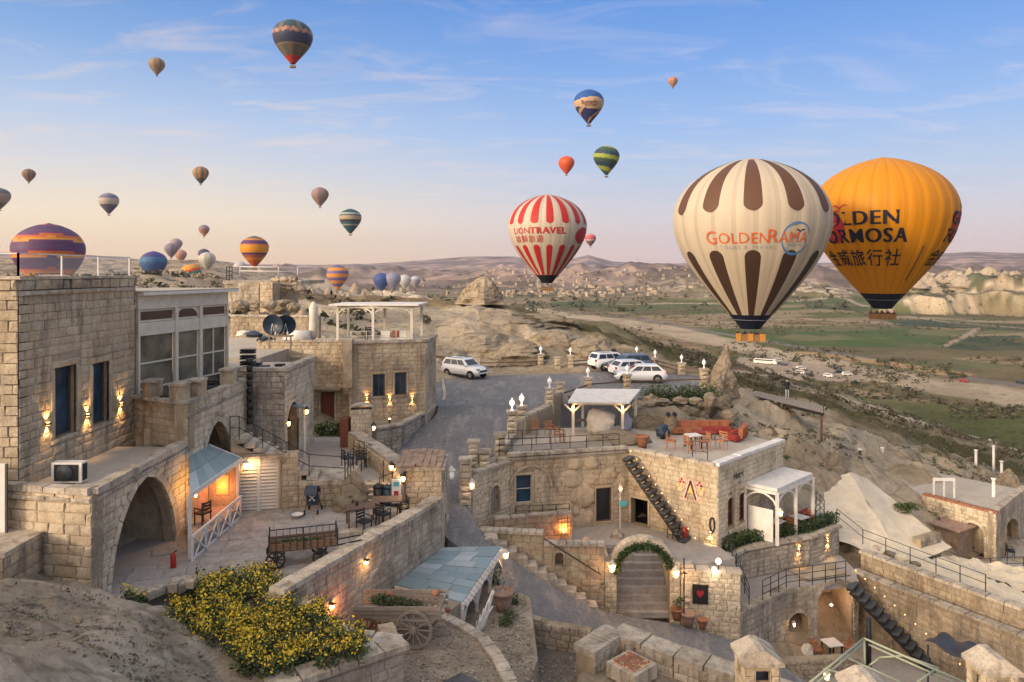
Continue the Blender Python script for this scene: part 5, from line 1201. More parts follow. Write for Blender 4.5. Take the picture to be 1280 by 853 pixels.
railing([(-7.4,31.9,-9.2),(-7.4,33.6,-9.2)], 'short black iron rail closing the right side of the stair landing', 1.0, .6, 3)
LD = thing('stair_landing', 'stone landing block at the foot of the outside stair', 'landing', (-8.2, 32.8, -10.4))
lf = Fr((-9.4, 31.72), (-7.35, 31.9)); wall(lf, 0, lf.len, -10.6, -9.35, LD, 'stone', course=.28, blen=.5, rough=True, seed=35); lr = Fr((-7.35, 31.9), (-7.3, 34)); wall(lr, 0, lr.len, -10.6, -9.35, LD, 'stone', course=.28, blen=.5, rough=True, seed=36)
mb = MB(); mb.prism([(-9.4,31.65),(-7.3,31.8),(-7.25,34.2),(-9.4,34.0)], -9.4, -9.2); mb.build('landing_slab', M['coping'], LD)
# rock heap and stroller by the landing
def boulder(name, c, s_, seed, mat='rock', parent=None, sub=2):
    r = random.Random(seed); import bmesh
    bm = bmesh.new(); bmesh.ops.create_icosphere(bm, subdivisions=sub, radius=1); o1 = Vector((r.uniform(0, 99), r.uniform(0, 99), r.uniform(0, 99)))
    import mathutils.noise as mn
    for v in bm.verts:
        d = 1+.45*mn.noise(v.co*1.3+o1)+.22*mn.noise(v.co*3.1+o1)+.1*mn.noise(v.co*7+o1); v.co = Vector((v.co.x*s_[0], v.co.y*s_[1], v.co.z*s_[2]))*d
    me = bpy.data.meshes.new(name); bm.to_mesh(me); bm.free(); me.materials.append(M[mat])
    for p in me.polygons: p.use_smooth = sub > 2
    o = bpy.data.objects.new(name, me); link(o, parent); o.location = c; return o
o = boulder('boulder', (-7.0, 31.8, -9.75), (.55,.5,.85), 1); tag(o, 'tall pale boulder beside the low courtyard steps', 'boulder')
o = boulder('boulder', (-7.35, 31.35, -10.15), (.5,.4,.45), 2); tag(o, 'squat boulder at the foot of the tall pale one', 'boulder')
o = boulder('boulder', (-6.7, 31.5, -10.1), (.35,.35,.4), 3); tag(o, 'small rounded stone next to the lowest courtyard step', 'boulder')
sr = thing('stroller', 'folded dark blue baby stroller with white X parked by the landing wall', 'stroller', (-8.6, 31.1, Z_COURT))
def ptw(x, y, z): return (-8.6+x, 31.2+y, Z_COURT+z)
hd = MB(); rows = []
for k in range(7):
    a = math.pi*k/6; rows.append([ptw(-.28*math.sin(math.pi*min(1, j/2) / 2)*1 if False else x_, -.15+.25*(1-abs(x_)*2), .75+.55*math.sin(a)*(1 if True else 0)) for j, x_ in enumerate((-.27, 0, .27))] if False else [ptw(x_, -.22+.30*math.cos(a)*.9, .85+.35*math.sin(a)) for x_ in (-.27, -.1, .1, .27)])
hd.grid(rows); hd.build('hood', M['bluegrey'], sr)
mb = MB(); mb.box(-8.85, -8.35, 31.0, 31.08, Z_COURT+.35, Z_COURT+.95); mb.build('seat', M['bluegrey'], sr)
mb = MB(); 
for a, b in (((-.12,-.24,.55),(.12,-.24,.80)), ((.12,-.24,.55),(-.12,-.24,.80))): mb.bar(ptw(*a), ptw(*b), .04)
mb.build('white_cross', M['white'], sr)
mb = MB()
for sx in (-.26, .26): mb.bar(ptw(sx,-.35,.1), ptw(sx,.25,1.05), .03); mb.bar(ptw(sx,.3,.1), ptw(sx,-.2,.75), .03)
mb.build('frame', M['darkgrey'], sr)
for sx in (-.28, .28):
    for y in (-.38, .3): mb = MB(); mb.cyl(ptw(sx-.02,y,.1), ptw(sx+.02,y,.1), .1, n=12); mb.build('wheel', M['rubber'], sr)
bs = thing('white_basin', 'white plastic basin on the ground beside the stroller', 'basin', (-9.1, 30.5, Z_COURT)); mb = MB(); mb.lathe([(.16,0),(.26,.14),(.28,.15),(.24,.13),(.15,.02)], (-9.1,30.5,Z_COURT), 14); mb.build('bowl', M['white'], bs)
# courtyard steps up to the path
SP = thing('courtyard_steps', 'three dark stone steps rising from the courtyard to the upper path', 'steps', (-6, 32.3, -10.4))
for k in range(4): mb = MB(); mb.box(-6.95, -5.55, 32.2+.32*k, 33.9, -10.4+.15*k, -10.4+.15*(k+1)); mb.build('step', M['coping'], SP)
slab('upper_path', [(-7.3,33.0),(-5.6,33.3),(-4.7,33.0),(-9.2,40.8),(-9.5,46.4),(-14.5,46.6),(-14,36),(-9.4,34.0)], -12.5, -9.82, 'court')
# ---- tower block with side arch between stair and upper court
TB = thing('corner_house', 'pale corner house with a tall arch in its right side and plants on its roof', 'house', (-12, 36, -10))
tbf = Fr((-14.5, 36.2), (-11.45, 36.2)); tbr = Fr((-11.45, 36.2), (-11.45, 41.5))
wall(tbf, 0, tbf.len, -10, -5.0, TB, 'stone_grey', course=.34, blen=.7, seed=41)
aa = dict(zip(('u0','u1','z0','z1'), tbr.rect(355, 505, 369, 556)), k='arch', m=.2); aa['z0'] = -9.75; aa['u0']=max(.35,aa['u0']); aa['u1'] = aa['u0']+2.1
wall(tbr, 0, tbr.len, -10, -5.0, TB, 'stone_pale', ops=[aa], course=.34, blen=.7, seed=42); recess(tbr, aa, TB, 2, 'plaster')
coping([(-14.5,36.4,-4.99),(-11.3,36.4,-4.99)], .6, .15, TB, seed=1); coping([(-11.5,36.3,-4.99),(-11.5,41.6,-4.99)], .5, .15, TB, seed=2)
mb = MB(); mb.prism([(-18,36.6),(-11.7,36.6),(-11.7,41.5),(-18,41.5)], -5.5, -5.2); mb.build('roof_floor', M['deckfloor'], TB)
for k, (px, py, s_) in enumerate(((310,448,.7),(330,452,.5),(350,462,.45),(322,466,.4))):
    p = P(px, py, 36.6+k*.6); cr_ = thing('black_crate_stack' if k == 0 else 'planter_box', ['stack of black slatted crates on the corner house roof edge','dark planter box behind the stack of crates','dark planter box near the front corner of the roof','low dark bin by the roof edge of the corner house'][k], 'crates' if k == 0 else 'planter', (p[0], p[1], -5.1)); nn = 4 if k == 0 else 1
    for q in range(nn):
        for zz in (0, .12): mb = MB(); mb.obox((p[0], p[1], -5.0+q*.3+zz), s_, .4, .09); mb.build('slat', M['black'], cr_)
        mb = MB(); mb.obox((p[0], p[1]+.05, -4.94+q*.3), s_*.85, .3, .22); mb.build('bin_body', M['darkgrey'], cr_)
# tall black chimney pipe / drape at the gap
dp = thing('black_downpipe', 'thick black ribbed pipe running down the gap beside the glazed house', 'pipe', (-12.6, 35.6, -7)); mb = MB()
for k in range(9): mb.cyl((-12.75, 35.0, -7.4+.36*k), (-12.75, 35.0, -7.1+.36*k), .14, .17, 8)
mb.build('pipe', M['black'], dp)
# upper terraces behind: walls, boulders, rugs
upt = Fr((-20, 46.5), (-9.9, 46.5))
UW = thing('upper_terrace_wall', 'long low terrace wall running behind the glazed house', 'wall', (-16, 52, -5)); uw = Fr((-21.5, 55), (-14.5, 54)); wall(uw, 0, uw.len, -6.5, -3.4, UW, 'stone_old', course=.35, blen=.7, seed=45)
coping([(-21.5,55.1,-3.4),(-14.5,54.1,-3.4)], .5, .12, UW)
slab('upper_terrace', [(-22,41.8),(-14.6,41.8),(-14.6,47.0),(-10,47.0),(-10,54),(-22,55)], -8, -5.0, 'deckfloor')
# ---- far stone house with rooftop pergola
bf = Fr((-16.6, 46.8), (-10.15, 46.8)); H = thing('pergola_house', 'honey stone house with a brown wooden door and a rooftop pergola', 'house', (-11, 46.8, -9.8))
dr = dict(zip(('u0','u1','z0','z1'), bf.rect(401, 490, 418, 527)), k='rect', m=.16); dr['z0'] = -9.8
wall(bf, 0, bf.len, -10, -4.55, H, 'stone_gold', ops=[dr], course=.33, blen=.75, seed=51, cap=140); door(bf, dr, H, 'reddoor'); mb = MB(); q = bf.pt(dr['u0']-.4, dr['z1']+.28, .05); q2 = bf.pt(dr['u1']+.5, dr['z1']+.22, .05); mb.bar(q+Vector((0,-.3,0)), q2+Vector((0,-.3,0)), .6, .08); mb.build('door_canopy', M['greywood'], H)
bw = Fr((-10.15, 45.0), (-5.55, 46.4)); ws = [dict(zip(('u0','u1','z0','z1'), bw.rect(*r_)), k='rect', m=.14) for r_ in ((466,468,481,496), (493.5,466,508,494))]
wall(bw, 0, bw.len, -10.2, -4.5, H, 'stone', ops=ws, course=.30, blen=.65, seed=52, cap=155)
for w_ in ws: window(bw, w_, H, 'glassblue', 'wood', .2, 2, 1)
bs_ = Fr((-10.15, 46.8), (-10.15, 45.0)); wall(bs_, 0, bs_.len, -10.2, -4.5, H, 'stone_gold', course=.33, blen=.6, seed=53, core=True, parts=False)
pil = MB(); pil.box(-10.5, -9.95, 44.7, 45.25, -7.2, -4.2); pil.build('corner_pier', M['stone_gold'], H)
mb = MB(); mb.prism([(-5.5,46.4),(-5.3,50),(-16,50),(-16,46.9),(-10.2,46.9),(-10.2,45.1)], -4.9, -4.62); mb.build('roof_floor', M['deckfloor'], H)
rw = Fr((-5.55, 46.4), (-5.3, 50)); wall(rw, 0, rw.len, -10.2, -4.5, H, 'stone', course=.33, blen=.7, seed=54, parts=False)
coping([(-10.1,45.1,-4.5),(-5.5,46.5,-4.5)], .45, .16, H, seg=.8, seed=4); coping([(-5.6,46.4,-4.5),(-5.35,50,-4.5)], .4, .16, H, seg=.8, seed=5); coping([(-16.5,46.9,-4.55),(-10.3,46.9,-4.55)], .4, .13, H, seg=.9, seed=6)
for px, py, k in ((458.5, 492, 'left of the first window of the pergola house'), (487, 494, 'between the two windows of the pergola house'), (515, 493, 'right of the second window of the pergola house')):
    u, z = bw.uv(px, py+6); sconce(bw.pt(u, z, .03), bw.n, 'small amber light low on the wall '+k, 13, up=True)
PG = thing('pergola', 'cream wooden roof pergola with curved braces over cushioned seats', 'pergola', (-8, 46.5, -4.5))
pz0, pz1 = -4.45, -2.35; cs = [(-11.35, 46.9), (-8.95, 46.4), (-6.5, 46.7), (-11.2, 49.3), (-8.7, 49.2), (-6.2, 49.4)]
for x, y in cs: mb = MB(); mb.bar((x, y, pz0), (x, y, pz1), .16); mb.build('post', M['cream'], PG)
for a, b in ((0, 1), (1, 2), (3, 4), (4, 5), (0, 3), (1, 4), (2, 5)): mb = MB(); mb.bar((*cs[a], pz1+.08), (*cs[b], pz1+.08), .12, .16); mb.build('beam', M['cream'], PG)
mb = MB(); mb.prism([(-11.8,46.3),(-6.0,46.2),(-5.8,49.8),(-11.6,49.8)], pz1+.165, pz1+.26); mb.build('roof', M['white'], PG)
for a, b in ((0, 1), (1, 0), (1, 2), (2, 1)):
    x, y = cs[a]; d = (Vector((*cs[b], 0))-Vector((*cs[a], 0))).normalized(); mb = MB(); pts = [Vector((x, y, pz1-.65))+d*(.62*(1-math.cos(t)))+Vector((0, 0, .62*math.sin(t))) for t in [math.pi/2*k/6 for k in range(7)]]
    for p, q in zip(pts[:-1], pts[1:]): mb.bar(p, q, .09, .09, (0, 1, 0))
    mb.build('brace', M['cream'], PG)
for k, (x, col) in enumerate(((-8.3,'white'),(-7.7,'orange'),(-7.2,'white'),(-6.8,'cloth'))):
    o = MB(); o.obox((x, 47.6, -4.12), .5, .2, .45, .1*k, -.3); tag(o.build('cushion', M[col]), ['white cushion on the pergola bench, leftmost','orange cushion between white ones on the pergola bench','white cushion right of the orange one on the pergola bench','beige cushion at the right end of the pergola bench'][k], 'cushion')
bn = thing('roof_bench', 'low white bench carrying the cushions under the pergola', 'bench', (-7.6, 47.7, -4.6)); mb = MB(); mb.box(-8.7, -6.5, 47.3, 48.1, -4.55, -4.33); mb.build('seat', M['white'], bn); mb = MB(); mb.box(-8.7, -6.5, 48.0, 48.1, -4.325, -3.95); mb.build('backrest', M['white'], bn)
c_ = copy_tree(CH_BLACK, (-9.5, 48.0, -4.6), .5, 'dark chair under the pergola left of the bench')
railing([(-10.1,45.2,-4.35),(-7.4,46.0,-4.35)], 'thin metal rail on the roof edge in front of the pergola', .6, 1.0, 2, 'white', .012)
# folded umbrella and roof clutter
um = thing('folded_umbrella', 'tall folded white sun umbrella left of the pergola', 'umbrella', (*P(392, 430, 47)[:2], -4.5)); x, y = P(392, 430, 47.6)[:2]
mb = MB(); mb.lathe([(.10, .25), (.26, .45), (.30, 1.0), (.27, 1.8), (.31, 2.3), (.16, 2.62), (.03, 2.75)], (x, y, -4.7), 9); mb.build('canopy', M['cloth'], um); mb = MB(); mb.cyl((x, y, -4.75), (x, y, -4.3), .035); mb.build('pole', M['greywood'], um)
DS = thing('satellite_dish', 'dark blue round dish on a wooden stand, the left one of two', 'satellite dish', (0, 0, 0), 'round dark dishes on the roof', world=False)
mb = MB(); rr = []
for ra_ in (0.01, .35, .6, .75): rr.append([(ra_*math.cos(a), -.28*(ra_/.75)**2, ra_*math.sin(a)) for a in [2*math.pi*k/20 for k in range(21)]])
mb.grid(rr); mb.build('dish', M['bluegrey'], DS); mb = MB(); mb.bar((-.12,-.30,-.45), (0,-.34,.1), .03); mb.bar((.12,-.30,-.45), (0,-.34,.1), .03); mb.build('feed_arm', M['marble'], DS)
mb = MB(); mb.cyl((0, .05, -.1), (0, .1, -1.2), .04); mb.build('pole', M['darkgrey'], DS)
DS.location = P(343, 406, 43.5); DS.rotation_euler[2] = -.1; DS.scale = (.85,)*3
D2_ = copy_tree(DS, P(358, 406, 43.9), .12, 'dark blue round dish on a wooden stand, the right one of two', scale=.82)
ws_ = thing('wooden_stand', 'small wooden table with bottles below the two round dishes', 'table', P(350, 430, 43.3)); x, y, z = P(350, 420, 43.3)
mb = MB(); mb.box(x-.75, x+.75, y-.25, y+.25, z-.05, z+.03); mb.build('tabletop', M['greywood'], ws_)
for sx in (-.65, .65): mb = MB(); mb.bar((x+sx, y, z-.8), (x+sx, y, z-.055), .07); mb.build('leg', M['greywood'], ws_)
for k in range(5): mb = MB(); mb.lathe([(.05, 0), (.06, .15), (.02, .22), (.02, .28)], (x-.5+.24*k, y, z+.03), 7); tag(mb.build('bottle', M[('terracotta','white','darkgrey')[k % 3]]), ['orange bottle at the left end of the stand under the dishes','white bottle second from left on the stand under the dishes','dark bottle in the middle of the stand under the dishes','orange bottle right of the dark one under the dishes','white bottle at the right end of the stand under the dishes'][k], 'bottle')
tk = thing('white_tank', 'rounded white water tank lying left of the folded umbrella', 'tank', P(372, 425, 46)); mb = MB(); x, y, z = P(372, 421, 47.2); mb.cyl((x-.85, y, z), (x+.85, y, z), .42, n=14); mb.build('tank_body', M['white'], tk)
for k, (px, py, c_) in enumerate(((306,417,'cloth'),(318,418,'bluegrey'),(331,424,'bluegrey'))):
    o = boulder('rug_heap', P(px, py, 47), (.55,.4,.22), 60+k, c_); tag(o, ['heap of pale folded rugs on the upper terrace','dark blue sack beside the pale rugs on the upper terrace','dark blue bundle closest to the two round dishes'][k], 'textile heap')
railing([(*P(360, 432, 47.2)[:2], -4.9), (*P(420, 432, 47)[:2], -4.9)], 'thin black rail along the roof left of the pergola', .35, 1.2, 1)
# ---- ruin on the ridge
RU = thing('ridge_ruin', 'crumbling golden stone ruin with a flat top and white fence on the ridge', 'ruin', (-28, 78, -5))
rf_ = Fr(P(281, 400, 78)[:2], P(324, 400, 77)[:2]); wall(rf_, 0, rf_.len, -6.5, -1.2, RU, 'stone_grey', course=.5, blen=1.2, rough=True, seed=61, t=2.0, skip=lambda u, z: z > -1.9 and random.random() < .2)
rf2 = Fr(P(325, 400, 74.5)[:2], P(341, 400, 74)[:2]); wall(rf2, 0, rf2.len, -5.5, -1.1, RU, 'stone_gold', course=.5, blen=.9, rough=True, seed=62, t=1.2)
rf3 = Fr(P(341, 400, 76)[:2], P(373, 400, 79)[:2]); wall(rf3, 0, rf3.len, -5.0, -1.5, RU, 'stone_old', course=.42, blen=.8, rough=True, seed=63, t=2.0, skip=lambda u, z: random.random() < .12)
mb = MB(); a = P(279, 350, 77.5); b = P(376, 350, 78); mb.prism([a[:2], b[:2], (b[0]+.5, b[1]+8), (a[0], a[1]+8)], -1.35, -.95); mb.build('top_slab', M['coping'], RU)
for k in range(14):
    px = 300+k*6; o = boulder('fallen_stone', P(px, random.uniform(372, 398), random.uniform(66, 73)), (random.uniform(.4,.9), .5, random.uniform(.25,.5)), 200+k, random.choice(['stone_old','rock','rock']), RU, 2)
for k in range(9): o = boulder('ledge_stone', P(345+k*3.5, 350+5*(k % 3), 76), (random.uniform(.5,.9), .6, random.uniform(.25,.45)), 230+k, 'stone_old', RU, 2)
railing([P(300, 344, 78), P(372, 345, 78.5)], 'white rail fence along the flat top of the ridge ruin', .9, 2.0, 2, 'white', .05, post_r=.05)
railing([P(283, 350, 78), P(290, 350, 78)], 'dark iron gate frame at the left end of the ruin top', 1.4, .4, 3, 'black', .05, post_r=.05)
# ---- planter terrace by the road in front of the pergola house
PT = thing('road_side_planter', 'pale curved planter wall with small lamps beside the bend of the road', 'planter wall', (-8, 43, -10))
pts = [XY(470, 545, -9.55), XY(500, 540, -9.55), XY(525, 527, -9.55), XY(541, 514, -9.5)]
for a, b in zip(pts[:-1], pts[1:]): f_ = Fr(a, b); wall(f_, 0, f_.len, -11.4, -9.15, PT, 'stone_grey', t=.35, course=.28, blen=.5, rough=True, seed=int(a[1]*9))
coping([(*p, -9.14) for p in pts]+[(pts[-1][0]-.2, 46.6, -9.14)], .45, .12, PT, seed=8); mb = MB(); mb.prism(list(pts)+[(-5.6,46.2),(-10,44.9)], -9.9, -9.28); mb.build('planting_bed', M['dirt'], PT)
for k, (px, py) in enumerate(((485,515),(489,505),(492,521))): pass
la = thing('garden_uplight', 'small amber uplight in the planter against the pergola house', 'garden light', P(487, 512, 44)); mb = MB(); x, y, z = P(487, 512, 44.2); mb.cyl((x, y, -9.28), (x, y, -9.05), .06); mb.build('lamp_body', M['black'], la); mb = MB(); mb.cyl((x, y, -9.05), (x, y, -9.0), .07); mb.build('bulb', M['amber'], la); sconce_light((x, y+.1, -9.0), (0, 0, 1), 10, down=False, root=la)
# kiosk pillar with arched top and lamp
KP = thing('arched_gate_pillar', 'pale stone gate pillar with arched cap beside the upper path', 'gate pillar', (-8.4, 40.8, -10)); kf = Fr((-9.05, 40.4), (-7.9, 40.6)); nq = dict(u0=.3, u1=.88, z0=-9.5, z1=-8.3, k='arch', m=.12)
wall(kf, 0, kf.len, -10.2, -7.75, KP, 'stone_pale', t=.7, course=.3, blen=.45, seed=66)
mb = MB(); rows = []
for k in range(9): a = math.pi*k/8; rows.append([kf.pt(.58+.66*math.cos(a), -7.75+.28*math.sin(a), o_) for o_ in (.12, -.8)])
mb.grid(rows, False); mb.build('arched_cap', M['coping'], KP)
mb = MB(); mb.box(-9.6, -9.15, 40.2, 40.9, -9.8, -8.2); mb.build('wooden_post', M['reddoor'], KP)
lantern((-7.85, 40.3, -8.7), (.5, -.6, 0), 'black lantern with white light beside the arched gate pillar', energy=10, white=False, mat='warmwhite', s=1.2)
# wall between the path and the road, with two lamps, and the gatehouse stub
DW = thing('road_parapet_wall', 'ochre parapet wall between the upper path and the sloping road', 'wall', (-6.5, 36, -10)); df = Fr((-8.9, 40.2), (-4.55, 32.4)) if False else Fr((-9.0, 40.2), (-4.65, 32.3))
class _R(Fr): pass
df2 = Fr((-4.65, 32.3), (-9.0, 40.2))       # seen from the path side (left)
dl = Fr((-9.1, 40.0), (-4.85, 32.1)); dl.n = -dl.n if dl.n.dot(Vector((-1, -1, 0))) < 0 else dl.n
wall(dl, 0, dl.len, -10.2, -9.05, DW, 'stone_gold', t=-.05, course=.3, blen=.6, seed=71, core=False)
mb = MB(); a = Vector((-9.0, 40.2)); b = Vector((-4.65, 32.3)); s_ = (b-a).normalized(); nn = Vector((-s_.y, s_.x)); poly = [tuple(a-nn*.05), tuple(b-nn*.05), tuple(b+nn*.5), tuple(a+nn*.5)]; mb.prism(poly, -12.6, -9.06); mb.build('wall_core', M['plaster'], DW)
coping([(a.x+nn.x*.22, a.y+nn.y*.22, -9.05), (b.x+nn.x*.22, b.y+nn.y*.22, -9.05)], .75, .14, DW, seg=.9, seed=12)
GH = thing('gatehouse_stub', 'small stone gatehouse with worn tiled top at the end of the courtyard wall', 'gatehouse', (-4, 32, -10.4)); g1 = Fr((-4.75, 32.15), (-3.15, 32.3)); g2 = Fr((-3.15, 32.3), (-3.1, 34.2))
dg_ = dict(u0=.02, u1=.42, z0=-10.35, z1=-8.75, k='rect', m=.05)
wall(g1, 0, g1.len, -10.6, -8.85, GH, 'stone_gold', t=1.4, course=.3, blen=.5, seed=73); wall(g2, 0, g2.len, -12.6, -8.85, GH, 'stone_grey', course=.3, blen=.5, seed=74)
mb = MB(); mb.box(-5.15, -4.8, 31.95, 32.5, -10.4, -8.8); mb.build('door', M['greywood'], GH)
tl = random.Random(4)
for j in range(4):
    for i in range(7):
        mb = MB(); x = -5.0+.29*i; y = 32.15+.5*j; z = -8.55-.02*abs(i-3)+.06*j; mb.obox((x, y, z), .27, .56, .06, tl.uniform(-.1,.1), .1, tl.uniform(-.1,.1)); mb.build('roof_tile', M['tile'], GH)
mb = MB(); mb.prism([(-5.1,31.95),(-3.0,32.1),(-3.0,34.2),(-4.9,34.2)], -8.85, -8.66); mb.build('roof_base', M['coping'], GH)
lantern((-5.45, 33.3, -9.0), (-.5, -.6, 0), 'amber lantern on the parapet wall, farther of two by the bins', energy=22, white=False)
lantern((-4.75, 32.05, -9.15), (-.3, -.8, 0), 'amber lantern on the gatehouse stub, nearer of two by the bins', energy=22, white=False)
lantern((-3.05, 33.0, -9.25), (.9, -.2, 0), 'unlit white lantern on the road side of the gatehouse stub', lit=False, s=1.4)
# bins and poster
for k, (x, c_) in enumerate(((-5.95,'black'),(-5.5,'bluegrey'),(-5.2,'darkgrey'))):
    t_ = thing('rubbish_bin', ['black rubbish bin with rounded lid right of the courtyard steps','dark blue rubbish bin in the middle behind the tables','dark grey bin behind the framed price board'][k], 'bin', (x, 32.6-.1*k, Z_COURT)); mb = MB(); mb.lathe([(.20,0),(.24,.1),(.26,.75)], (x, 32.2-.1*k, Z_COURT), 10); mb.build('bin_body', M[c_], t_); mb = MB(); mb.lathe([(.27,.76),(.24,.86),(.10,.95)], (x, 32.2-.1*k, Z_COURT), 10); mb.build('lid', M[c_], t_)
pb = thing('poster_board', 'lit price board with a colourful print standing behind the tables', 'sign', (-5.05, 31.7, Z_COURT)); mb = MB(); mb.box(-5.3, -4.9, 31.72, 31.80, Z_COURT+.2, Z_COURT+1.25); mb.build('board', M['white'], pb)
mb = MB(); mb.box(-5.22, -4.98, 31.705, 31.712, Z_COURT+.95, Z_COURT+1.15); mb.build('print', M['tealsign'], pb); mb = MB(); mb.box(-5.2, -5.0, 31.705, 31.712, Z_COURT+.45, Z_COURT+.75); mb.build('print', M['print_crimson'], pb)
railing([(-6.0,33.6,-9.8),(-6.0,32.6,-10.35),(-4.9,32.9,-9.9)], 'black pipe railing around the bins beside the courtyard steps', 1.0, .8, 2)
railing([(-8.3,37.8,-9.8),(-7.3,36.9,-9.8)], 'short dark iron rail on the upper path near the gate pillar', 1.0, .4, 3)
railing([(-7.6,33.9,-9.8),(-7.2,36.8,-9.8)], 'dark iron rail along the left side of the upper path', 1.0, .7, 3)
for k in range(2):
    t_ = copy_tree(CH_BLACK, (-8.3+.7*k, 36.2, -9.82), 2.2+k, ['black chair folded beside the path railing, left one','black chair beside the path railing, right one'][k])
bh = leafy('clipped_bush', (0,0,0), (1,1,1), 900, ['leaf','leaf2'], None, 5, .1, fn=lambda r: (-11.0+r.uniform(-.9,.9), 43.3+r.uniform(-.5,.5), -9.8+r.uniform(0,.75)*(1-.3*r.random()))); tag(bh, 'low clipped green bush by the wall near the brown door', 'bush')
# entrance lanterns and white post near the corner house
lp = thing('white_post_lamp', 'slim white post with a blue cap beside the corner house arch', 'post', (*P(381, 560, 38)[:2], -9.8)); x, y = P(381, 560, 38)[:2]
mb = MB(); mb.bar((x, y, -9.82), (x, y, -7.0), .10); mb.build('post', M['white'], lp); mb = MB(); mb.obox((x-.45, y, -7.05), 1.0, .5, .08, .1, 0, .2); mb.build('small_roof', M['teal'], lp)
lantern((x, y, -7.35), (.6,-.5,0), 'upper lit lantern on the slim white post', energy=12, white=False); lantern((x-.75, y-.1, -7.95), (-.1,-.6,0), 'lower lit lantern left of the slim white post', energy=12, white=False)
# ---- tables in the courtyard
TW_ = make_table('wood', 1.25, .8, .76, 'brown wooden table in the courtyard nearest the lanterns', top='wood'); TW_.location = (-5.3, 30.6, Z_COURT); TW_.rotation_euler[2] = .1
copy_tree(TW_, (-6.15, 29.7, Z_COURT), .35, 'wooden table in the courtyard on the left, with a pot on it', scale=(1.1,1,1))
o = boulder('table_pot', (-6.4, 29.7, Z_COURT+.86), (.07,.07,.11), 9, 'black'); tag(o, 'small dark pot standing on the left courtyard table', 'pot')
copy_tree(CH_BLACK, (-5.9, 28.7, Z_COURT), 1.0, 'black chair in front of the left courtyard table'); copy_tree(CH_BLACK, (-5.3, 29.6, Z_COURT), 2.6, 'black chair between the two courtyard tables'); copy_tree(CH_BLACK, (-4.6, 30.4, Z_COURT), -1.2, 'black chair right of the courtyard table by the wall')
lw = thing('low_stone_bench', 'low pale stone bench ledge in front of the courtyard tables', 'bench', (-6, 28.3, Z_COURT))
for k in range(6): mb = MB(); mb.obox((-6.6+.46*k, 28.3+.12*k, Z_COURT+.11), .44, .4, .22, .2+random.uniform(-.05,.05)); mb.build('stone', M['coping'], lw)
# ---- retaining wall of the courtyard
RW = thing('courtyard_retaining_wall', 'long pale block retaining wall holding the courtyard above the gravel', 'retaining wall', (-5, 27, -12)); rwf = Fr((-7.15, 22.25), (-3.1, 31.35))
wall(rwf, 0, rwf.len, -13.2, -9.98, RW, 'stone_grey', t=.5, course=.33, blen=.55, seed=81, cap=290)
coping([(-7.3,22.3,-9.97),(-3.25,31.4,-9.97)], .62, .16, RW, seg=.5, seed=13)
rw2 = Fr((-3.1, 31.35), (-3.05, 34.6)); wall(rw2, 0, rw2.len, -13.2, -9.98, RW, 'stone_grey', course=.33, blen=.5, seed=82, parts=False)
cb = [(-13.3,22.5),(-12.2,23.2),(-11.1,24.0),(-9.7,24.9),(-8.5,24.3),(-7.5,22.6)]
CW = thing('rubble_curb', 'rough rubble curb edging the courtyard above the flower bed', 'curb', (-10, 24, -10.4)); rr = random.Random(11)
for a, b in zip(cb[:-1], cb[1:]):
    L_ = math.hypot(b[0]-a[0], b[1]-a[1]); n = int(L_/.33)
    for k in range(n):
        for q in range(2):
            x = a[0]+(b[0]-a[0])*(k+.5)/n+rr.uniform(-.08,.08); y = a[1]+(b[1]-a[1])*(k+.5)/n+(q-.5)*.3+rr.uniform(-.05,.05)
            inst('rubble_stone', block_mesh('stone_grey', rr.randrange(6), True), CW, M=Matrix.Translation((x, y, Z_COURT+.06+rr.uniform(-.04,.06))) @ Matrix.Rotation(rr.uniform(0, 6), 4, 'Z') @ Matrix.Rotation(math.radians(-90), 4, 'X') @ Matrix.Diagonal((rr.uniform(.25,.42), .25, rr.uniform(.22,.34), 1)))
for k, (px, py, side) in enumerate(((455, 703, 1), (412, 758, 1))):
    u, z = rwf.uv(px, py); t_ = thing('wall_spotlight', ['small warm spotlight near the top of the long retaining wall','orange glowing light at the foot of the long retaining wall'][k], 'wall light', rwf.pt(u, z, .1)); mb = MB(); p = rwf.pt(u, z, .10); mb.lathe([(.05,-.06),(.09,0),(.05,.06)], p, 8); mb.build('bulb', M['amber'], t_); mb = MB(); mb.bar(rwf.pt(u, z+.10, 0), rwf.pt(u, z+.10, .22), .16, .03); mb.build('shade', M['black'], t_); point_light(rwf.pt(u, z, .28), (9, 20)[k], (1, (.5, .3)[k], (.15, .08)[k]), .06, t_)
# ---- flower bed terrace
bed = [(-9.8,22.9),(-8.6,23.3),(-7.6,21.9),(-6.6,20.9),(-5.2,21.4),(-3.2,20.7),(-6.2,18.9),(-7.7,18.6),(-9.6,20.0)]
bed = [XY(235,745,-10.2),XY(300,712,-10.2),XY(365,735,-10.2),XY(398,768,-10.3),XY(430,790,-10.4),XY(503,800,-10.5),XY(345,850,-10.5),XY(270,862,-10.3),XY(215,800,-10.0)]
FB = thing('flower_bed', 'raised bed of pale stone holding the yellow flowers', 'flower bed', (bed[4][0], bed[4][1], -11)); mb = MB(); mb.prism(bed, -12.9, -10.55); mb.build('soil', M['dirt'], FB)
e0 = [XY(362,733,-10.2), XY(398,766,-10.3), XY(432,790,-10.4), XY(500,800,-10.45)]
for a, b, s1 in zip(e0[:-1], e0[1:], range(9)): coping([(*a, -10.58), (*b, -10.58)], .55, .16, FB, 'coping', seg=.7, seed=s1+20, name='curb_slab')
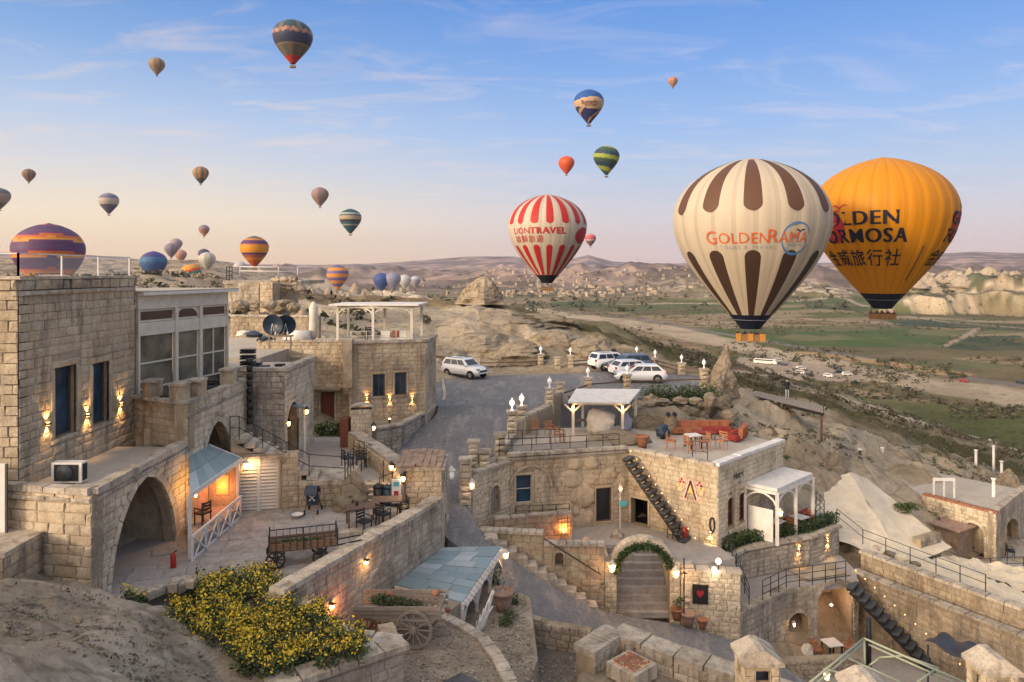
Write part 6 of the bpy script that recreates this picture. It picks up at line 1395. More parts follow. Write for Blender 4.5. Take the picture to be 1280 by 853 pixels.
fb1 = Fr(XY(345,851,-10.5), XY(503,801,-10.5)); wall(fb1, 0, fb1.len, -13.0, -10.6, FB, 'stone_grey', course=.36, blen=.6, seed=84); fb2 = Fr(XY(503,801,-10.5), XY(436,788,-10.4)); 
coping([(*XY(335,853,-10.4), -10.58), (*XY(505,801,-10.5), -10.58)], .75, .16, FB, seg=.8, seed=31, name='curb_slab')
fb3 = Fr(XY(503,801,-10.5), (XY(503,801,-10.5)[0]-.5, XY(503,801,-10.5)[1]+1.3)); wall(fb3, 0, fb3.len, -13, -10.6, FB, 'stone_grey', parts=False, core=True)
def bedpoint(r, spots, zoff=0):
    while True:
        cx, cy, ra_ = r.choices(spots, [q[2]**2 for q in spots])[0]; a = r.uniform(0, 6.28); d = ra_*math.sqrt(r.random()); px, py = cx+d*1.3*math.cos(a), cy+d*.7*math.sin(a)
        return px, py
spots = [(300,760,55),(350,790,55),(400,805,38),(260,740,32),(310,730,28),(430,806,22),(340,820,32),(235,772,20),(290,790,38),(375,770,22)]
small = [(172,747,9),(152,745,5),(212,742,14),(240,728,9),(128,742,5)]
def bedz(px, py):
    x, y = XY(px, py, -10.35); inside = px > 235 and py > 715
    return (x, y, -10.45 if inside else min(-10.2, gz(x, y)))
blob = [(px, py, ra_, bedz(px, py)) for px, py, ra_ in spots+small]
def grow(name, mats, n, hgt, leaf, seed, label, cat, sp, kindy='stuff', top=0.0):
    r = random.Random(seed); mb = MB()
    tuft = []
    for _ in range(230):
        px, py = bedpoint(r, sp); tuft.append((px, py, r.uniform(.5, 1.0)))
    for i in range(n):
        tx, ty, th = r.choice(tuft); px = tx+r.gauss(0, 6); py = ty+r.gauss(0, 3.4); x, y = XY(px, py, -10.35); base = -10.5
        if px < 245 and py < 765: base = gz(x, y)-.02
        z = base+hgt*th*(top+(1-top)*r.random()); a = Vector((r.gauss(0, 1), r.gauss(0, 1), r.gauss(0, .8))).normalized(); b = a.cross(Vector((r.gauss(0, 1), r.gauss(0, 1), r.gauss(0, 1)))).normalized(); l = leaf*r.uniform(.6, 1.5); mb.mi = r.randrange(len(mats)); p = Vector((x, y, z))
        mb.add([p-a*l, p+b*l*.55, p+a*l, p-b*l*.55], [(0,1,2,3)])
    return tag(mb.build(name, [M[m] for m in mats]), label, cat, kind=kindy)
grow('bed_foliage', ['leaf','leaf','leaf2','leaf2','scrub'], 26000, .50, .055, 3, 'mat of dark green leaves filling the flower bed', 'foliage', spots+small)
grow('yellow_flowers', ['flower','flower','flower','leaf2'], 9500, .66, .04, 3, 'clusters of small yellow blossoms over the green bed', 'flowers', spots+small, top=.55)
r = random.Random(21); mb = MB()
for _ in range(2600):
    px = r.uniform(10, 320); py = r.uniform(730, 853); 
    if (px > 230 and py < 840): continue
    x, y = XY(px, py, -9.2); d = Vector((x, y, -9.2)); 
    k = fbm(np.array([px/40]), np.array([py/20]), 3, 5)[0]
    if k < .56: continue
    z = gz(x, y); a = Vector((r.gauss(0,1), r.gauss(0,1), r.gauss(0,.7))).normalized(); b = a.cross(Vector((0,.3,1))).normalized(); l = r.uniform(.02,.06); p = Vector((x, y, z+r.uniform(0,.10))); mb.mi = r.randrange(2); mb.add([p-a*l, p+b*l*.5, p+a*l, p-b*l*.5], [(0,1,2,3)])
tag(mb.build('weeds', [M['scrub'], M['leaf2']]), 'sparse dry weeds dotted over the pale slope in front', 'weeds', kind='stuff')
r = random.Random(5); pb_ = MB()
for _ in range(900):
    x, y = XY(r.uniform(0, 330), r.uniform(735, 853), -9.0); z = gz(x, y); s_ = r.uniform(.015, .06); b0 = unit_block(r.randrange(6), .1); pb_.add([Vector((x, y, z))+Vector((v[0]*s_*2, v[1]*s_, v[2]*s_)) for v in b0.v], b0.f)
tag(pb_.build('loose_stones', M['rock']), 'small loose stones scattered on the pale slope', 'stones', kind='stuff')
# ============================================================ ROAD AND RIGHT-HAND HOUSES
def strip_road():
    R0 = [(XY(548,499,-9.312),-9.312,XY(692,501,-9.312),-9.312),(XY(548,509,-9.312),-9.312,XY(692,509.5,-9.312),-9.312),(XY(545,520,-9.6),-9.6,XY(665,525,-9.6),-9.6),(XY(520,540,-10),-10,XY(648,545,-10),-10),(XY(497,557,-10.5),-10.5,XY(612,572,-10.5),-10.5),
      ((-6.3,36.6),-11.0,XY(592,602,-11.1),-11.1),((-4.0,34.6),-11.6,(-2.0,35.2),-11.8),((-2.9,32.6),-12.1,(-1.5,34.1),-12.3),((-.7,31.1),-13.1,(0,33),-13.2),((0.1,29.8),-14.2,(2.2,32.85),-14.6),
      ((2.6,29.3),-15.3,(4.6,33.6),-15.95),((6,28.2),-16.2,(8,33.4),-16.4),((9,26.2),-16.9,(10.9,32.6),-17.0),((12,21),-17.5,(15,26),-17.6)]
    rows = []
    for (a, za, b, zb), (a2, za2, b2, zb2) in zip(R0[:-1], R0[1:]):
        for k in range(5):
            t = k/5; l = (a[0]+(a2[0]-a[0])*t, a[1]+(a2[1]-a[1])*t, za+(za2-za)*t); r_ = (b[0]+(b2[0]-b[0])*t, b[1]+(b2[1]-b[1])*t, zb+(zb2-zb)*t)
            rows.append([(l[0], l[1], l[2]-4)]+[(l[0]+(r_[0]-l[0])*q/6, l[1]+(r_[1]-l[1])*q/6, l[2]+(r_[2]-l[2])*q/6+.05*math.sin(math.pi*q/6)*min(1, max(0, (-9.35-l[2])*4))) for q in range(7)]+[(r_[0], r_[1], r_[2]-4)])
    o = MB().grid(rows, False).build('road', M['road']); tag(o, kind='structure')
strip_road()
slab('parking_area', [XY(505,486,-9.3),XY(530,474,-9.3),XY(600,470,-9.3),XY(740,466,-9.3),XY(770,459,-9.3),XY(905,474,-9.3),XY(893,489,-9.3),XY(780,499,-9.3),XY(690,508.5,-9.3),XY(548,508,-9.3)], -13, -9.3, 'road')
slab('gravel_ledge', [(-6.9,22.2),(-4.4,28.0),(-1.9,26.9),(-2.5,25.8),(-1.0,24.2),(0,21.6),(.3,18.5),(-4.5,17),(-7,18.6)], -16, -12.35, 'dirt')
slab('planting_strip', [(-2.6,25.7),(-1.0,24.1),(0,21.5),(.9,25),(.75,29.7),(-.5,31.0),(-3.0,31.3),(-4.5,28.1),(-1.9,26.7)], -17, -13.45, 'dirt')
slab('sunken_pit', [(-.9,26.7),(.7,28.9),(3.2,28.0),(2.6,25.4),(1.5,21),(-.3,20.5),(.1,22.5)], -18, -14.9, 'darksoil')
slab('lower_yard', [(2.4,25.6),(3.9,27.2),(6.0,25.6),(9.6,23.2),(14,20),(12,14),(0,14),(1.2,21)], -18, -14.3, 'dirt')
def curb(name, label, pts, w, h, mat='coping', seg=.9, seed=0, cat='curb', deep=None):
    t = thing(name, label, cat, pts[0]); coping(pts, w, h, t, mat, seg, seed, name='curb_stone')
    if deep:
        for a, b in zip(pts[:-1], pts[1:]):
            f = Fr(a[:2], b[:2]); f.p0 -= f.n*-(w/2-.03); wall(f, 0, f.len, a[2]-deep, a[2]-.005, t, 'stone_grey', t=w*.8, course=.3, blen=.5, rough=True, seed=seed)
    return t
curb('light_curb', 'smooth light concrete curb curving along the edge of the gravel ledge', [(-2.9,26.6,-12.4),(-2.5,25.8,-12.4),(-1.7,25.0,-12.4),(-1.0,24.2,-12.4),(-.5,23.1,-12.4),(-.05,21.6,-12.4),(.1,20,-12.4)], .42, .14, seg=.6)
curb('rough_pit_wall', 'rough reddish stone wall around the sunken pit beside the road', [(-.9,26.8,-13.95),(.72,28.95,-13.95),(3.1,28.15,-14.35)], .36, .12, 'stone_old', .5, 3, 'low wall', deep=1.6)
curb('thick_yard_wall', 'broad flat topped stone wall wrapping the sunken skylight', [(2.55,25.8,-13.7),(3.95,27.3,-13.7),(5.95,25.75,-13.75),(9.5,23.4,-13.9),(12.5,21,-14)], .95, .2, 'coping', 1.1, 5, 'low wall', deep=2.6)
SKL = thing('skylight_curb', 'square raised stone frame filled with small orange pebbles', 'skylight', (4.2,25.1,-14)); c0 = Vector((3.75+.45, 25.2, 0))
mb = MB(); mb.obox((4.2,25.25,-13.95), 1.25, 1.25, .5, .72); mb.build('frame', M['coping'], SKL); mb = MB(); mb.obox((4.2,25.25,-13.69), 1.0, 1.0, .03, .72); mb.build('pebble_tray', plain('orange_pebbles', (.45,.32,.20), .9, var=.6), SKL)
r = random.Random(8); pm = MB()
for _ in range(240):
    u, v = r.uniform(-.46, .46), r.uniform(-.46, .46); x = 4.2+u*math.cos(.72)-v*math.sin(.72); y = 25.25+u*math.sin(.72)+v*math.cos(.72); b0 = unit_block(r.randrange(5), .1); s_ = r.uniform(.03, .06); pm.add([Vector((x+q[0]*s_, y+q[1]*s_, -13.67+q[2]*s_)) for q in b0.v], b0.f)
tag(pm.build('pebbles', M['terracotta'], SKL), kind='stuff')
r = random.Random(9); pm = MB()
for _ in range(3800):
    if r.random() < .2: x, y, z = r.uniform(-.9, .7), r.uniform(23.5, 30), -13.45
    elif r.random() < .75: x, y, z = r.uniform(-6.5, 0), r.uniform(18, 27.5), -12.35
    else: x, y, z = r.uniform(0, 3), r.uniform(22, 28), -14.9
    if z > -13 and (x > -2.6+(26-y)*.75 or x < -6.8+(y-22)*.42): continue
    b0 = unit_block(r.randrange(9), .12); s_ = r.uniform(.03, .11); a = r.uniform(0, 6); pm.mi = r.choice((0,0,1,2)); pm.add([Vector((x+(q[0]*math.cos(a)-q[1]*.6*math.sin(a))*s_, y+(q[0]*math.sin(a)+q[1]*.6*math.cos(a))*s_, z+q[2]*s_*.5)) for q in b0.v], b0.f)
tag(pm.build('gravel', [M['rock'], M['stone_old'], M['stone_grey']]), 'loose gravel and small stones on the ledges', 'gravel', kind='stuff')
# roof of the low teal canopy
CN = thing('teal_canopy', 'low canopy with bluish teal roof boards and white carved edge posts', 'canopy', (-2.5,29,-13.4))
A_, B_, C_, D_c = (-4.55,28.0,-12.15), (-3.02,31.3,-12.0), (-.46,31.9,-12.15), (-1.85,26.9,-12.35)
a, b, c, d = [Vector(q) for q in (A_, B_, C_, D_c)]; rr = random.Random(2); tb = block_mesh('teal', 1)
nb = 9
for j in range(nb):
    t0_, t1_ = j/nb, (j+.97)/nb; x0 = 0
    while x0 < .99:
        x1 = min(1, x0+rr.uniform(.2, .45)); q = [a.lerp(b, t).lerp(d.lerp(c, t), s_) for s_, t in ((x0+.003, t0_), (x1-.003, t0_), (x1-.003, t1_), (x0+.003, t1_))]; h = Vector((0, 0, rr.uniform(0, .025)))
        mb = MB(); mb.add([v+h for v in q]+[v-Vector((0,0,.05)) for v in q], [(0,1,2,3),(7,6,5,4),(4,5,1,0),(5,6,2,1),(6,7,3,2),(7,4,0,3)]); mb.build('roof_board', M['teal'], CN); x0 = x1
for p, q in ((d, c), (a, d), (a, b)): mb = MB(); mb.bar(p-Vector((0,0,.12)), q-Vector((0,0,.12)), .10, .16); mb.build('edge_beam', M['white'], CN)
for k in range(15): p = d.lerp(c, (k+.5)/15); mb = MB(); mb.obox((p.x+.08, p.y, p.z-.1), .22, .12, .14, .3, 0, .5); mb.build('carved_bracket', M['white'], CN)
for t in (0, .33, .66, 1): p = d.lerp(c, t); mb = MB(); mb.bar((p.x, p.y, -13.45), (p.x, p.y, p.z-.2), .13); mb.build('post', M['white'], CN)
for t in (.16, .5, .83):
    p0, p1 = d.lerp(c, t-.15), d.lerp(c, t+.15); pts = [p0.lerp(p1, k/8)+Vector((0, 0, -.85+.6*math.sin(math.pi*k/8))) for k in range(9)]; mb = MB()
    for u_, v_ in zip(pts[:-1], pts[1:]): mb.bar(u_, v_, .07, .07)
    mb.build('arched_brace', M['white'], CN)
lantern(c+Vector((.05,.02,-.35)), (.6,-.6,0), 'glowing yellow lantern at the far corner of the teal canopy', energy=16)
WG = thing('white_trellis_gate', 'leaning white fan shaped trellis beside the clay pots', 'trellis', (-1,27.3,-13.4)); p0 = Vector((-1.35,26.6,-13.45)); p1 = Vector((-.75,28.0,-13.45))
for k in range(6): mb = MB(); mb.bar(p0.lerp(p1, k/5*.5), p0.lerp(p1, k/5)+Vector((.05,0,.55+.5*k/5)), .045); mb.build('slat', M['white'], WG)
mb = MB(); mb.bar(p0+Vector((0,0,.1)), p1+Vector((0,0,1.05)), .05); mb.build('rail', M['white'], WG); mb = MB(); mb.bar(p0, p1+Vector((0,0,.45)), .05); mb.build('rail', M['white'], WG)
def pot(name, x, y, z, s_, mat, label, plant=None, seed=0, cat='plant pot'):
    t = thing(name, label, cat, (x, y, z)); mb = MB(); mb.lathe([(.18*s_,0),(.26*s_,.3*s_),(.30*s_,.5*s_),(.34*s_,.52*s_),(.34*s_,.6*s_),(.27*s_,.6*s_),(.26*s_,.54*s_)], (x, y, z), 14); mb.build('pot', M[mat], t)
    if plant: leafy('foliage', (x, y, z+.85*s_), (.45*s_, .45*s_, .4*s_), plant, ['leaf','leaf2'], t, seed, .05)
    return t
pot('clay_pot', -.35, 28.6, -13.45, 1.35, 'potclay', 'tall clay pot with dry twigs beside the trellis and the road', 160, 1); pot('clay_pot', -1.9, 29.4, -13.45, 1.5, 'potclay', 'clay pot in the shadow under the teal canopy'); 
for k, (x, y) in enumerate(((-.2,27.6),(-.9,25.9),(-.1,29.3),(-1.5,25.4))): tag(leafy('green_plant', (x, y, -13.3), (.4,.4,.25), 420, ['leaf','leaf2'], None, 30+k, .05), ['green plant low beside the tall clay pot','green plant between the trellis and the light curb','green plant by the road end of the planting strip','small green plant at the bend of the light curb'][k], 'plant')
RH = thing('black_roof_hatch', 'black metal pyramid hatch on the gravel at the bottom edge', 'roof hatch', (-1.5,20.6,-12.3)); mb = MB(); mb.add([(-2.5,20.6,-12.0),(-1.55,19.7,-12.0),(-.55,20.7,-12.0),(-1.5,21.6,-12.0),(-1.52,20.7,-11.72)], [(0,1,4),(1,2,4),(2,3,4),(3,0,4),(3,2,1,0)]); mb.build('lid', M['darkgrey'], RH); mb = MB(); mb.obox((-1.52,20.65,-12.2), 1.2, 1.2, .38, .78); mb.build('base', M['black'], RH)
# ---- carts with spoked wheels
def wheel(c, r_, ax, root, mat, n=12, w=.07, name='wheel'):
    c = Vector(c); ax = Vector(ax).normalized(); u = ax.cross(Vector((0,0,1))).normalized(); v = u.cross(ax); m = 24
    rim = MB(); ring = []
    for k in range(m+1):
        a = 2*math.pi*k/m; e = u*math.cos(a)+v*math.sin(a); ring.append([c+e*r_+ax*w/2, c+e*r_-ax*w/2, c+e*(r_-.07)-ax*w/2, c+e*(r_-.07)+ax*w/2, c+e*r_+ax*w/2])
    rim.grid(ring, False); R_ = rim.build(name, M[mat], root); hb = MB(); hb.cyl(c-ax*.11, c+ax*.11, .085, n=10); hb.build('hub', M[mat], R_)
    for k in range(n): a = 2*math.pi*k/n; e = u*math.cos(a)+v*math.sin(a); mb = MB(); mb.bar(c+e*.07, c+e*(r_-.06), .035); mb.build('spoke', M[mat], R_)
WN = thing('hay_wagon', 'old weathered wooden wagon with spoked wheels and plants in its bed', 'wagon', (-3.9,24.6,-12.35), world=False)
L2, W2 = 1.1, .46
for x, y, r_ in ((-.85,-.62,.42),(-.85,.62,.42),(.55,-.62,.56),(.55,.62,.56)): wheel((x, y, r_), r_, (0,1,0), WN, 'greywood' if x > 0 else 'wood')
for x, r_ in ((-.85,.42),(.55,.56)): mb = MB(); mb.bar((x,-.6,r_),(x,.6,r_), .07); mb.build('axle', M['wood'], WN)
mb = MB(); mb.box(-1.25, 1.0, -.45, .45, .66, .72); mb.build('floor', M['greywood'], WN)
for sy in (-1, 1):
    for k in range(3): mb = MB(); mb.add([(-1.3,sy*(.46+.05*k),.74+.13*k),(1.35,sy*(.46+.05*k),.74+.15*k+.1),(1.35,sy*(.46+.05*k),.86+.15*k+.1),(-1.3,sy*(.46+.05*k),.85+.13*k),(-1.3,sy*(.49+.05*k),.74+.13*k),(1.35,sy*(.49+.05*k),.74+.15*k+.1),(1.35,sy*(.49+.05*k),.86+.15*k+.1),(-1.3,sy*(.49+.05*k),.85+.13*k)], [(0,1,2,3),(7,6,5,4),(4,5,1,0),(5,6,2,1),(6,7,3,2),(7,4,0,3)]); mb.build('side_board', M['greywood'], WN)
for k in range(3): mb = MB(); mb.bar((1.05+.12*k,-.5,.85+.14*k),(1.05+.12*k,.5,.85+.14*k), .03, .12); mb.build('end_board', M['greywood'], WN)
leafy('planting', (0,0,1.0), (1.1,.4,.22), 1500, ['leaf','leaf2','scrub'], WN, 44, .05); WN.location = (-3.75,24.3,-12.33); WN.rotation_euler[2] = -.12; WN.scale = (1.12,)*3
for k, (x, y, z) in enumerate(((-4.2,25.4,-11.1),(-2.6,25.3,-11.0))): o = boulder('pumpkin', (x, y-.6, z), (.13,.13,.1), 70+k, 'terracotta'); tag(o, ['orange pumpkin on the back rail of the hay wagon, left','orange pumpkin on the back rail of the hay wagon, right'][k], 'pumpkin')
fb = leafy('red_flowers', (-2.15,24.0,-11.3), (.14,.14,.14), 90, 'redfab', None, 3, .03); tag(fb, 'bunch of red flowers tied to the front of the hay wagon', 'flowers')
CG = thing('flower_carriage', 'black iron and brown wood carriage with spoked wheels in the courtyard', 'carriage', (-7.6,25.6,Z_COURT), world=False)
for x, y, r_ in ((-1.05,-.5,.36),(-1.05,.5,.36),(.55,-.5,.30),(.55,.5,.30)): wheel((x, y, r_), r_, (0,1,0), CG, 'black', 10, .05)
for x, r_ in ((-1.05,.36),(.55,.30)): mb = MB(); mb.bar((x,-.48,r_),(x,.48,r_), .05); mb.build('axle', M['black'], CG)
mb = MB(); mb.box(-1.25,1.15,-.42,.42,.62,.67); mb.build('floor', M['wood'], CG)
for sy in (-1, 1):
    for k in range(2): mb = MB(); mb.box(-1.25,1.15, sy*.43-.015, sy*.43+.015, .69+.15*k, .82+.15*k); mb.build('side_plank', M['wood'], CG)
    mb = MB(); mb.bar((-1.3,sy*.45,1.22),(1.2,sy*.45,1.22), .035); mb.build('top_rail', M['black'], CG)
    for k in range(11): x = -1.28+.245*k; mb = MB(); mb.bar((x,sy*.45,.66),(x,sy*.45,1.22+(.14 if k in (0,10) else 0)), .022 if k not in (0,5,10) else .05); mb.build('baluster', M['black'], CG)
for x in (-1.29, 1.19): mb = MB(); mb.bar((x,-.45,1.22),(x,.45,1.22), .035); mb.bar((x,-.45,.68),(x,.45,.68), .04); mb.build('end_rail', M['black'], CG)
for sy in (-.3,.3): mb = MB(); mb.bar((1.15,sy,.62),(2.1,sy*.9,.72), .045); mb.build('shaft', M['black'], CG)
leafy('planting', (-.1,0,.84), (1.1,.3,.14), 900, ['leaf','leaf2','scrub'], CG, 45, .045); CG.location = (-7.45,25.9,Z_COURT); CG.rotation_euler[2] = .30; CG.scale = (.95,.95,.88)
# ---- lamp pillars and parking fence
def pillar(px, py, z, label, h=1.15, w=.52, lamp=True, mat='stone_gold', lit=False):
    x, y = XY(px, py, z); t = thing('lamp_pillar' if lamp else 'stone_pillar', label, 'pillar', (x, y, z), 'stone pillars along the road' if False else None)
    k = 0; zz = z-.3
    while zz < z+h-.02:
        hh = min(.34, z+h-zz); inst('stone', block_mesh(mat, k % 6), t, M=Matrix.Translation((x, y-w/2, zz+hh/2)) @ Matrix.Diagonal((w+random.uniform(-.03,.03), w, hh-.01, 1))); zz += hh; k += 1
    mb = MB(); mb.box(x-w*.62, x+w*.62, y-w*.62, y+w*.62, z+h, z+h+.12); mb.build('cap', M['coping'], t)
    if lamp: mb = MB(); mb.lathe([(.10,0),(.05,.10),(.05,.26),(.13,.34),(.16,.46),(.13,.58),(.04,.66),(.02,.76)], (x, y, z+h+.12), 10); mb.build('lamp', M['warmwhite' if lit else 'globeoff'], t)
    return x, y
PL = [(735,493,'lamp pillar in front of the parked cars, left of the white hatchback',1.2,1),(784,489,'lamp pillar overlapping the front of the white hatchback',1.2,1),(880,486,'lamp pillar with white cross ornament at the right end of the parking',1.5,1),(852,469,'lamp pillar behind the parking, second from the right',1.0,1),(819,460,'lamp pillar just right of the parked cars at the back',.9,1),(796,455,'lamp pillar peeking over the roofs of the parked cars',.9,1),
 (545,464,'thick stone pillar at the left end of the roadside fence',1.0,0),(622,463,'stone pillar right behind the white car on the road',1.05,0),(676,461,'lamp pillar in the middle of the rock side fence',1.3,1),(697,462,'square fence pillar left of the last one by the rocks',1.1,0),(713,461,'lamp pillar at the right end of the rock side fence',1.2,1)]
pos_ = {}
for px, py, lb, h, lm in PL: pos_[px] = pillar(px, py, -9.3, lb, h, .55, bool(lm))
def fence(pts, z, label, mat='wood', hs=(.35, .7)):
    t = thing('rail_fence', label, 'fence', (*pts[0], z))
    for a, b in zip(pts[:-1], pts[1:]):
        for h in hs: mb = MB(); mb.bar((*a, z+h), (*b, z+h), .09, .10); mb.build('rail', M[mat], t)
fence([pos_[545], pos_[622], pos_[676]], -9.3, 'brown timber rail fence along the rocks behind the road'); fence([pos_[713], XY(740,459,-9.3), pos_[796], pos_[819], pos_[852], XY(905,476,-9.3)], -9.3, 'brown timber rail fence behind the parked cars'); fence([pos_[735], pos_[784], pos_[880]], -9.3, 'single brown rail in front of the parked cars', hs=(.75,)); fence([XY(690,509,-9.3), pos_[735]], -9.3, 'short rail joining the road corner and the first parking pillar', hs=(.7,))
# stepped parapet climbing the right side of the road
RP = thing('stepped_road_parapet', 'stepped pale parapet with square pillars climbing beside the road bend', 'parapet', (-1.5,37,-12))
pp = [(582,640,-12.0,2.6),(592,600,-11.1,2.0),(606,600,-11.1,1.5),(625,580,-10.6,1.6),(640,548,-10.0,1.55),(652,540,-9.9,1.5),(687,512,-9.35,1.35),(700,505,-9.3,1.4)]
pr = []
for k, (px, py, z, h) in enumerate(pp):
    lm = k in (4, 5, 6); pr.append((*pillar(px, py, z, ['lowest square pillar of the road parapet above the small lamp','second pillar of the road parapet, with the broad cap','third pillar of the road parapet, behind the broad cap','middle pillar of the road parapet beside the iron railing','lamp pillar at the upper end of the parapet, left of a pair','lamp pillar at the upper end of the parapet, right of a pair','lamp pillar at the corner where the road meets the parking','broad capped pillar right of the corner lamp pillar'][k], h, .55, lm, 'stone_pale', lit=k in (4,5)), z))
for a, b in zip(pr[:-1], pr[1:]):
    f = Fr(b[:2], a[:2]); zt = min(a[2], b[2])+.85; wall(f, .1, f.len-.1, min(a[2], b[2])-2.5, zt, RP, 'stone_pale', t=.3, course=.3, blen=.6, seed=int(a[0]*9)+90, parts=False); f2 = Fr(a[:2], b[:2]); f2.p0 -= f2.n*.3; wall(f2, .1, f2.len-.1, min(a[2], b[2])-3.5, zt, RP, 'stone_pale', t=.02, core=False, course=.3, blen=.6, seed=int(a[0]*9)); coping([(a[0], a[1], zt), (b[0], b[1], zt)], .5, .1, RP, seed=3)
pot('clay_pot', *XY(717,507,-9.3), -9.3, 1.3, 'potclay', 'small clay urn on the roof right of the corner pillars')
lantern((*XY(588,640,-12.0), -10.6), (.3,-.9,0), 'white lamp low on the road parapet near the small arched door', energy=6, s=1.3, mat='warmwhite')
# ---- houses round the right-hand court
Z_R = -14.0
CH = thing('arched_front_house', 'honey stone house with a blind arch around a dark window and a rocky side', 'house', (2,39,Z_R))
c0_ = Fr((-2.0,36.3),(-.13,38.5)); c1 = Fr((-.13,38.5),(6.5,40.2)); dW = Fr((6.5,40.2),(10.5,36.8)); dR = Fr((10.5,36.8),(15.9,42.2))
def OP(fr, r_, k='rect', **kw): return dict(zip(('u0','u1','z0','z1'), fr.rect(*r_)), k=k, **kw)
o1 = OP(c1, (645,594,665,629), m=.12); o2 = OP(c1, (745,610,764,652), m=.12); od = OP(c0_, (613,607,625,640), 'arch', m=.14)
wall(c0_, 0, c0_.len, -14.6, -10.2, CH, 'stone_pale', ops=[od], course=.28, blen=.5, seed=101); door(c0_, od, CH, 'greywood', planks=3); coping([(-2.0,36.4,-10.2),(-.2,38.5,-10.2)], .5, .13, CH, seed=4)
uS = c1.u(700)
wall(c1, 0, c1.len, -14.6, -9.85, CH, 'stone_gold', ops=[o1, o2], course=.29, blen=.6, seed=102, cap=290)
window(c1, o1, CH, 'glassblue', 'cream', .15, 1, 2, .04)
window(c1, o2, CH, 'glass', 'wood', .15)
ba = dict(u0=c1.u(637), u1=c1.u(689), z0=-13.2, z1=c1.z(660, 582), k='arch'); pts = outline(ba, 10)[2:]
for a, b in zip(pts[:-1], pts[1:]): mb = MB(); mb.bar(c1.pt(a[0], a[1], .06), c1.pt(b[0], b[1], .06), .10, .16, (0,1,0)); mb.build('blind_arch_stone', M['stone_gold'], CH)
for k, (px, py, s_) in enumerate(((712,598,.75),(722,618,.9),(706,640,.7),(728,650,.7),(735,600,.5),(775,604,.55),(716,580,.6),(738,580,.5),(760,590,.5))): u, z = c1.uv(px, py); boulder('rock_outcrop', c1.pt(u, z, -.12), (s_, .26, s_*.8), 300+k, 'plaster', CH, 3)
inst('cornice', block_mesh('coping', 1), CH, M=c1.mat(c1.len/2, -9.98, .12, (c1.len+.3, .3, .14)))
coping([(-.2,38.55,-9.85),(6.4,40.25,-9.85)], .5, .14, CH, seed=6)
DH = thing('emblem_house', 'square stone house with a glowing letter A emblem and a roof lounge', 'house', (9,38.5,Z_R))
odr = OP(dW, (789,624,810,671), m=.14); odr['z0'] = Z_R
wall(dW, 0, dW.len, -14.6, -9.95, DH, 'stone_gold', ops=[odr], course=.30, blen=.62, seed=104, cap=150); recess(dW, odr, DH, 1.6, 'black', 'black', 'dark_doorway')  # room behind the door lined black, its inner darkness put into the colour
wn = [OP(dR, (909,622,917,658), 'arch', m=.13, rise=.2), OP(dR, (923.5,616,931.5,652), 'arch', m=.13, rise=.2)]
wall(dR, 0, dR.len, -14.6, -9.95, DH, 'stone_pale', ops=wn, course=.30, blen=.62, seed=105, cap=145)
for w_ in wn: window(dR, w_, DH, 'glass', 'reddoor', .14, 2, 2, .05)
coping([(6.6,40.2,-9.95),(10.5,37.0,-9.95)], .5, .16, DH, seed=7); coping([(10.4,36.95,-9.95),(15.8,42.3,-9.95)], .5, .16, DH, seed=8, mat='marble')
slab('roof_terrace', [(-.1,38.7),(6.5,40.3),(10.5,37.1),(15.8,42.3),(13,46.8),(7,47),(0,46),(-1.0,42),(-.8,39)], -10.5, -10.08, 'deckfloor')
# emblem: letter A with curled ornaments
EM = thing('letter_emblem', 'pink edged letter A emblem with red and gold curls on the house wall', 'emblem', dW.pt(2.9, -12, .1)); eu, ez = dW.uv(864, 612)
def ebar(u0, z0, u1, z1, w, mat, off=.09, name='stroke'): mb = MB(); mb.bar(dW.pt(eu+u0, ez+z0, off), dW.pt(eu+u1, ez+z1, off), .04, w, tuple(dW.d)); return mb.build(name, M[mat], EM)
pinkm = plain('pale_pink_backing', (.62,.38,.33), .6, emit=(1,.45,.35), es=.15); M['pinkback'] = pinkm; M['goldm'] = plain('gold_leaf_paint', (.55,.33,.08), .4, emit=(1,.6,.2), es=.25); M['wine'] = plain('wine_red_paint', (.28,.02,.03), .5)
for s_ in (-1, 1): ebar(0, .52, s_*.34, -.52, .22, 'pinkback', .05, 'backing'); ebar(0, .46, s_*.30, -.48, .09, 'print_dark')
ebar(-.17, -.14, .17, -.14, .05, 'goldm'); mb = MB(); mb.add([dW.pt(eu+u, ez+z, .10) for u, z in ((-.13,-.1),(.13,-.1),(0,.28))], [(0,1,2)]); mb.build('gold_field', M['goldm'], EM)
for s_ in (-1, 1):
    for (u, z, r_, m_) in ((.60,-.06,.13,'pinkback'),(.60,-.06,.08,'goldm'),(.46,.34,.16,'pinkback'),(.40,.33,.06,'wine'),(.50,.45,.06,'wine'),(.57,.32,.06,'wine'),(.72,.14,.07,'goldm'),(.50,.13,.06,'goldm'),(.40,.04,.05,'pinkback')):
        mb = MB(); q = dW.pt(eu+s_*u, ez+z, .05); mb.cyl(q, q+dW.n*(.03+.03*(m_ != 'pinkback')), r_, n=12); mb.build('curl', M[m_], EM)
sg_ = MB()
def wall_text(fr, body, px, py, size, mat, parent, off=.05, bold=0.0):
    cu = bpy.data.curves.new('text', 'FONT'); cu.body = body; cu.size = size; cu.align_x = 'CENTER'; cu.offset = bold; ob = bpy.data.objects.new('t', cu); C.objects.link(ob); dg = bpy.context.evaluated_depsgraph_get(); me = bpy.data.meshes.new_from_object(ob.evaluated_get(dg)); bpy.data.objects.remove(ob)
    u, z = fr.uv(px, py); mb = MB(); mb.add([fr.pt(u+v.co.x, z+v.co.y, off) for v in me.vertices], [tuple(p.vertices) for p in me.polygons]); return mb.build('lettering', M[mat], parent)
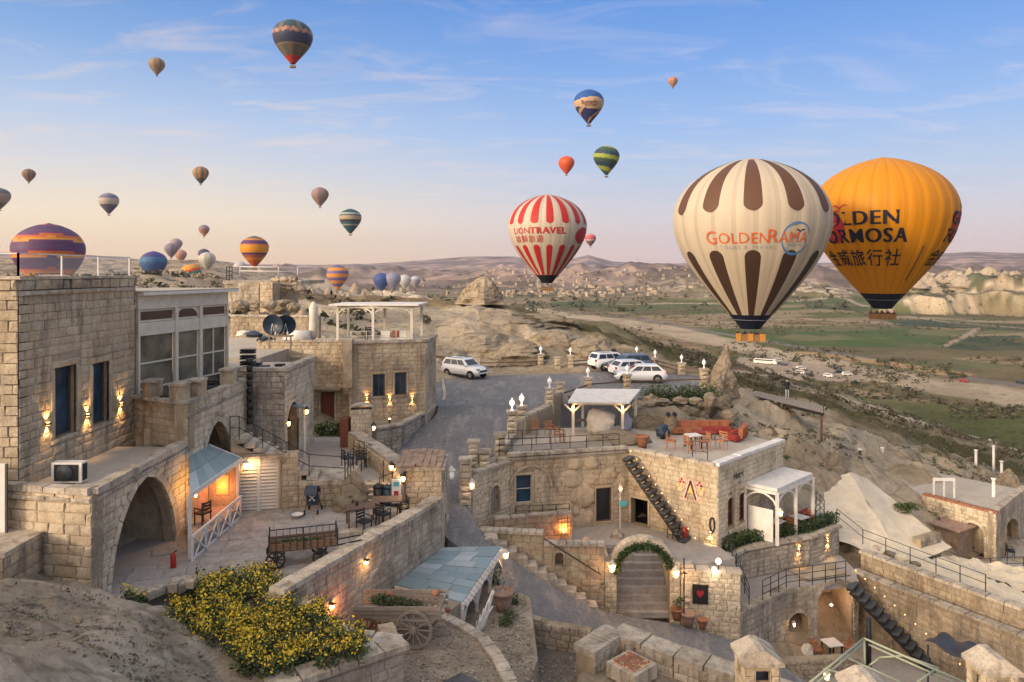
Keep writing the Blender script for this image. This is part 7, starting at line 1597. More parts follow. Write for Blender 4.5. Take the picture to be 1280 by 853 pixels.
hs = thing('hotel_lettering', 'small dark hotel lettering high on the pale side wall', 'sign', dR.pt(1.2,-11.3,.1)); wall_text(dR, 'Hotel', 922, 597, .46, 'print_navy', hs, .06, .015); wall_text(dR, '****', 923, 606, .3, 'print_navy', hs, .06)
# side porch of the emblem house
SPo = thing('white_arched_porch', 'white carved wooden porch with arched openings and a flat dusty roof', 'porch', (13.5,38,-14.3))
q = [Vector((*p, 0)) for p in ((12.6,38.95),(13.9,37.75),(17.0,40.7),(15.8,42.1))]
mb = MB(); mb.prism([(v.x, v.y) for v in q], -11.55, -11.38); mb.build('roof', M['marble'], SPo)
for a, b in ((0,1),(1,2),(2,3)):
    p, r_ = q[a], q[b]; mb = MB(); mb.bar((p.x,p.y,-11.64),(r_.x,r_.y,-11.64), .12, .14); mb.build('beam', M['white'], SPo)
    n = 2 if (r_-p).length > 3 else 1
    for k in range(n):
        s0, s1 = p.lerp(r_, k/n), p.lerp(r_, (k+1)/n); pts = [s0.lerp(s1, t)+Vector((0,0,-12.35+.62*math.sin(math.pi*t)**.6)) for t in [i/10 for i in range(11)]]; mb = MB()
        for u_, v_ in zip(pts[:-1], pts[1:]): mb.bar(u_, v_, .07, .09)
        mb.build('arch_trim', M['white'], SPo)
for v in (q[1], q[1].lerp(q[2], .5), q[2], q[0]): mb = MB(); mb.bar((v.x,v.y,-14.35),(v.x,v.y,-11.6), .15); mb.build('post', M['white'], SPo)
mb = MB(); v0, v1 = q[0].lerp(q[1], .12), q[0].lerp(q[1], .88); mb.bar((v0.x,v0.y,-13.4),(v1.x,v1.y,-13.4), .05, 1.7); mb.build('screen_panel', M['white'], SPo)
lantern((q[1].x,q[1].y,-12.6), (.5,-.7,0), 'lit lantern on the front corner post of the white porch', energy=14, mat='warmwhite')
slab('upper_dining_terrace', [(10.7,36.7),(12,37.6),(14,38.5),(16.2,39.5),(18.4,41.1),(18.2,44),(15.9,42.4),(10.6,36.9)], -18.5, -14.35, 'paving'); slab('court_floor', [(.2,38.0),(1.5,38.9),(6.5,40.1),(10.5,36.9),(10.9,35.2),(9.4,34.6),(7.9,34.5),(7.6,36.9),(4.6,36.9),(4.4,34.6),(.5,35.0)], -17.5, Z_R, 'court')
# curved hedge wall
HWp = [(10.75,35.2),(10.9,36.4),(12,37.45),(14,38.3),(16.2,39.2),(18.5,40.8)]
HW = thing('curved_hedge_wall', 'curved stone wall with amber lamps carrying a dark green hedge', 'wall', (14,38.3,-16))
for a, b in zip(HWp[1:-1], HWp[2:]): f = Fr(a, b); wall(f, 0, f.len, -17.5, -14.45, HW, 'stone_grey', t=.3, course=.3, blen=.5, rough=True, seed=int(a[0]*5)+110)
coping([(*p, -14.44) for p in HWp[1:]], .5, .15, HW, seed=9)
hg = leafy('hedge', (0,0,0), (1,1,1), 5200, ['leaf','leaf','leaf2'], None, 6, .07, fn=lambda r: (lambda k, t, w: (HWp[k][0]+(HWp[k+1][0]-HWp[k][0])*t-.3*w, HWp[k][1]+(HWp[k+1][1]-HWp[k][1])*t+.45+.5*w, -14.35+r.uniform(0, .62)))(r.randrange(1, 5), r.random(), r.random()-.5)); tag(hg, 'dark green hedge along the edge of the dining terrace', 'hedge')
for k, (px, py) in enumerate(((997,697),(1033,686))):
    f = Fr(HWp[3], HWp[4]) if k == 0 else Fr(HWp[4], HWp[5]); u, z = f.uv(px, py); sconce(f.pt(u, -15.0, .03), f.n, ['amber lamp on the curved hedge wall, left of two','amber lamp on the curved hedge wall, right of two'][k], 26)
u, z = dR.uv(939, 655); sconce(dR.pt(u, -13.7, .03), dR.n, 'amber lamp on the pale side wall right of the red windows', 35, up=False)
u, z = dW.uv(889, 660); sconce(dW.pt(u, -13.4, .03), dW.n, 'amber light low at the corner of the emblem house', 30, up=False)
dk = thing('wall_wreath', 'oval black wreath hanging near the corner of the emblem house', 'wreath', dW.pt(4.7,-12.6,.1)); mb = MB(); u, z = dW.uv(891, 657); pts = [dW.pt(u+.13*math.cos(a), z+.36*math.sin(a)+.05, .09) for a in [2*math.pi*k/16 for k in range(17)]]; mb.tube(pts, .04, 6); mb.build('wreath', M['black'], dk)
fx = thing('fire_extinguisher', 'bright red fire extinguisher by the foot of the black stair', 'fire extinguisher', (9.3,36.9,-13.9)); mb = MB(); x, y = dW.pt(3.55, 0, .25)[:2]; mb.lathe([(.11,0),(.12,.06),(.12,.5),(.05,.6),(.03,.68)], (x, y, -14.0), 10); mb.build('cylinder_body', M['redpaint'], fx)
# tables on the dining terrace
TWt = make_table('black', .8, .8, .74, 'small white topped table on the dining terrace nearest the hedge', top='white'); TWt.location = (16.0,40.1,-14.35); TWt.rotation_euler[2] = .6
copy_tree(TWt, (14.4,39.4,-14.35), .7, 'small white topped table beside the screen of the white porch'); CHR = make_chair('rattan', 'rattan', label='brown chair at the white table on the dining terrace'); CHR.location = (16.8,40.7,-14.35); CHR.rotation_euler[2] = -1
copy_tree(CHR, (15.4,39.6,-14.35), 2, 'brown chair left of the white table on the dining terrace')
for k in range(2): mb = MB(); mb.box(-.8,.8,-.25,.25,0,.32); o = mb.build('red_bench', M['redfab']); o.location = (16.2+.9*k,41.4+.7*k,-14.35); o.rotation_euler[2] = .75; tag(o, ['dark red bench under the white porch, near end','dark red bench under the white porch, far end'][k], 'bench')
railing([(17.3,41.0,-14.35),(18.3,42.2,-14.35),(18.5,43.8,-14.35)], 'iron railing at the right end of the dining terrace', 1.0, .9, 3); railing([(10.9,36.3,-14.0),(11.3,34.3,-15.9)], 'stair rail between the court and the round terrace', .9, .6, 3)
# gate, garland, steps
GT = thing('arched_gateway', 'tall arched stone gateway with a green garland leading up to the court', 'gateway', (6.2,34.2,-16)); gf = Fr((4.35,34.2),(8.0,34.15)); ua, ub = gf.u(771), gf.u(837)
for a, b in ((gf.u(756), ua), (ub, gf.u(850))): wall(gf, a, b, -17, -13.75, GT, 'stone_pale', t=.55, course=.3, blen=.5, seed=int(a*10)+120)
ga = dict(u0=ua, u1=ub, z0=-16.4, z1=-12.95, k='arch', rise=1.15); pts = outline(ga, 9)[2:]; n = len(pts)
cxm = (ua+ub)/2
for i in range(n-1):
    a, b = Vector(pts[i]), Vector(pts[i+1]); e = lambda p: p+Vector((p.x-cxm, (p.y+14.1)*1.0)).normalized()*.30; q4 = [a.lerp(b,.03), a.lerp(b,.97), e(a.lerp(b,.97)), e(a.lerp(b,.03))]
    mb = MB(); mb.add([gf.pt(p.x, p.y, .03) for p in q4]+[gf.pt(p.x, p.y, -.55) for p in q4], [(0,3,2,1),(4,5,6,7),(0,1,5,4),(1,2,6,5),(2,3,7,6),(3,0,4,7)]); mb.build('voussoir', M['stone_pale'], GT)
gd_ = leafy('garland', (0,0,0), (1,1,1), 3600, ['leaf','leaf'], None, 8, .055, fn=lambda r: (lambda i, p: gf.pt(p[0]+r.gauss(0,.09), p[1]+r.gauss(0,.09)-.03, .12+r.uniform(-.12,.14)))(0, pts[r.randrange(1, n)])); tag(gd_, 'dark green leafy garland hung along the gateway arch', 'garland')
GS = thing('gateway_steps', 'broad grey steps climbing through the arched gateway', 'steps', (6.2,35.5,-16)); 
for k in range(9): mb = MB(); mb.box(4.75, 7.55, 34.3+.30*k, 37.4, -16.5+.27*k, -16.5+.27*(k+1)-.006); mb.build('step', M['paving'], GS)
mb = MB(); mb.box(4.3, 4.74, 34.5, 37.3, -17, -13.95); mb.build('side_wall', M['stone'], GS); mb = MB(); mb.box(7.56, 7.9, 34.5, 37.3, -17, -13.95); mb.build('side_wall', M['stone'], GS)
lantern(gf.pt(gf.u(764), -13.9, .05), (0,-1,0), 'lit lantern on the left pier of the arched gateway', energy=30, s=1.3); lantern(gf.pt(gf.u(843), -14.15, .05), (0,-1,0), 'lit lantern on the right pier of the arched gateway', energy=30, s=1.3)
# mural wall along the road, ledge steps, glowing lattice
MW = thing('painted_road_wall', 'low stuccoed wall with pink and yellow stains along the sloping road', 'wall', (2,34,-14)); mf1 = Fr((-1.5,34.7),(1.5,34.3)); mf2 = Fr((1.5,34.3),(4.4,34.2))
M['mural'] = stone_mat('faded_mural_stucco', [(.46,.38,.26), (.46,.33,.25), (.42,.38,.24), (.50,.43,.32)], (.40,.20,.13), .6, 1.1)
nic = OP(mf1, (703,677,711,697), 'arch', m=.1) if False else dict(u0=.55, u1=.95, z0=-14.0, z1=-13.35, k='arch', m=.1)
wall(mf1, 0, mf1.len, -15.4, -12.5, MW, 'mural', course=.36, blen=.7, seed=130, t=.4); wall(mf2, 0, mf2.len, -16.8, -13.0, MW, 'mural', ops=[nic], course=.36, blen=.7, seed=131, t=.4); recess(mf2, nic, MW, .6)
coping([(-1.6,34.8,-12.5),(1.5,34.4,-12.5)], .55, .12, MW, 'coping', .35, 14); coping([(1.5,34.4,-13.0),(4.4,34.3,-13.0)], .55, .12, MW, 'coping', .35, 15)
LS = thing('roadside_ledge_steps', 'rough grey stone ledges stepping down along the road under the painted wall', 'steps', (1.5,33.3,-14)); rr = random.Random(6)
for k in range(11):
    t = k/10; x = -1.0+4.6*t; y = 34.1-.55*t+.1*math.sin(k); z = -12.6-2.9*t; mb = MB(); mb.obox((x, y-.1, z-.25), .62, .75, .75, rr.uniform(-.2,.2), rr.uniform(-.04,.04), rr.uniform(-.04,.04)); mb.build('ledge_stone', M['coping'], LS)
hr = thing('handrail', 'dark diagonal iron handrail fixed on the painted wall', 'handrail', mf2.pt(0,-13,.2)); mb = MB(); mb.cyl(mf1.pt(mf1.u(680), -12.6, .25), mf2.pt(mf2.len-.2, -14.3, .2), .03, n=6); mb.build('rail', M['black'], hr)
pw = thing('pink_court_wall', 'low pinkish plaster wall with a glowing iron lattice in front of the blind arch', 'wall', (1,36.9,-13)); pf_ = Fr((-.9,36.2),(3.1,37.1)); wall(pf_, 0, pf_.len, -14.2, -12.45, pw, 'mural', course=.4, blen=.8, seed=133, t=.3); coping([(-.9,36.3,-12.45),(3.1,37.2,-12.45)], .4, .1, pw, seed=3)
slab('garden_ledge', [(-1.9,34.9),(-1.6,36.6),(.2,38.2),(3,37.4),(4.3,37.2),(4.3,34.7)], -16.5, -14.02, 'court')
lt = thing('glowing_lattice', 'black iron lattice with an orange light behind it on the pink wall', 'lamp', pf_.pt(2.6,-13,.2)); lu, lz = pf_.uv(704, 655)
for k in range(5): mb = MB(); mb.bar(pf_.pt(lu-.35+.17*k, -13.5, .25), pf_.pt(lu-.35+.17*k, -12.5, .25), .025); mb.build('bar', M['black'], lt); mb = MB(); mb.bar(pf_.pt(lu-.35, -13.4+.2*k, .25), pf_.pt(lu+.35, -13.4+.2*k, .25), .025); mb.build('bar', M['black'], lt)
point_light(pf_.pt(lu, -13.2, .16), 45, (1,.35,.08), .08, lt); mb = MB(); mb.lathe([(.03,-.05),(.07,0),(.03,.05)], pf_.pt(lu, -13.3, .14), 8); mb.build('bulb', M['amber'], lt)
railing([c1.pt(.2,-12.9,.5), c1.pt(3.2,-13.0,.5)], 'thin black rail below the window with the blind arch', .5, .8, 2)
for k, (px, py) in enumerate(((735,676),(770,668),(820,678))): p = PZ(px, py, -13.98); o = boulder('court_shrub_rock', (p[0], p[1]-.4, -13.9), (.35,.3,.25), 150+k, 'stone_grey'); tag(o, ['dark rubble heap left of the court door','pale rubble by the post in front of the court door','stone heap beside the foot of the black stair'][k], 'rubble')
bsn = thing('turquoise_sign', 'small turquoise sign on a pale post between window and door', 'sign', c1.pt(6.2,-12,.3)); u, _ = dW.uv(775, 0); sx, sy = P(775, 630, 39.2)[:2]; mb = MB(); mb.bar((sx,sy,-14),(sx,sy,-11.5), .07); mb.build('post', M['cream'], bsn); mb = MB(); mb.box(sx-.02, sx+.36, sy-.06, sy-.03, -12.75, -12.45); mb.build('board', M['tealsign'], bsn); lantern((sx,sy,-11.75), (0,-1,0), 'small lantern on top of the turquoise sign post', energy=18, s=.8)
# right of the gate: board wall, pots
GR = thing('menu_board_wall', 'pale block wall with a framed black board right of the gateway', 'wall', (9.3,34,-15)); gr = Fr((8.0,34.15),(10.7,33.7)); gr2 = Fr((10.7,33.7),(13.7,36.1))
wall(gr, 0, gr.len, -18, -14.15, GR, 'stone_pale', course=.3, blen=.5, seed=140, t=.5, cap=120); wall(gr2, 0, gr2.len, -19.5, -15.95, GR, 'stone_grey', course=.32, blen=.55, rough=True, seed=141, t=.5, cap=150); coping([(8.0,34.3,-14.15),(10.8,33.9,-14.15)], .6, .13, GR, seed=3); coping([(10.8,33.9,-15.95),(13.8,36.3,-15.95)], .5, .1, GR, 'stone_grey', .4, seed=4)
mbd = thing('menu_board', 'black framed board with a red emblem on the pale wall', 'board', gr.pt(.9,-15.2,.1)); u, z = gr.uv(875, 742); mb = MB(); mb.add([gr.pt(u+a, z+b, o_) for o_ in (.06, .12) for a, b in ((-.36,-.45),(.36,-.45),(.36,.45),(-.36,.45))], [(4,5,6,7),(0,1,5,4),(1,2,6,5),(2,3,7,6),(3,0,4,7)]); mb.build('board', M['black'], mbd)
mb = MB(); hp = [(0,-.25),(.2,-.02),(.2,.14),(.1,.2),(0,.1),(-.1,.2),(-.2,.14),(-.2,-.02)]; mb.add([gr.pt(u+a*.8, z+b*.8+.05, .127) for a, b in hp], [tuple(range(8))]); mb.build('emblem', M['print_crimson'], mbd)
pillar(857, 772, -16.5, 'tall square pier beside the right pier of the gateway', 2.5, .5, False, 'stone_pale')
lpst = thing('black_cross_post', 'thin black post with a short crossbar beside the gateway', 'post', (8,33.6,-16.4)); x, y = P(855, 700, 33.2)[:2]; mb = MB(); mb.bar((x,y,-15.9),(x,y,-13.2), .05); mb.bar((x-.14,y,-13.9),(x+.14,y,-13.9), .04); mb.build('post', M['black'], lpst)
pot('clay_pot', *XY(860,783,-16.4), -16.4, 1.05, 'potclay', 'large clay pot below the menu board, left one', None); pot('clay_pot', *XY(878,786,-16.45), -16.45, .75, 'terracotta', 'orange clay jar below the menu board, right one'); pot('clay_pot', *XY(759,752,-15.8), -15.8, 1.0, 'terracotta', 'terracotta pot with a bushy green plant left of the gateway', 700, 9); pot('clay_pot', *XY(846,775,-16.2), -16.2, .9, 'terracotta', 'small pot with greenery against the right gateway pier', 200, 10)
for k, (px, py) in enumerate(((898,702),(893,713))): p = P(px, py, 33.9); t_ = thing('globe_lamp', ['white globe lamp on the dark box above the menu board wall','lower white globe lamp beside the dark box'][k], 'lamp', p); mb = MB(); mb.lathe([(.05,-.14),(.13,-.05),(.14,.04),(.08,.13),(.02,.16)], p, 12); mb.build('globe', M['warmwhite'], t_); mb = MB(); mb.bar((p[0],p[1],p[2]-.6),(p[0],p[1],p[2]-.14), .05); mb.build('stem', M['black'], t_); point_light((p[0], p[1]-.25, p[2]), 10, (1,.8,.6), .1, t_)
# round terrace, vault below and railings
slab('round_terrace', [(10.8,33.9),(13.7,36.3),(18.0,37.5),(18.4,38.6),(18.5,40.7),(16.2,39.1),(14,38.2),(12,37.35),(10.9,36.3),(10.75,35)], -16.35, -15.98, 'court')
railing([(12.1,34.75,-15.9),(13.75,36.1,-15.9),(16,36.75,-15.9),(17.2,37.1,-15.9)], 'black iron railing curving along the edge of the round terrace', 1.0, .75, 3)
VT = thing('vaulted_cellar', 'grey stone vault with a wide arched opening under the round terrace', 'vault', (16,37,-19)); vf = Fr((13.6,36.2),(18.0,37.4)); v1_ = OP(vf, (985,766,1010,797), 'arch', m=.18); v2_ = OP(vf, (1021,729,1066,806), 'arch', m=.2); v2_['z0'] = -19.1; v1_['z1'] = min(v1_['z1'], -17.2)
wall(vf, 0, vf.len, -19.5, -15.99, VT, 'stone_grey', ops=[v1_, v2_], course=.28, blen=.5, seed=150, t=.5); recess(vf, v2_, VT, 1.9, 'stone_gold'); recess(vf, v1_, VT, 1.2, 'stone')
mb = MB(); p = vf.pt(v2_['u0']+.35, -17.9, -1.85); mb.obox((p.x,p.y,-17.95), .55, .06, .95, vf.ang); mb.build('window', M['glass'], VT)
point_light(vf.pt((v2_['u0']+v2_['u1'])/2, -17.0, -.5), 30, (1,.6,.35), .06, VT); mb = MB(); mb.lathe([(.02,-.08),(.1,0),(.02,.09)], vf.pt((v2_['u0']+v2_['u1'])/2-.3, -17.05, .1), 8); mb.build('bulb', M['warmwhite'], VT); lantern(vf.pt(v1_['u0']+.2, -17.7, .05), tuple(vf.n), 'small lit lamp inside the little arch of the vault', energy=8, s=.7, mat='warmwhite')
slab('lower_court', [(10,33),(13.6,36.3),(18,37.6),(18.8,37.8),(23,31),(22,24),(15,22),(11,28)], -21, -19.15, 'court')
lcw = thing('lower_court_wall', 'low rough wall closing the lower court below the vault', 'wall', (13,35,-19)); lf_ = Fr((12.0,33.8),(16.6,34.2)); wall(lf_, 0, lf_.len, -19.5, -18.35, lcw, 'stone_old', course=.28, blen=.45, rough=True, seed=151)
TWt2 = copy_tree(TWt, (15.9,35.8,-19.15), .2, 'pale table with chairs in front of the vaulted cellar'); copy_tree(CHR, (15.1,35.7,-19.15), 1.8, 'chair left of the table in front of the vault'); copy_tree(CHR, (16.7,35.9,-19.15), -1.6, 'chair right of the table in front of the vault')
o = boulder('covered_item', (14.6,35.6,-18.8), (.35,.3,.4), 77, 'cloth'); tag(o, 'light blue grey cloth covered object inside the lower court', 'covered object'); 
# long terrace wall on the right with its stair
FW = thing('long_terrace_wall', 'long brown stone retaining wall descending towards the lower right corner', 'retaining wall', (20,35,-18)); f1 = Fr((18.2,38.4),(23.0,30.4)); f2 = Fr((18.9,39.0),(23.8,30.8))
wall(f1, 0, f1.len, -20, -16.0, FW, 'stone_old', course=.32, blen=.6, seed=160, t=.6, cap=160); wall(f2, 0, f2.len, -16.2, -15.2, FW, 'stone_old', course=.32, blen=.7, rough=True, seed=161, t=.5, cap=80)
coping([(18.3,38.5,-16.0),(23.1,30.5,-16.0)], .5, .12, FW, 'stone_grey', .7, 5); coping([(19.0,39.1,-15.2),(23.9,30.9,-15.2)], .6, .14, FW, 'coping', .8, 6)
slab('upper_bank', [(18.9,39.3),(24.0,31.0),(30,33),(33,45),(25,46),(18.6,44),(18.6,41)], -18, -15.35, 'terrain') if False else None
def stair(name, label, a, b, n, w, wd, root_loc, mat='black', ang=0, depth=.34):
    t = thing(name, label, 'staircase', root_loc); a = Vector(a); b = Vector(b); d = (b-a); dd = Vector((d.x, d.y, 0)).normalized(); ang = math.atan2(dd.y, dd.x)
    for k in range(n):
        p = a+d*k/(n-1); mb = MB(); mb.obox((p.x,p.y,p.z), depth, wd, .07, ang); mb.build('tread', M['darkgrey'], t); mb = MB(); mb.obox((p.x,p.y,p.z-.10), depth*.9, wd*.96, .11, ang); mb.build('riser', M[mat], t)
    for s_ in (-1, 1): sx = Vector((-dd.y, dd.x, 0))*(s_*wd*.42); mb = MB(); mb.bar(a+sx-Vector((0,0,.22)), b+sx-Vector((0,0,.22)), .07, .14); mb.build('stringer', M[mat], t)
    return t
stair('black_stair', 'dark open stair running down the wall beside the letter A emblem', (6.35,39.3,-10.15), (9.0,37.5,-13.9), 13, 0, .85, (6.4,39.3,-14))
stair('black_stair', 'dark open stair descending beside the vaulted cellar', (17.5,37.0,-16.1), (20.2,34.6,-18.95), 13, 0, 1.0, (17.5,37,-19.1))
for k in range(11): 
    for (a, b, n_) in (((6.55,39.75,-9.9),(9.5,37.35,-13.8),'A'), ((17.95,37.6,-15.6),(20.9,33.6,-18.3),'B')):
        p = Vector(a).lerp(Vector(b), k/10); mb = MB(); mb.lathe([(.015,-.03),(.032,0),(.015,.03)], p, 6); o = mb.build('string_light', M['fairy']); tag(o, {'A':'tiny warm bulb of the string beside the stair by the emblem','B':'tiny warm bulb of the string beside the stair by the vault'}[n_], 'string light', {'A':'string lights beside the emblem stair','B':'string lights beside the vault stair'}[n_])
railing([dW.pt(2.9,-13.9,.9), dW.pt(3.5,-13.9,.9)], 'short black rail panel at the foot of the emblem stair', .9, .3, 4); bp = thing('black_pole', 'thick black pole standing in front of the vault stair', 'pole', (18,35,-19)); x, y = P(1086, 800, 34.5)[:2]; mb = MB(); mb.cyl((x,y,-19.1),(x,y,-16.6), .12, n=10); mb.build('pole', M['black'], bp)
railing([(18.5,41.0,-14.3),(19.2,39.4,-14.9),(21.2,36.0,-15.05),(22.3,33.9,-15.05)], 'dark handrail along the top of the long terrace wall', .8, 1.3, 2)
lantern(P(1030,840,27), (0,-1,0), 'yellow lantern glowing near the bottom among the frame tubes', energy=20)
# metal frame, chimneys, awning at the bottom right
FP = thing('metal_tube_frame', 'pale green metal tube frame of an uncovered gazebo at the bottom', 'gazebo frame', (11,23,-14)); ap = Vector(P(1080,798,24)); 
tb_ = [(ap, P(1008,857,22)), (ap, P(1225,862,22)), (P(1078,806,24.3), P(1014,860,22.3)), (P(1086,806,24.3), P(1210,862,22.3)), (P(1030,836,23), P(1150,870,22)), (ap, P(1082,850,24)), (P(1082,836,24), P(1100,822,24)), (P(1100,822,24), P(1130,820,23.6)), (P(1130,820,23.6), P(1172,835,23)), (P(1172,835,23), P(1140,858,22.5)), (P(1172,835,23), P(1172,870,23)), (P(1060,823,24.2), P(1130,855,23))]
for a, b in tb_: mb = MB(); mb.cyl(a, b, .035, n=6); mb.build('tube', plain('pale_green_paint', (.33,.36,.27), .5) if 'pgp' not in M else M['pgp'], FP); M['pgp'] = FP.children[0].data.materials[0]
def chimney(px, py, Y, w, label):
    x, y, z = P(px, py, Y); t = thing('stone_chimney', label, 'chimney', (x, y, z)); f = Fr((x-w/2, y-w/2), (x+w/2, y-w/2)); f2_ = Fr((x-w/2, y+w/2), (x-w/2, y-w/2)); f3 = Fr((x+w/2, y-w/2), (x+w/2, y+w/2)); zt = z-.42
    o_ = dict(u0=w*.28, u1=w*.72, z0=zt-.5, z1=zt-.14, k='rect', m=.02)
    for q_ in (f, f2_, f3): wall(q_, 0, w, -19.5 if False else z-4, zt, t, 'stone_gold', t=.12, ops=[dict(o_), dict(u0=w*.3, u1=w*.7, z0=zt-1.3, z1=zt-.68, k='arch', m=.02)] if q_ is f else [dict(o_)], course=.3, blen=.5, seed=int(px)+7)
    mb = MB(); mb.box(x-w/2+.13, x+w/2-.13, y-w/2+.13, y+w/2, z-4, zt-.55); mb.build('flue', M['black'], t)
    mb = MB(); e = w*.62; mb.add([(x-e,y-e,zt),(x+e,y-e,zt),(x+e,y+e,zt),(x-e,y+e,zt),(x-e,y-e,zt+.1),(x+e,y-e,zt+.1),(x+e,y+e,zt+.1),(x-e,y+e,zt+.1),(x-.1,y-e*.8,z),(x+.1,y-e*.8,z),(x+.1,y+e*.8,z),(x-.1,y+e*.8,z)], [(3,2,1,0),(0,1,5,4),(1,2,6,5),(2,3,7,6),(3,0,4,7),(4,5,9,8),(5,6,10,9),(6,7,11,10),(7,4,8,11),(8,9,10,11)]); mb.build('gabled_cap', M['coping'], t)
chimney(946, 804, 22, 1.0, 'square stone chimney with gabled cap and arched niche at the bottom edge'); chimney(1240, 815, 20, .85, 'stone chimney with gabled cap in the lower right corner'); chimney(1083, 843, 19.5, .95, 'stone chimney whose cap just shows below the tube frame')
AW = thing('dark_awning', 'sagging dark blue tarpaulin awning against the long brown wall', 'awning', (20,31,-17)); rows = []
for j in range(9): rows.append([tuple(Vector(P(1155, 802, 32)).lerp(Vector(P(1222, 832, 28.5)), i/12).lerp(Vector(P(1175, 792, 33.2)).lerp(Vector(P(1222, 806, 30.5)), i/12), j/8)+Vector((0,0,.09*math.sin(i*.8)+.05*math.sin(j*.9+i*.5)))) for i in range(13)])
MB().grid(rows).build('canvas', M['bluegrey'], AW)
for px, py, Y in ((1160,806,32),(1220,834,28.7)): p = P(px, py, Y); mb = MB(); mb.bar((p[0],p[1],-19.2), p, .06); mb.build('post', M['darkgrey'], AW)
# ---- big canvas and crumpled sheets on the slope
TP = thing('large_canvas_sheet', 'huge beige canvas sheet stretched like a tent over the slope', 'canvas sheet', P(1080,640,45))
def sheet(corners, nu, nv, root, name, amp=.12, seed=0, mat='tarp', fr_=1.6):
    a, b, c, d = [Vector(P(*q)) for q in corners]; rows = []
    U, V = np.meshgrid(np.linspace(0,1,nu+1), np.linspace(0,1,nv+1)); 
    for j in range(nv+1):
        row = []
        for i in range(nu+1):
            u, v = U[j,i], V[j,i]; p = a.lerp(b, u).lerp(d.lerp(c, u), v); x_, y_ = np.array([u*nu*.12*fr_+seed]), np.array([v*nv*.12*fr_]); h = (float(fbm(x_, y_, 5, seed)[0])-.5)*2*amp+(float(ridged(x_*.8, y_*.8, 4, seed+3)[0])-.5)*amp; s_ = -.35*amp*4*math.sin(math.pi*u)*math.sin(math.pi*v)*.6; row.append((p.x, p.y, p.z+h+s_))
        rows.append(row)
    return MB().grid(rows).build(name, M[mat], root)
sheet([(1000,608,46.2),(1062,591,47.2),(1132,706,40.3),(1038,672,40.8)], 30, 36, TP, 'canvas', .09, 1); sheet([(1062,591,47.2),(1084,598,48.6),(1190,686,42.6),(1132,706,40.3)], 16, 36, TP, 'canvas_fold', .10, 5)
mb = MB(); p = P(1062,593,47.5); mb.bar((p[0],p[1],-17),p, .09); mb.build('tent_pole', M['wood'], TP)
mb = MB(); cp = [(1165,668,43.5),(1176,672,43),(1176,700,42.5),(1152,700,42)]; 
AH = thing('arched_shed', 'small rounded stone shed end where the canvas is tied down', 'shed', P(1165,680,42.5)); af = Fr(P(1150,690,42)[:2], P(1176,690,43)[:2]); oa = dict(u0=.25, u1=.9, z0=-17.2, z1=-16.45, k='arch', m=.1); wall(af, 0, af.len, -17.6, -15.6, AH, 'stone_grey', ops=[oa], course=.28, blen=.45, seed=170); recess(af, oa, AH, 1, 'core')
CR = [((1090,694,40.5),(1190,700,42),(1296,752,37),(1235,790,33.5),'crumpled beige sheets heaped along the top of the brown wall'),((1175,694,43),(1290,712,42),(1300,745,38.5),(1195,712,41),'long rolled beige sheet lying above the crumpled heap'),((1200,765,36),(1290,795,33.5),(1300,835,31),(1240,795,32.5),'beige plastic sheets draped over the wall at the right edge')]
for k, (a, b, c, d, lb) in enumerate(CR): t_ = thing('crumpled_sheet', lb, 'plastic sheet', P(*a)); sheet([a, b, c, d], 44, 30, t_, 'sheet', .26, 11+k*3, fr_=1.5)
for k in range(22): px = 1095+8.3*k; o = boulder('rubble_piece', P(px, 690+.42*(px-1095)+random.uniform(-8, 12), 41-.035*(px-1095)), (random.uniform(.15,.4),)*2+(random.uniform(.1,.3),), 400+k, random.choice(['rock','tarp','stone_grey'])); tag(o, 'broken pale rock lying among the crumpled sheets', 'rubble', 'rubble among the crumpled sheets')
tag(leafy('green_shrub', P(1138,636,45.5), (1.1,.7,.5), 1500, ['leaf','leaf2'], None, 12, .06), 'green shrub growing between the canvas and the right-hand house', 'shrub')
bc = sheet([(1122,680,42.3),(1160,684,42.6),(1155,698,42),(1125,695,42)], 12, 8, None, 'blue_cloth', .18, 31, 'print_grey'); tag(bc, 'pale blue cloth lying at the foot of the canvas', 'cloth')
# ---- right-hand house with arcades
HR = thing('arcade_house', 'flat roofed pale stone house with arched openings at the right edge', 'house', P(1245,700,46)); h1 = Fr(P(1153,640,50)[:2], P(1245,640,46)[:2]); h2 = Fr(P(1245,640,46)[:2], (36.9,51.5))
a1 = OP(h1, (1204,654,1230,702), 'arch', m=.18); a1['z0'] = -18.6; a2_ = OP(h2, (1250,650,1274,704), 'arch', m=.18); a2_['z0'] = -18.6
wall(h1, 0, h1.len, -21, -15.5, HR, 'stone_pale', ops=[a1], course=.3, blen=.62, seed=180, cap=120); wall(h2, 0, h2.len, -21, -15.5, HR, 'stone_grey', ops=[a2_], course=.3, blen=.62, seed=181, cap=120); recess(h1, a1, HR, 2.4, 'plaster'); recess(h2, a2_, HR, 2.4, 'plaster')
mb = MB(); mb.prism([tuple(h1.pt(0,0,-.1)[:2]), tuple(h1.pt(h1.len,0,-.1)[:2]), (36.7,51.5), (33,56), (29,54)], -15.9, -15.62); mb.build('roof_floor', M['deckfloor'], HR)
coping([tuple(h1.pt(0,-15.5,-.2)), tuple(h1.pt(h1.len,-15.5,-.2))], .45, .14, HR, 'terracotta', seed=3); coping([tuple(h2.pt(0,-15.5,-.2)), tuple(h2.pt(h2.len,-15.5,-.2))], .45, .14, HR, 'coping', seed=4)
mb = MB(); p = h1.pt((a1['u0']+a1['u1'])/2, -17.0, -2.3); mb.obox((p.x,p.y,-17.1), .9, .1, 1.4, h1.ang); mb.build('window', M['glass'], HR)
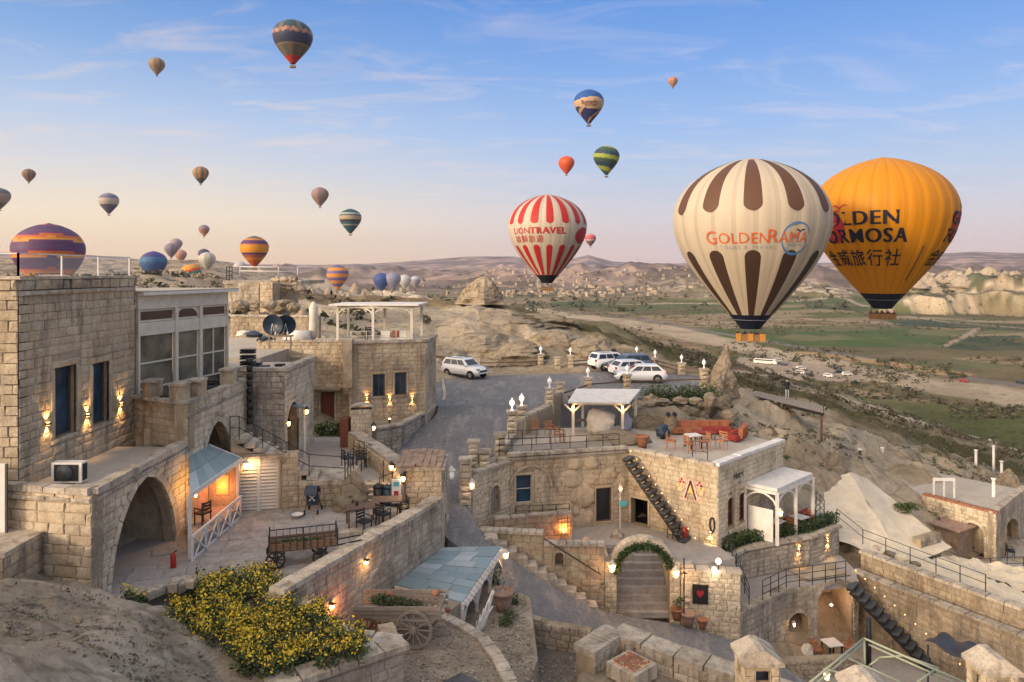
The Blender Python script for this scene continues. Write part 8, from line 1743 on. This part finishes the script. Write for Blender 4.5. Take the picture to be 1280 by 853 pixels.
sh_ = thing('brown_shed', 'flat brown shed box built against the arcade house', 'shed', P(1185,690,46.5)); mb = MB(); pa, pb_2 = h1.pt(1.0,0,0), h1.pt(3.3,0,0); mb.prism([tuple(pa[:2]), tuple((pa+h1.n*1.8)[:2]), tuple((pb_2+h1.n*1.8)[:2]), tuple(pb_2[:2])], -18.6, -16.7); mb.build('shed_body', M['tile'], sh_); mb = MB(); mb.prism([tuple(pa[:2]), tuple((pa+h1.n*2.0)[:2]), tuple((pb_2+h1.n*2.0+h1.d*.2)[:2]), tuple((pb_2+h1.d*.2)[:2])], -16.695, -16.6); mb.build('roof', M['potclay'], sh_)
slab('arcade_walk', [tuple(h1.pt(0,0,.05)[:2]), tuple(h1.pt(0,0,3)[:2]), tuple((h1.pt(h1.len,0,2.6)+h1.d*1.5)[:2]), tuple((h2.pt(0,0,2))[:2]), tuple(h2.pt(h2.len,0,2)[:2]), tuple(h2.pt(h2.len,0,.05)[:2]), tuple(h1.pt(h1.len,0,.05)[:2])], -22, -18.6, 'deckfloor'); railing([h1.pt(2.5,-18.6,2.9), h1.pt(h1.len,-18.6,2.7), h2.pt(1,-18.6,2.1)], 'dark iron rail in front of the arcade house', .8, 1.2, 2)
copy_tree(CH_BLACK, tuple(h2.pt(1.6,-18.6,.4)), 1.2, 'black armchair standing in the open arch of the arcade house'); 
for k, (px, py, Y) in enumerate(((1103,575,58),(1242,570,70),(1220,576,66),(1242,616,50),(1075,578,54),(1252,590,66))): 
    x, y, z = P(px, py, Y); zb = gz(x, y)-.3; t_ = thing('white_flue_pipe', ['white flue pipe on the slope left of the round rock mound','white flue pipe on the far rim of the slope, taller one','white flue pipe on the far rim of the slope, left of the taller one','short white pipe on the roof of the arcade house','dark capped flue on the pointed rock by the path','low white stump right of the far flue pipes'][k], 'flue', (x, y, zb)); mb = MB(); mb.cyl((x,y,min(zb, z-1.2)), (x,y,z+.9), .13, .11, 8); mb.build('pipe', M['white' if k != 4 else 'darkgrey'], t_); mb = MB(); mb.cyl((x,y,z+.9),(x,y,z+1.0), .17, n=8); mb.build('cap', M['white'], t_)
wf = thing('white_roof_frame', 'small white box frame standing on the corner of the arcade roof', 'frame', P(1165,612,50)); x, y, z = P(1180,624,49.6)
for dx in (-.7, 0, .7): mb = MB(); mb.bar((x+dx,y,-15.6),(x+dx,y,-14.3), .09); mb.build('post', M['white'], wf)
mb = MB(); mb.bar((x-.75,y,-14.3),(x+.75,y,-14.3), .1, .2); mb.build('top_bar', M['white'], wf)
# ---- roof terrace furniture and roof pergola
EP = thing('roof_pavilion', 'cream topped open pavilion with wooden posts and warm lights on the roof terrace', 'pavilion', (5.5,45,-10)); cs2 = [(3.75,44.2),(6.75,44.0),(8.0,46.6),(4.6,46.8)]
for x, y in cs2: mb = MB(); mb.bar((x,y,-10.08),(x,y,-8.15), .16); mb.build('post', M['cream'], EP)
for a, b in ((0,1),(1,2),(2,3),(3,0)): mb = MB(); mb.bar((*cs2[a],-8.08),(*cs2[b],-8.08), .12, .14); mb.build('beam', M['cream'], EP)
mb = MB(); mb.add([(3.4,43.8,-8.0),(7.1,43.6,-8.0),(8.4,47.0,-7.75),(4.2,47.2,-7.75),(3.4,43.8,-7.9),(7.1,43.6,-7.9),(8.4,47.0,-7.65),(4.2,47.2,-7.65)], [(0,3,2,1),(4,5,6,7),(0,1,5,4),(1,2,6,5),(2,3,7,6),(3,0,4,7)]); mb.build('roof', M['white'], EP)
for x, y in cs2[:2]:
    for s_ in (-1, 1): mb = MB(); mb.bar((x,y,-8.6),(x+s_*.5,y,-8.14), .09); mb.build('brace', M['cream'], EP)
    point_light((x, y-.25, -8.35), 9, (1,.6,.25), .05, EP)
cvs = sheet([(738,540,45),(762,541,44.4),(775,541,45),(750,538,46)], 4, 4, None, 'x', .01, 2) ; bpy.data.objects.remove(cvs)
cv = boulder('covered_furniture', (5.55,44.9,-9.45), (.95,.7,.95), 91, 'cloth', None, 3); tag(cv, 'big heap of furniture under a beige cover inside the roof pavilion', 'covered furniture')
cv = boulder('covered_furniture', (7.2,45.6,-9.6), (.4,.4,.6), 92, 'print_grey', None, 3); tag(cv, 'narrow grey blue covered stack by the back post of the roof pavilion', 'covered furniture')
tb3 = make_table('wood', 1.4, .7, .74, 'dark wooden table at the left inside the roof pavilion'); tb3.location = (4.5,45.4,-10.08)
for k, (px, py) in enumerate(((668,536),(687,537),(700,545))): p = PZ(px, py+8, -10.08); o = copy_tree(CHR, p, .4*k, ['orange chair on the roof behind the iron railing, left','dark orange chair on the roof behind the iron railing, middle','chair on the roof nearest the roof pavilion'][k])
railing([(-.7,39.2,-10.05),(0,38.9,-10.05),(3.2,39.65,-10.05),(6.0,40.35,-10.05)], 'black iron railing along the front edge of the roof terrace', 1.0, .95, 3); railing([(-.2,41.5,-10.05),(3.0,41.9,-10.05)], 'second black railing farther back on the roof terrace', .9, .9, 2)
WD = thing('timber_deck', 'low deck of weathered pinkish boards behind the roof railing', 'deck', (2.5,40.6,-10))
for k in range(9): mb = MB(); mb.obox((2.6+.05*k, 39.9+.24*k, -9.98), 6.0, .21, .06, .22); mb.build('deck_board', M['greywood'], WD)
rb = boulder('rock_outcrop', (6.2,42.6,-10.2), (2.0,.9,.75), 95, 'rock', None, 3); tag(rb, 'yellowish natural rock bulging out in front of the roof pavilion', 'rock'); rb = boulder('rock_outcrop', (9.6,46.9,-10.2), (2.4,1.2,1.3), 96, 'rock', None, 3); tag(rb, 'pinkish rock face rising right of the roof pavilion', 'rock')
SO = thing('orange_sofa', 'long sofa of orange cushions at the back of the roof lounge', 'sofa', (12,44.9,-10)); 
for k in range(6): mb = MB(); mb.obox((10.2+.62*k, 45.1+.02*k, -9.62), .6, .25, .62, .03); mb.build('back_cushion', M['orange'], SO); mb = MB(); mb.obox((10.2+.62*k, 44.7+.02*k, -9.82), .6, .6, .3, .03); mb.build('seat_cushion', M['redfab'] if k > 2 else M['orange'], SO)
S2 = thing('red_sofa', 'low red sofa along the right side of the roof lounge', 'sofa', (14,43.6,-10))
for k in range(4): mb = MB(); mb.obox((14.0-.42*k*.6, 44.2-.45*k, -9.85), .75, .6, .28, -1.0); mb.build('seat_cushion', M['redfab'], S2); mb = MB(); mb.obox((14.35-.42*k*.6, 44.2-.45*k, -9.6), .2, .6, .55, -.2); mb.build('back_cushion', M['orange'], S2)
TBR = make_table('wood', 1.2, .8, .45, 'low table with a red cloth in front of the orange sofa', top='redfab'); TBR.location = (11.6,43.4,-10.08)
for k, (x, y, a) in enumerate(((9.0,40.8,1.2),(9.9,40.2,1.9),(10.9,40.7,-1.4),(11.9,40.9,-.8))): copy_tree(CHR, (x, y, -10.08), a, ['orange rattan chair on the roof lounge, leftmost','orange rattan chair on the roof lounge, second from the left','orange rattan chair right of the glass table on the roof','orange rattan chair nearest the marble roof edge'][k], scale=1.1)
copy_tree(TWt, (10.4,41.3,-10.08), .3, 'small table between the orange chairs on the roof lounge'); railing([(9.6,38.3,-10.0),(10.3,37.9,-10.0)], 'thin dark frame standing at the front corner of the roof lounge', 1.0, .8, 2)
st = thing('stone_pedestal', 'pale stone pedestal with two round dark discs standing on the roof', 'pedestal', P(837,540,45)) ; x, y = P(838, 540, 45)[:2]; mb = MB(); mb.lathe([(.46,0),(.50,.25),(.40,.7),(.42,.8),(.40,1.05),(.30,1.12)], (x,y,-10.08), 12); mb.build('body', M['rock'], st)
for s_ in (-1, 1): mb = MB(); mb.cyl((x+s_*.20,y-.15,-8.84),(x+s_*.20,y-.42,-8.84), .13, n=10); mb.build('disc', M['black'], st)
tag(pot('clay_jar', *XY(803,560,-10.08), -10.08, 1.2, 'terracotta', 'terracotta jar on the roof between pavilion and lounge')); o = boulder('dark_cover', (9.1,43.5,-9.7), (.45,.3,.45), 97, 'bluegrey'); tag(o, 'dark grey cover thrown over a chair beside the stone pedestal', 'covered object')

curb('road_curb', 'pale curb sweeping along the left side of the road below the planter', [(*XY(553,474,-9.3),-9.3),(*XY(556,495,-9.4),-9.4),(*XY(553,512,-9.5),-9.55),(*XY(540,530,-9.9),-9.95),(*XY(512,552,-10.4),-10.4),(*XY(492,561,-10.6),-10.55)], .22, .16, seg=1.0, seed=21)
# ============================================================ CARS, PEOPLE AND EVERYTHING FAR OFF
def make_car(paint, suv=False, label='', back='white'):
    t = thing('parked_car', label, 'car', (0, 0, 0), world=False); hh = .12 if suv else 0; L0 = 2.2
    st = [(-2.2,.42,.80,.70),(-2.12,.30,.98,.80),(-1.8,.24,1.0,.87),(-1.0,.22,1.0,.90),(0,.22,.98,.90),(.9,.22,.95,.90),(1.5,.24,.88,.88),(2.0,.28,.76,.82),(2.17,.36,.62,.72)]
    rows = []
    for x, zb, zt, w in st:
        zt += hh; zb += hh*.6; rows.append([(x, s_*w*k, z) for s_, seq in ((-1, ((.86, zb),(1.0, zb+.16),(1.0, (zb+zt)/2),(.95, zt-.06),(.80, zt))), (1, ((.80, zt),(.95, zt-.06),(1.0, (zb+zt)/2),(1.0, zb+.16),(.86, zb)))) for k, z in seq])
    mb = MB(); mb.grid(rows); n = 10; mb.f.append(tuple(range(n))); mb.f.append(tuple(len(mb.v)-n+k for k in reversed(range(n)))); mb.m += [0, 0]; mb.sm += [False]*2; mb.build('body', paint, t)
    zr = 1.46+hh*1.6; b0 = .96+hh; rb, rf_, bb, bf = (-1.75, .35, -2.08, 1.05) if suv else (-1.45, .30, -2.0, 1.10)
    def ring(z, k): return [(bb+(rb-bb)*k, -.80+.17*k, z), (bf+(rf_-bf)*k, -.80+.17*k, z), (bf+(rf_-bf)*k, .80-.17*k, z), (bb+(rb-bb)*k, .80-.17*k, z)]
    ks = [(b0, 0), (b0+(zr-b0)*.86, .86), (zr, 1.12)]; mb = MB(); mb.grid([ring(z, k)+[ring(z, k)[0]] for z, k in ks], False); mb.f.append((8+2, 9+2, 10+2, 11+2)[:4]); mb.f[-1] = (10, 11, 12, 13); mb.m.append(0); mb.sm.append(False); mb.build('cabin', paint, t)
    def onface(i, j, u0, u1, v0, v1, nm):
        lo, hi = ring(b0, 0), ring(b0+(zr-b0)*.86, .86); A, B, C2, D2_ = Vector(lo[i]), Vector(lo[j]), Vector(hi[j]), Vector(hi[i]); nrm = (B-A).cross(D2_-A).normalized()
        q = [A.lerp(B, u).lerp(D2_.lerp(C2, u), v)+nrm*.012 for u, v in ((u0, v0), (u1, v0), (u1, v1), (u0, v1))]; q += [p-nrm*.02 for p in q]
        m2 = MB(); m2.add(q, [(0,1,2,3),(4,5,1,0),(5,6,2,1),(6,7,3,2),(7,4,0,3)]); m2.build(nm, M['carglass'], t)
    for i, j, sg in ((0, 1, 1), (2, 3, -1)):
        for a, b in ((.07, .34), (.37, .62), (.65, .90)): 
            a, b = (a, b) if sg == 1 else (1-b, 1-a); onface(i, j, a, b, .10, .92, 'side_window')
    onface(1, 2, .07, .93, .08, .95, 'windscreen'); onface(3, 0, .08, .92, .15, .92, 'rear_window')
    for x in (-1.35, 1.38):
        for s_ in (-1, 1):
            mb = MB(); mb.cyl((x, s_*.70, .33), (x, s_*.915, .33), .335, n=18); w_ = mb.build('wheel', M['rubber'], t); mb = MB(); mb.cyl((x, s_*.90, .33), (x, s_*.925, .33), .20, n=10); mb.build('rim', M['rim'], w_)
            mb = MB(); mb.cyl((x, s_*.80, .34), (x, s_*.905, .34), .39, n=18, cap=True); mb.build('wheel_arch', M['black'], t)
    for s_ in (-1, 1):
        mb = MB(); mb.obox((2.06, s_*.60, .72+hh), .16, .32, .12, s_*-.25); mb.build('headlight', M['rim'], t); mb = MB(); mb.obox((-2.13, s_*.66, .86+hh), .12, .26, .20, s_*.2); mb.build('taillight', M['redpaint'], t)
        mb = MB(); mb.obox((.82, s_*.96, 1.02+hh), .14, .16, .11); mb.build('wing_mirror', paint, t)
    mb = MB(); mb.obox((2.15, 0, .55+hh), .06, .95, .16); mb.build('grille', M['black'], t); mb = MB(); mb.obox((2.18, 0, .42+hh), .03, .48, .10); mb.build('number_plate', M['white'], t); mb = MB(); mb.obox((-2.18, 0, .66+hh), .03, .48, .11); mb.build('number_plate', M['white'], t)
    if suv:
        for s_ in (-1, 1): mb = MB(); mb.bar((-1.5, s_*.58, zr+.05), (.2, s_*.58, zr+.05), .04); mb.build('roof_rail', M['darkgrey'], t)
    return t
def paintm(name, c): m = plain(name, c, .22, spec=.6); m.node_tree.nodes['Principled BSDF'].inputs['Coat Weight'].default_value = .5; return m
PW, PB, PG_ = paintm('white_car_paint', (.72,.72,.72)), paintm('blue_grey_car_paint', (.07,.10,.15)), paintm('silver_blue_car_paint', (.38,.42,.48))
def place(c, px, py, z, a): x, y = XY(px, py, z); c.location = (x, y, z); c.rotation_euler[2] = math.radians(a)
c1_ = make_car(PW, True, 'white SUV driving on the road in front of the rock slope'); place(c1_, 581, 471, -9.27, -38); c1_.name = 'white_suv'
c2_ = make_car(PW, False, 'white hatchback parked nearest, seen from its left side behind the lamp pillars'); place(c2_, 800, 477, -9.27, 176)
place(make_car(PW, False, 'white car with red tail light parked behind the nearest hatchback'), 792, 470, -9.27, 20)
place(make_car(PB, True, 'blue grey SUV parked between two white cars'), 785, 465, -9.27, 195); place(make_car(PW, True, 'white car parked farthest back and leftmost in the row'), 764, 461.5, -9.27, 25)
# roadside rocks along the bend, greenery by the parking
tag(leafy('green_bushes', (0,0,0), (1,1,1), 3600, ['leaf','leaf2'], None, 14, .09, fn=lambda r: (lambda px, py: (lambda p: (p[0]+r.gauss(0,.25), p[1]+r.gauss(0,.3), p[2]+r.uniform(-.1,.55)))(P(px, py, 54)))(r.choice((812,822,836,850,862,875,886))+r.gauss(0,5), r.choice((492,498,503))+r.gauss(0,2.5))), 'green bushes spilling over the edge below the parked cars', 'bushes')
for k in range(26): px = 800+4.6*k; o = boulder('edge_rock', P(px, 506+random.uniform(-6, 16), 52+random.uniform(-2,1)), (random.uniform(.35,.9), .6, random.uniform(.25,.6)), 500+k, 'rock', None, 2); tag(o, 'pale rock on the bank below the parking', 'rock', 'rocks on the bank below the parking')
# rock spire beside the parking and outcrop across the plateau
def spire_mesh(name, seed, R0, Hh, lean=.1, n=22, rings=26, mat='rock', sharp=1.0):
    r = random.Random(seed); vs = []; ox = r.uniform(0, 99)
    for j in range(rings+1):
        t = j/rings
        for k in range(n):
            a = 2*math.pi*k/n; q = np.array([math.cos(a)*1.4+ox]), np.array([math.sin(a)*1.4+t*3.2]); d = .62+.75*float(ridged(q[0]*1.3, q[1]*1.3, 4, seed)[0]); rr_ = R0*((1-t)**sharp*.95+.04)*d; vs.append((rr_*math.cos(a)+lean*Hh*t*t, rr_*math.sin(a), Hh*t))
    fs = [(j*n+k, j*n+(k+1) % n, (j+1)*n+(k+1) % n, (j+1)*n+k) for j in range(rings) for k in range(n)]+[tuple(rings*n+k for k in range(n))]
    mb = MB(); mb.add(vs, fs); return mb.mesh(name, M[mat])
def spire(px, pbase, Y, wpx, hpx, label, seed, group=None, me=None, name='rock_spire', mat='rock', sharp=1.0):
    p = P(px, pbase, Y); s_ = Y/F; o = bpy.data.objects.new(name, me or spire_mesh(name, seed, wpx*s_/2, hpx*s_, mat=mat, sharp=sharp)); C.objects.link(o); o.location = p
    if me: o.scale = (wpx*s_/2, wpx*s_/2, hpx*s_); o.rotation_euler[2] = seed*1.7
    return tag(o, label, 'rock spire', group)
spire(902, 498, 57, 42, 67, 'tall pointed tuff spire at the right end of the parking', 3); spire(897, 500, 55.5, 22, 34, 'smaller dark cone leaning against the tall tuff spire', 8)
spire(602, 380, 118, 56, 34, 'craggy golden rock outcrop standing on the far grass plateau', 12, sharp=.55, mat='stone_old'); spire(585, 380, 121, 30, 22, 'lower shoulder of the craggy rock outcrop on the plateau', 15, sharp=.6, mat='rock')
spire(1043, 603, 49.5, 44, 40, 'pale cone of rock beside the foot path and the canvas sheet', 19, sharp=.75); spire(1112, 600, 60, 90, 42, 'broad rounded tuff mound in the middle of the right slope', 23, sharp=.45); spire(1258, 622, 62, 44, 36, 'pointed tuff cone on the right slope behind the arcade house', 27, sharp=.8)
for k, (px, pb_, Y, w_, h_) in enumerate(((548,462,72,95,26),(600,452,77,120,36),(650,458,72,80,30),(690,452,78,90,40),(560,440,84,120,34),(628,425,92,130,30),(735,452,76,80,30),(672,418,98,110,26),(590,408,100,140,20))):
    spire(px, pb_, Y, w_, h_, ['low pale tuff dome at the left behind the roadside fence','broad smooth tuff dome behind the white SUV','small pale dome in front of the roadside rocks','dark hollowed tuff dome above the fence pillars','upper left weathered tuff swell on the slope','wide upper tuff swell under the plateau','rounded tuff dome at the right end near the parked cars','upper right tuff swell at the edge of the slope','topmost flat tuff swell below the grass plateau'][k], 40+k, sharp=.38, name='tuff_dome')
UM = [spire_mesh('rock_spire', 60+k, 1, 1, lean=.08, n=12, rings=10, sharp=(1.1,.8,.6,.9)[k]) for k in range(4)]; r = random.Random(77)
for k in range(80):
    px = r.uniform(95, 300); Y = r.uniform(190, 480); x = (px-640)*Y/F; z = float(ground_z(np.array([[x]]), np.array([[Y]]))[0,0]); h = r.uniform(2.5, 6); w_ = h*r.uniform(.7, 1.5); spire(px, HZ-F*(z-1.5)/Y, Y, w_*F/Y, h*F/Y, 'pointed tuff chimney on the hillside behind the left village', k, 'tuff chimneys of the left hillside', UM[k % 4])
for k in range(130):
    px = r.uniform(372, 560)-r.random()*40; Y = r.uniform(260, 900); x = (px-640)*Y/F; z = float(ground_z(np.array([[x]]), np.array([[Y]]))[0,0]); h = r.uniform(5, 13); w_ = h*r.uniform(.5, 1.2); spire(px, HZ-F*(z-2)/Y, Y, w_*F/Y, h*F/Y, 'slender tuff chimney in the valley of spires under the low balloons', k+3, 'tuff chimneys in the middle valley', UM[(k+1) % 4])
for k in range(70):
    px = r.uniform(1105, 1300); Y = r.uniform(1150, 1420); x = (px-640)*Y/F; z = float(ground_z(np.array([[x]]), np.array([[Y]]))[0,0]); h = r.uniform(9, 22); w_ = h*r.uniform(.9, 2.4); spire(px, HZ-F*(z-5)/Y, Y, w_*F/Y, h*F/Y, 'eroded knob of the pale badland band at the far right', k+5, 'eroded knobs of the far right cliffs', UM[k % 4])
# people on foot
o = bpy.data.objects.new('person', small_person(coat=(.012,.016,.02), legs=(.32,.34,.36), pose='camera')); C.objects.link(o); x, y = XY(984, 500, -10.5); o.location = (x, y, -10.44); o.rotation_euler = (0, 0, math.pi); tag(o, 'person in a long dark coat standing on the wooden lookout taking a picture', 'person')
o = bpy.data.objects.new('person', small_person(coat=(.02,.02,.03), pose='walk')); C.objects.link(o); x, y, z = P(414, 374, 112); o.location = (x, y, gz(x, min(y, 138))); o.location.z = P(414, 375, 112)[2]; o.rotation_euler = (0, 0, 1.2); tag(o, 'person in dark clothes walking across the grass plateau', 'person')
LK = thing('wooden_lookout', 'long plank lookout deck with a thin rail reaching over the slope', 'lookout deck', (*XY(984,500,-10.5), -10.5)); a, b, c, d = [Vector((*XY(*q), -10.47)) for q in ((938,494,-10.5),(1029,516,-10.5),(1033,509,-10.5),(945,489,-10.5))]
for k in range(26): q = [a.lerp(b, (k+.04)/26), a.lerp(b, (k+.96)/26), d.lerp(c, (k+.96)/26), d.lerp(c, (k+.04)/26)]; mb = MB(); mb.add(q+[v-Vector((0,0,.06)) for v in q], [(0,1,2,3),(7,6,5,4),(4,5,1,0),(5,6,2,1),(6,7,3,2),(7,4,0,3)]); mb.build('plank', M['greywood'], LK)
for p, q in ((a, b), (d, c)): mb = MB(); mb.bar(p-Vector((0,0,.17)), q-Vector((0,0,.17)), .14, .2); mb.build('beam', M['black'], LK)
for t_ in (.02, .5, .98): mb = MB(); p = a.lerp(b, t_); mb.bar(p-Vector((0,0,2.2)), p-Vector((0,0,.27)), .14); mb.build('support_post', M['wood'], LK)
railing([d.lerp(c,.02), d.lerp(c,.98), b.lerp(c,.1)], 'thin dark rail along the far side of the wooden lookout', 1.0, 1.6, 3, r=.014)
# ---- valley floor: parked vehicles, shrubs, graves, houses
def box_car(w, l, h, col, label, px, py, a, name='valley_vehicle', cat='car', grp=None):
    x, y = wxy(px, py, -60); z = float(ground_z(np.array([[x]]), np.array([[y]]))[0,0]); t = thing(name, label, cat, (x, y, z), grp, world=False); t.rotation_euler[2] = math.radians(a)
    mb = MB(); mb.add([(-l/2,-w/2,.35),(l/2,-w/2,.35),(l/2,w/2,.35),(-l/2,w/2,.35),(-l/2,-w/2,h*.6),(l*.47,-w/2,h*.6),(l*.47,w/2,h*.6),(-l/2,w/2,h*.6),(-l*.46,-w*.42,h),(l*.30,-w*.42,h),(l*.30,w*.42,h),(-l*.46,w*.42,h)], [(3,2,1,0),(0,1,5,4),(1,2,6,5),(2,3,7,6),(3,0,4,7),(4,5,9,8),(5,6,10,9),(6,7,11,10),(7,4,8,11),(8,9,10,11)]); mb.build('body', M[col], t)
    mb = MB(); mb.box(-l*.44,l*.34,-w*.49,w*.49,h*.62,h*.88); mb.build('window_band', M['carglass'], t)
    for x_ in (-l*.3, l*.3): mb = MB(); mb.cyl((x_,-w*.52,.4),(x_,w*.52,.4), .4, n=10); mb.build('wheels', M['rubber'], t)
    return t
box_car(2.6,15,3.3,'white','long white bus parked in the valley below the cream balloon',957,454,-35,'parked_bus','bus')
VL = [(972,452,'white'),(980,456,'bluegrey'),(1001,461,'white'),(1000,466,'white'),(1012,468,'darkgrey'),(1036,470,'white'),(1047,461,'bluegrey'),(1050,465,'bluegrey'),(1059,468,'white'),(1112,460,'black'),(1205,476,'redpaint'),(1276,478,'bluegrey')]
for k, (px, py, c_) in enumerate(VL): box_car(2.1, 5.5 if c_ == 'white' else 4.6, 2.2 if c_ == 'white' else 1.6, c_, ['white van beside the long bus','dark car just right of the bus','white van alone in the middle of the valley parking','white van below the other one in the valley parking','dark grey car right of the two white vans','long white van farther right on the bare ground','dark blue car at the upper right of the valley parking','dark blue car just below another dark blue one','white car at the right end of the valley parking','black car driving on the far valley road','red truck on the valley road at the right','blue vehicle on the valley road at the right edge'][k], px, py, r.uniform(-60, 20))
me_s = [];
def scatter(name, n, fn, mat, label, cat, shp=0):
    mb = MB(); rr = random.Random(len(name)); xs = []; 
    while len(xs) < n:
        p = fn(rr)
        if p: xs.append(p)
    A = np.array([(p[0], p[1]) for p in xs]); Z = ground_z(A[:, :1], A[:, 1:]).ravel()
    for (x, y, s_), z in zip(xs, Z):
        mb.mi = rr.randrange(len(mat)) if isinstance(mat, list) else 0
        if shp == 0:
            for q in range(9):
                v = Vector((rr.gauss(0,.55), rr.gauss(0,.55), abs(rr.gauss(.3,.45))))*s_; l = s_*rr.uniform(.35,.75); p = Vector((x, y, z))+v; e1 = Vector((rr.gauss(0,1), rr.gauss(0,1), rr.gauss(0,.6))).normalized()*l; e2 = Vector((rr.gauss(0,1), rr.gauss(0,1), rr.gauss(0,1))).normalized()*l*.6
                mb.add([p-e1, p+e2, p+e1, p-e2], [(0,1,2,3)])
        else: mb.obox((x, y, z+s_*.5), s_*.6, s_*.25, s_*1.2, rr.uniform(-.3,.3))
    return tag(mb.build(name, [M[m] for m in (mat if isinstance(mat, list) else [mat])]), label, cat, kind='stuff')
M['farleaf'] = plain('distant_shrub_leaves', (.06,.062,.032), .9, var=.4)
def f_valley(rr):
    px = rr.uniform(640, 1300); py = 372+150*rr.random()**1.6; 
    if py > 395+.14*(px-640)+60: return None
    x, y = wxy(px, py); nn = fbm(np.array([x/60]), np.array([y/60]), 3, 7)[0]
    return (x, y, rr.uniform(.8, 2.4)) if nn > .52 else None
scatter('town_trees', 620, lambda rr: (lambda px, Y: ((px-640)*Y/F, Y, rr.uniform(3.5, 8)))(rr.uniform(440, 1290), rr.uniform(1050, 2900)), ['farleaf'], 'dark trees dotted between the houses and fields far off', 'trees')
scatter('valley_shrubs', 2100, f_valley, ['farleaf','scrub'], 'dark shrubs and low trees scattered over the valley', 'shrubs')
def f_slope(rr):
    px = rr.uniform(740, 1300); Y = rr.uniform(85, 330); x = (px-640)*Y/F; nn = fbm(np.array([x/18]), np.array([Y/18]), 3, 17)[0]
    return (x, Y, rr.uniform(.15, .7)) if nn > .5 else None
scatter('slope_scrub', 2600, f_slope, ['scrub','scrub','farleaf'], 'dry brown scrub covering the slope below the lookout', 'scrub')
def f_leftveg(rr):
    px = rr.uniform(-20, 560); Y = rr.uniform(65, 420); x = (px-640)*Y/F; nn = fbm(np.array([x/14]), np.array([Y/14]), 3, 18)[0]
    return (x, Y, rr.uniform(.2, 1.0)) if nn > .52 else None
scatter('hill_scrub', 1700, f_leftveg, ['scrub','farleaf'], 'dry scrub dotted over the ridge behind the left village', 'scrub')
def f_near(rr):
    px = rr.uniform(790, 1290); Y = rr.uniform(47, 90); x = (px-640)*Y/F
    if x < 17 and Y < 50: return None
    nn = fbm(np.array([x/5]), np.array([Y/5]), 3, 19)[0]
    return (x, Y, rr.uniform(.06, .28)) if nn > .52 else None
scatter('hillside_tufts', 1500, f_near, ['scrub','leaf2','rock'], 'small dry tufts and stones on the pale right-hand hillside', 'tufts')
scatter('cemetery_graves', 520, lambda rr: (*wxy(rr.uniform(1140,1290), rr.uniform(546,574)+0, -48), rr.uniform(.5,1.1)), ['marble','marble','white'], 'crowd of small white gravestones on the valley floor at the right', 'gravestones', 1)
HM = []
for k in range(3):
    mb = MB(); w, d, h = ((1,.8,.7),(.8,.8,1.0),(1.3,.7,.6))[k]; mb.box(-w/2,w/2,-d/2,d/2,-.4,h); mb.mi = 1; mb.box(-w*.52,w*.52,-d*.52,d*.52,h,h+.06)
    for x_ in (-.3, 0, .3): mb.mi = 2; mb.box(x_*w-.06, x_*w+.06, -d/2-.01, -d/2+.02, h*.35, h*.7)
    HM.append([mb.mesh('far_house', [M[a_], M[b_], M['glass']]) for a_, b_ in (('stone_pale','coping'),('stone_gold','tile'),('plaster','tile'),('stone_old','coping'))])
hx = [];
while len(hx) < 280:
    px = r.gauss(720, 75) if r.random() < .8 else r.uniform(470, 900); Y = r.uniform(1700, 2900)
    if 430 < px < 1010: hx.append(((px-640)*Y/F, Y))
HZs = ground_z(np.array([[p[0]] for p in hx]), np.array([[p[1]] for p in hx])).ravel()
for k, ((x, y), z) in enumerate(zip(hx, HZs)):
    o = bpy.data.objects.new('far_house', HM[k % 3][r.randrange(4)]); C.objects.link(o); o.location = (x, y, z); s_ = r.uniform(6, 11); o.scale = (s_,)*3; o.rotation_euler[2] = r.uniform(-.6, .6); tag(o, 'small pale house of the distant town at the foot of the hills', 'house', 'houses of the distant town')
# ---- morning haze
hz_ = MB(); hz_.box(-10600, 10600, -10600, 10600, -120, 420); ho = hz_.build('haze', []); tag(ho, kind='stuff')
hm_ = bpy.data.materials.new('morning_haze'); hm_.use_nodes = True; ht = hm_.node_tree; ht.nodes.remove(ht.nodes['Principled BSDF']); pv = ht.nodes.new('ShaderNodeVolumePrincipled')
pv.inputs['Color'].default_value = (.76, .74, .95, 1); pv.inputs['Density'].default_value = 5.0e-5; pv.inputs['Anisotropy'].default_value = 0.2
ht.links.new(pv.outputs[0], [n for n in ht.nodes if n.type == 'OUTPUT_MATERIAL'][0].inputs['Volume']); ho.data.materials.append(hm_)
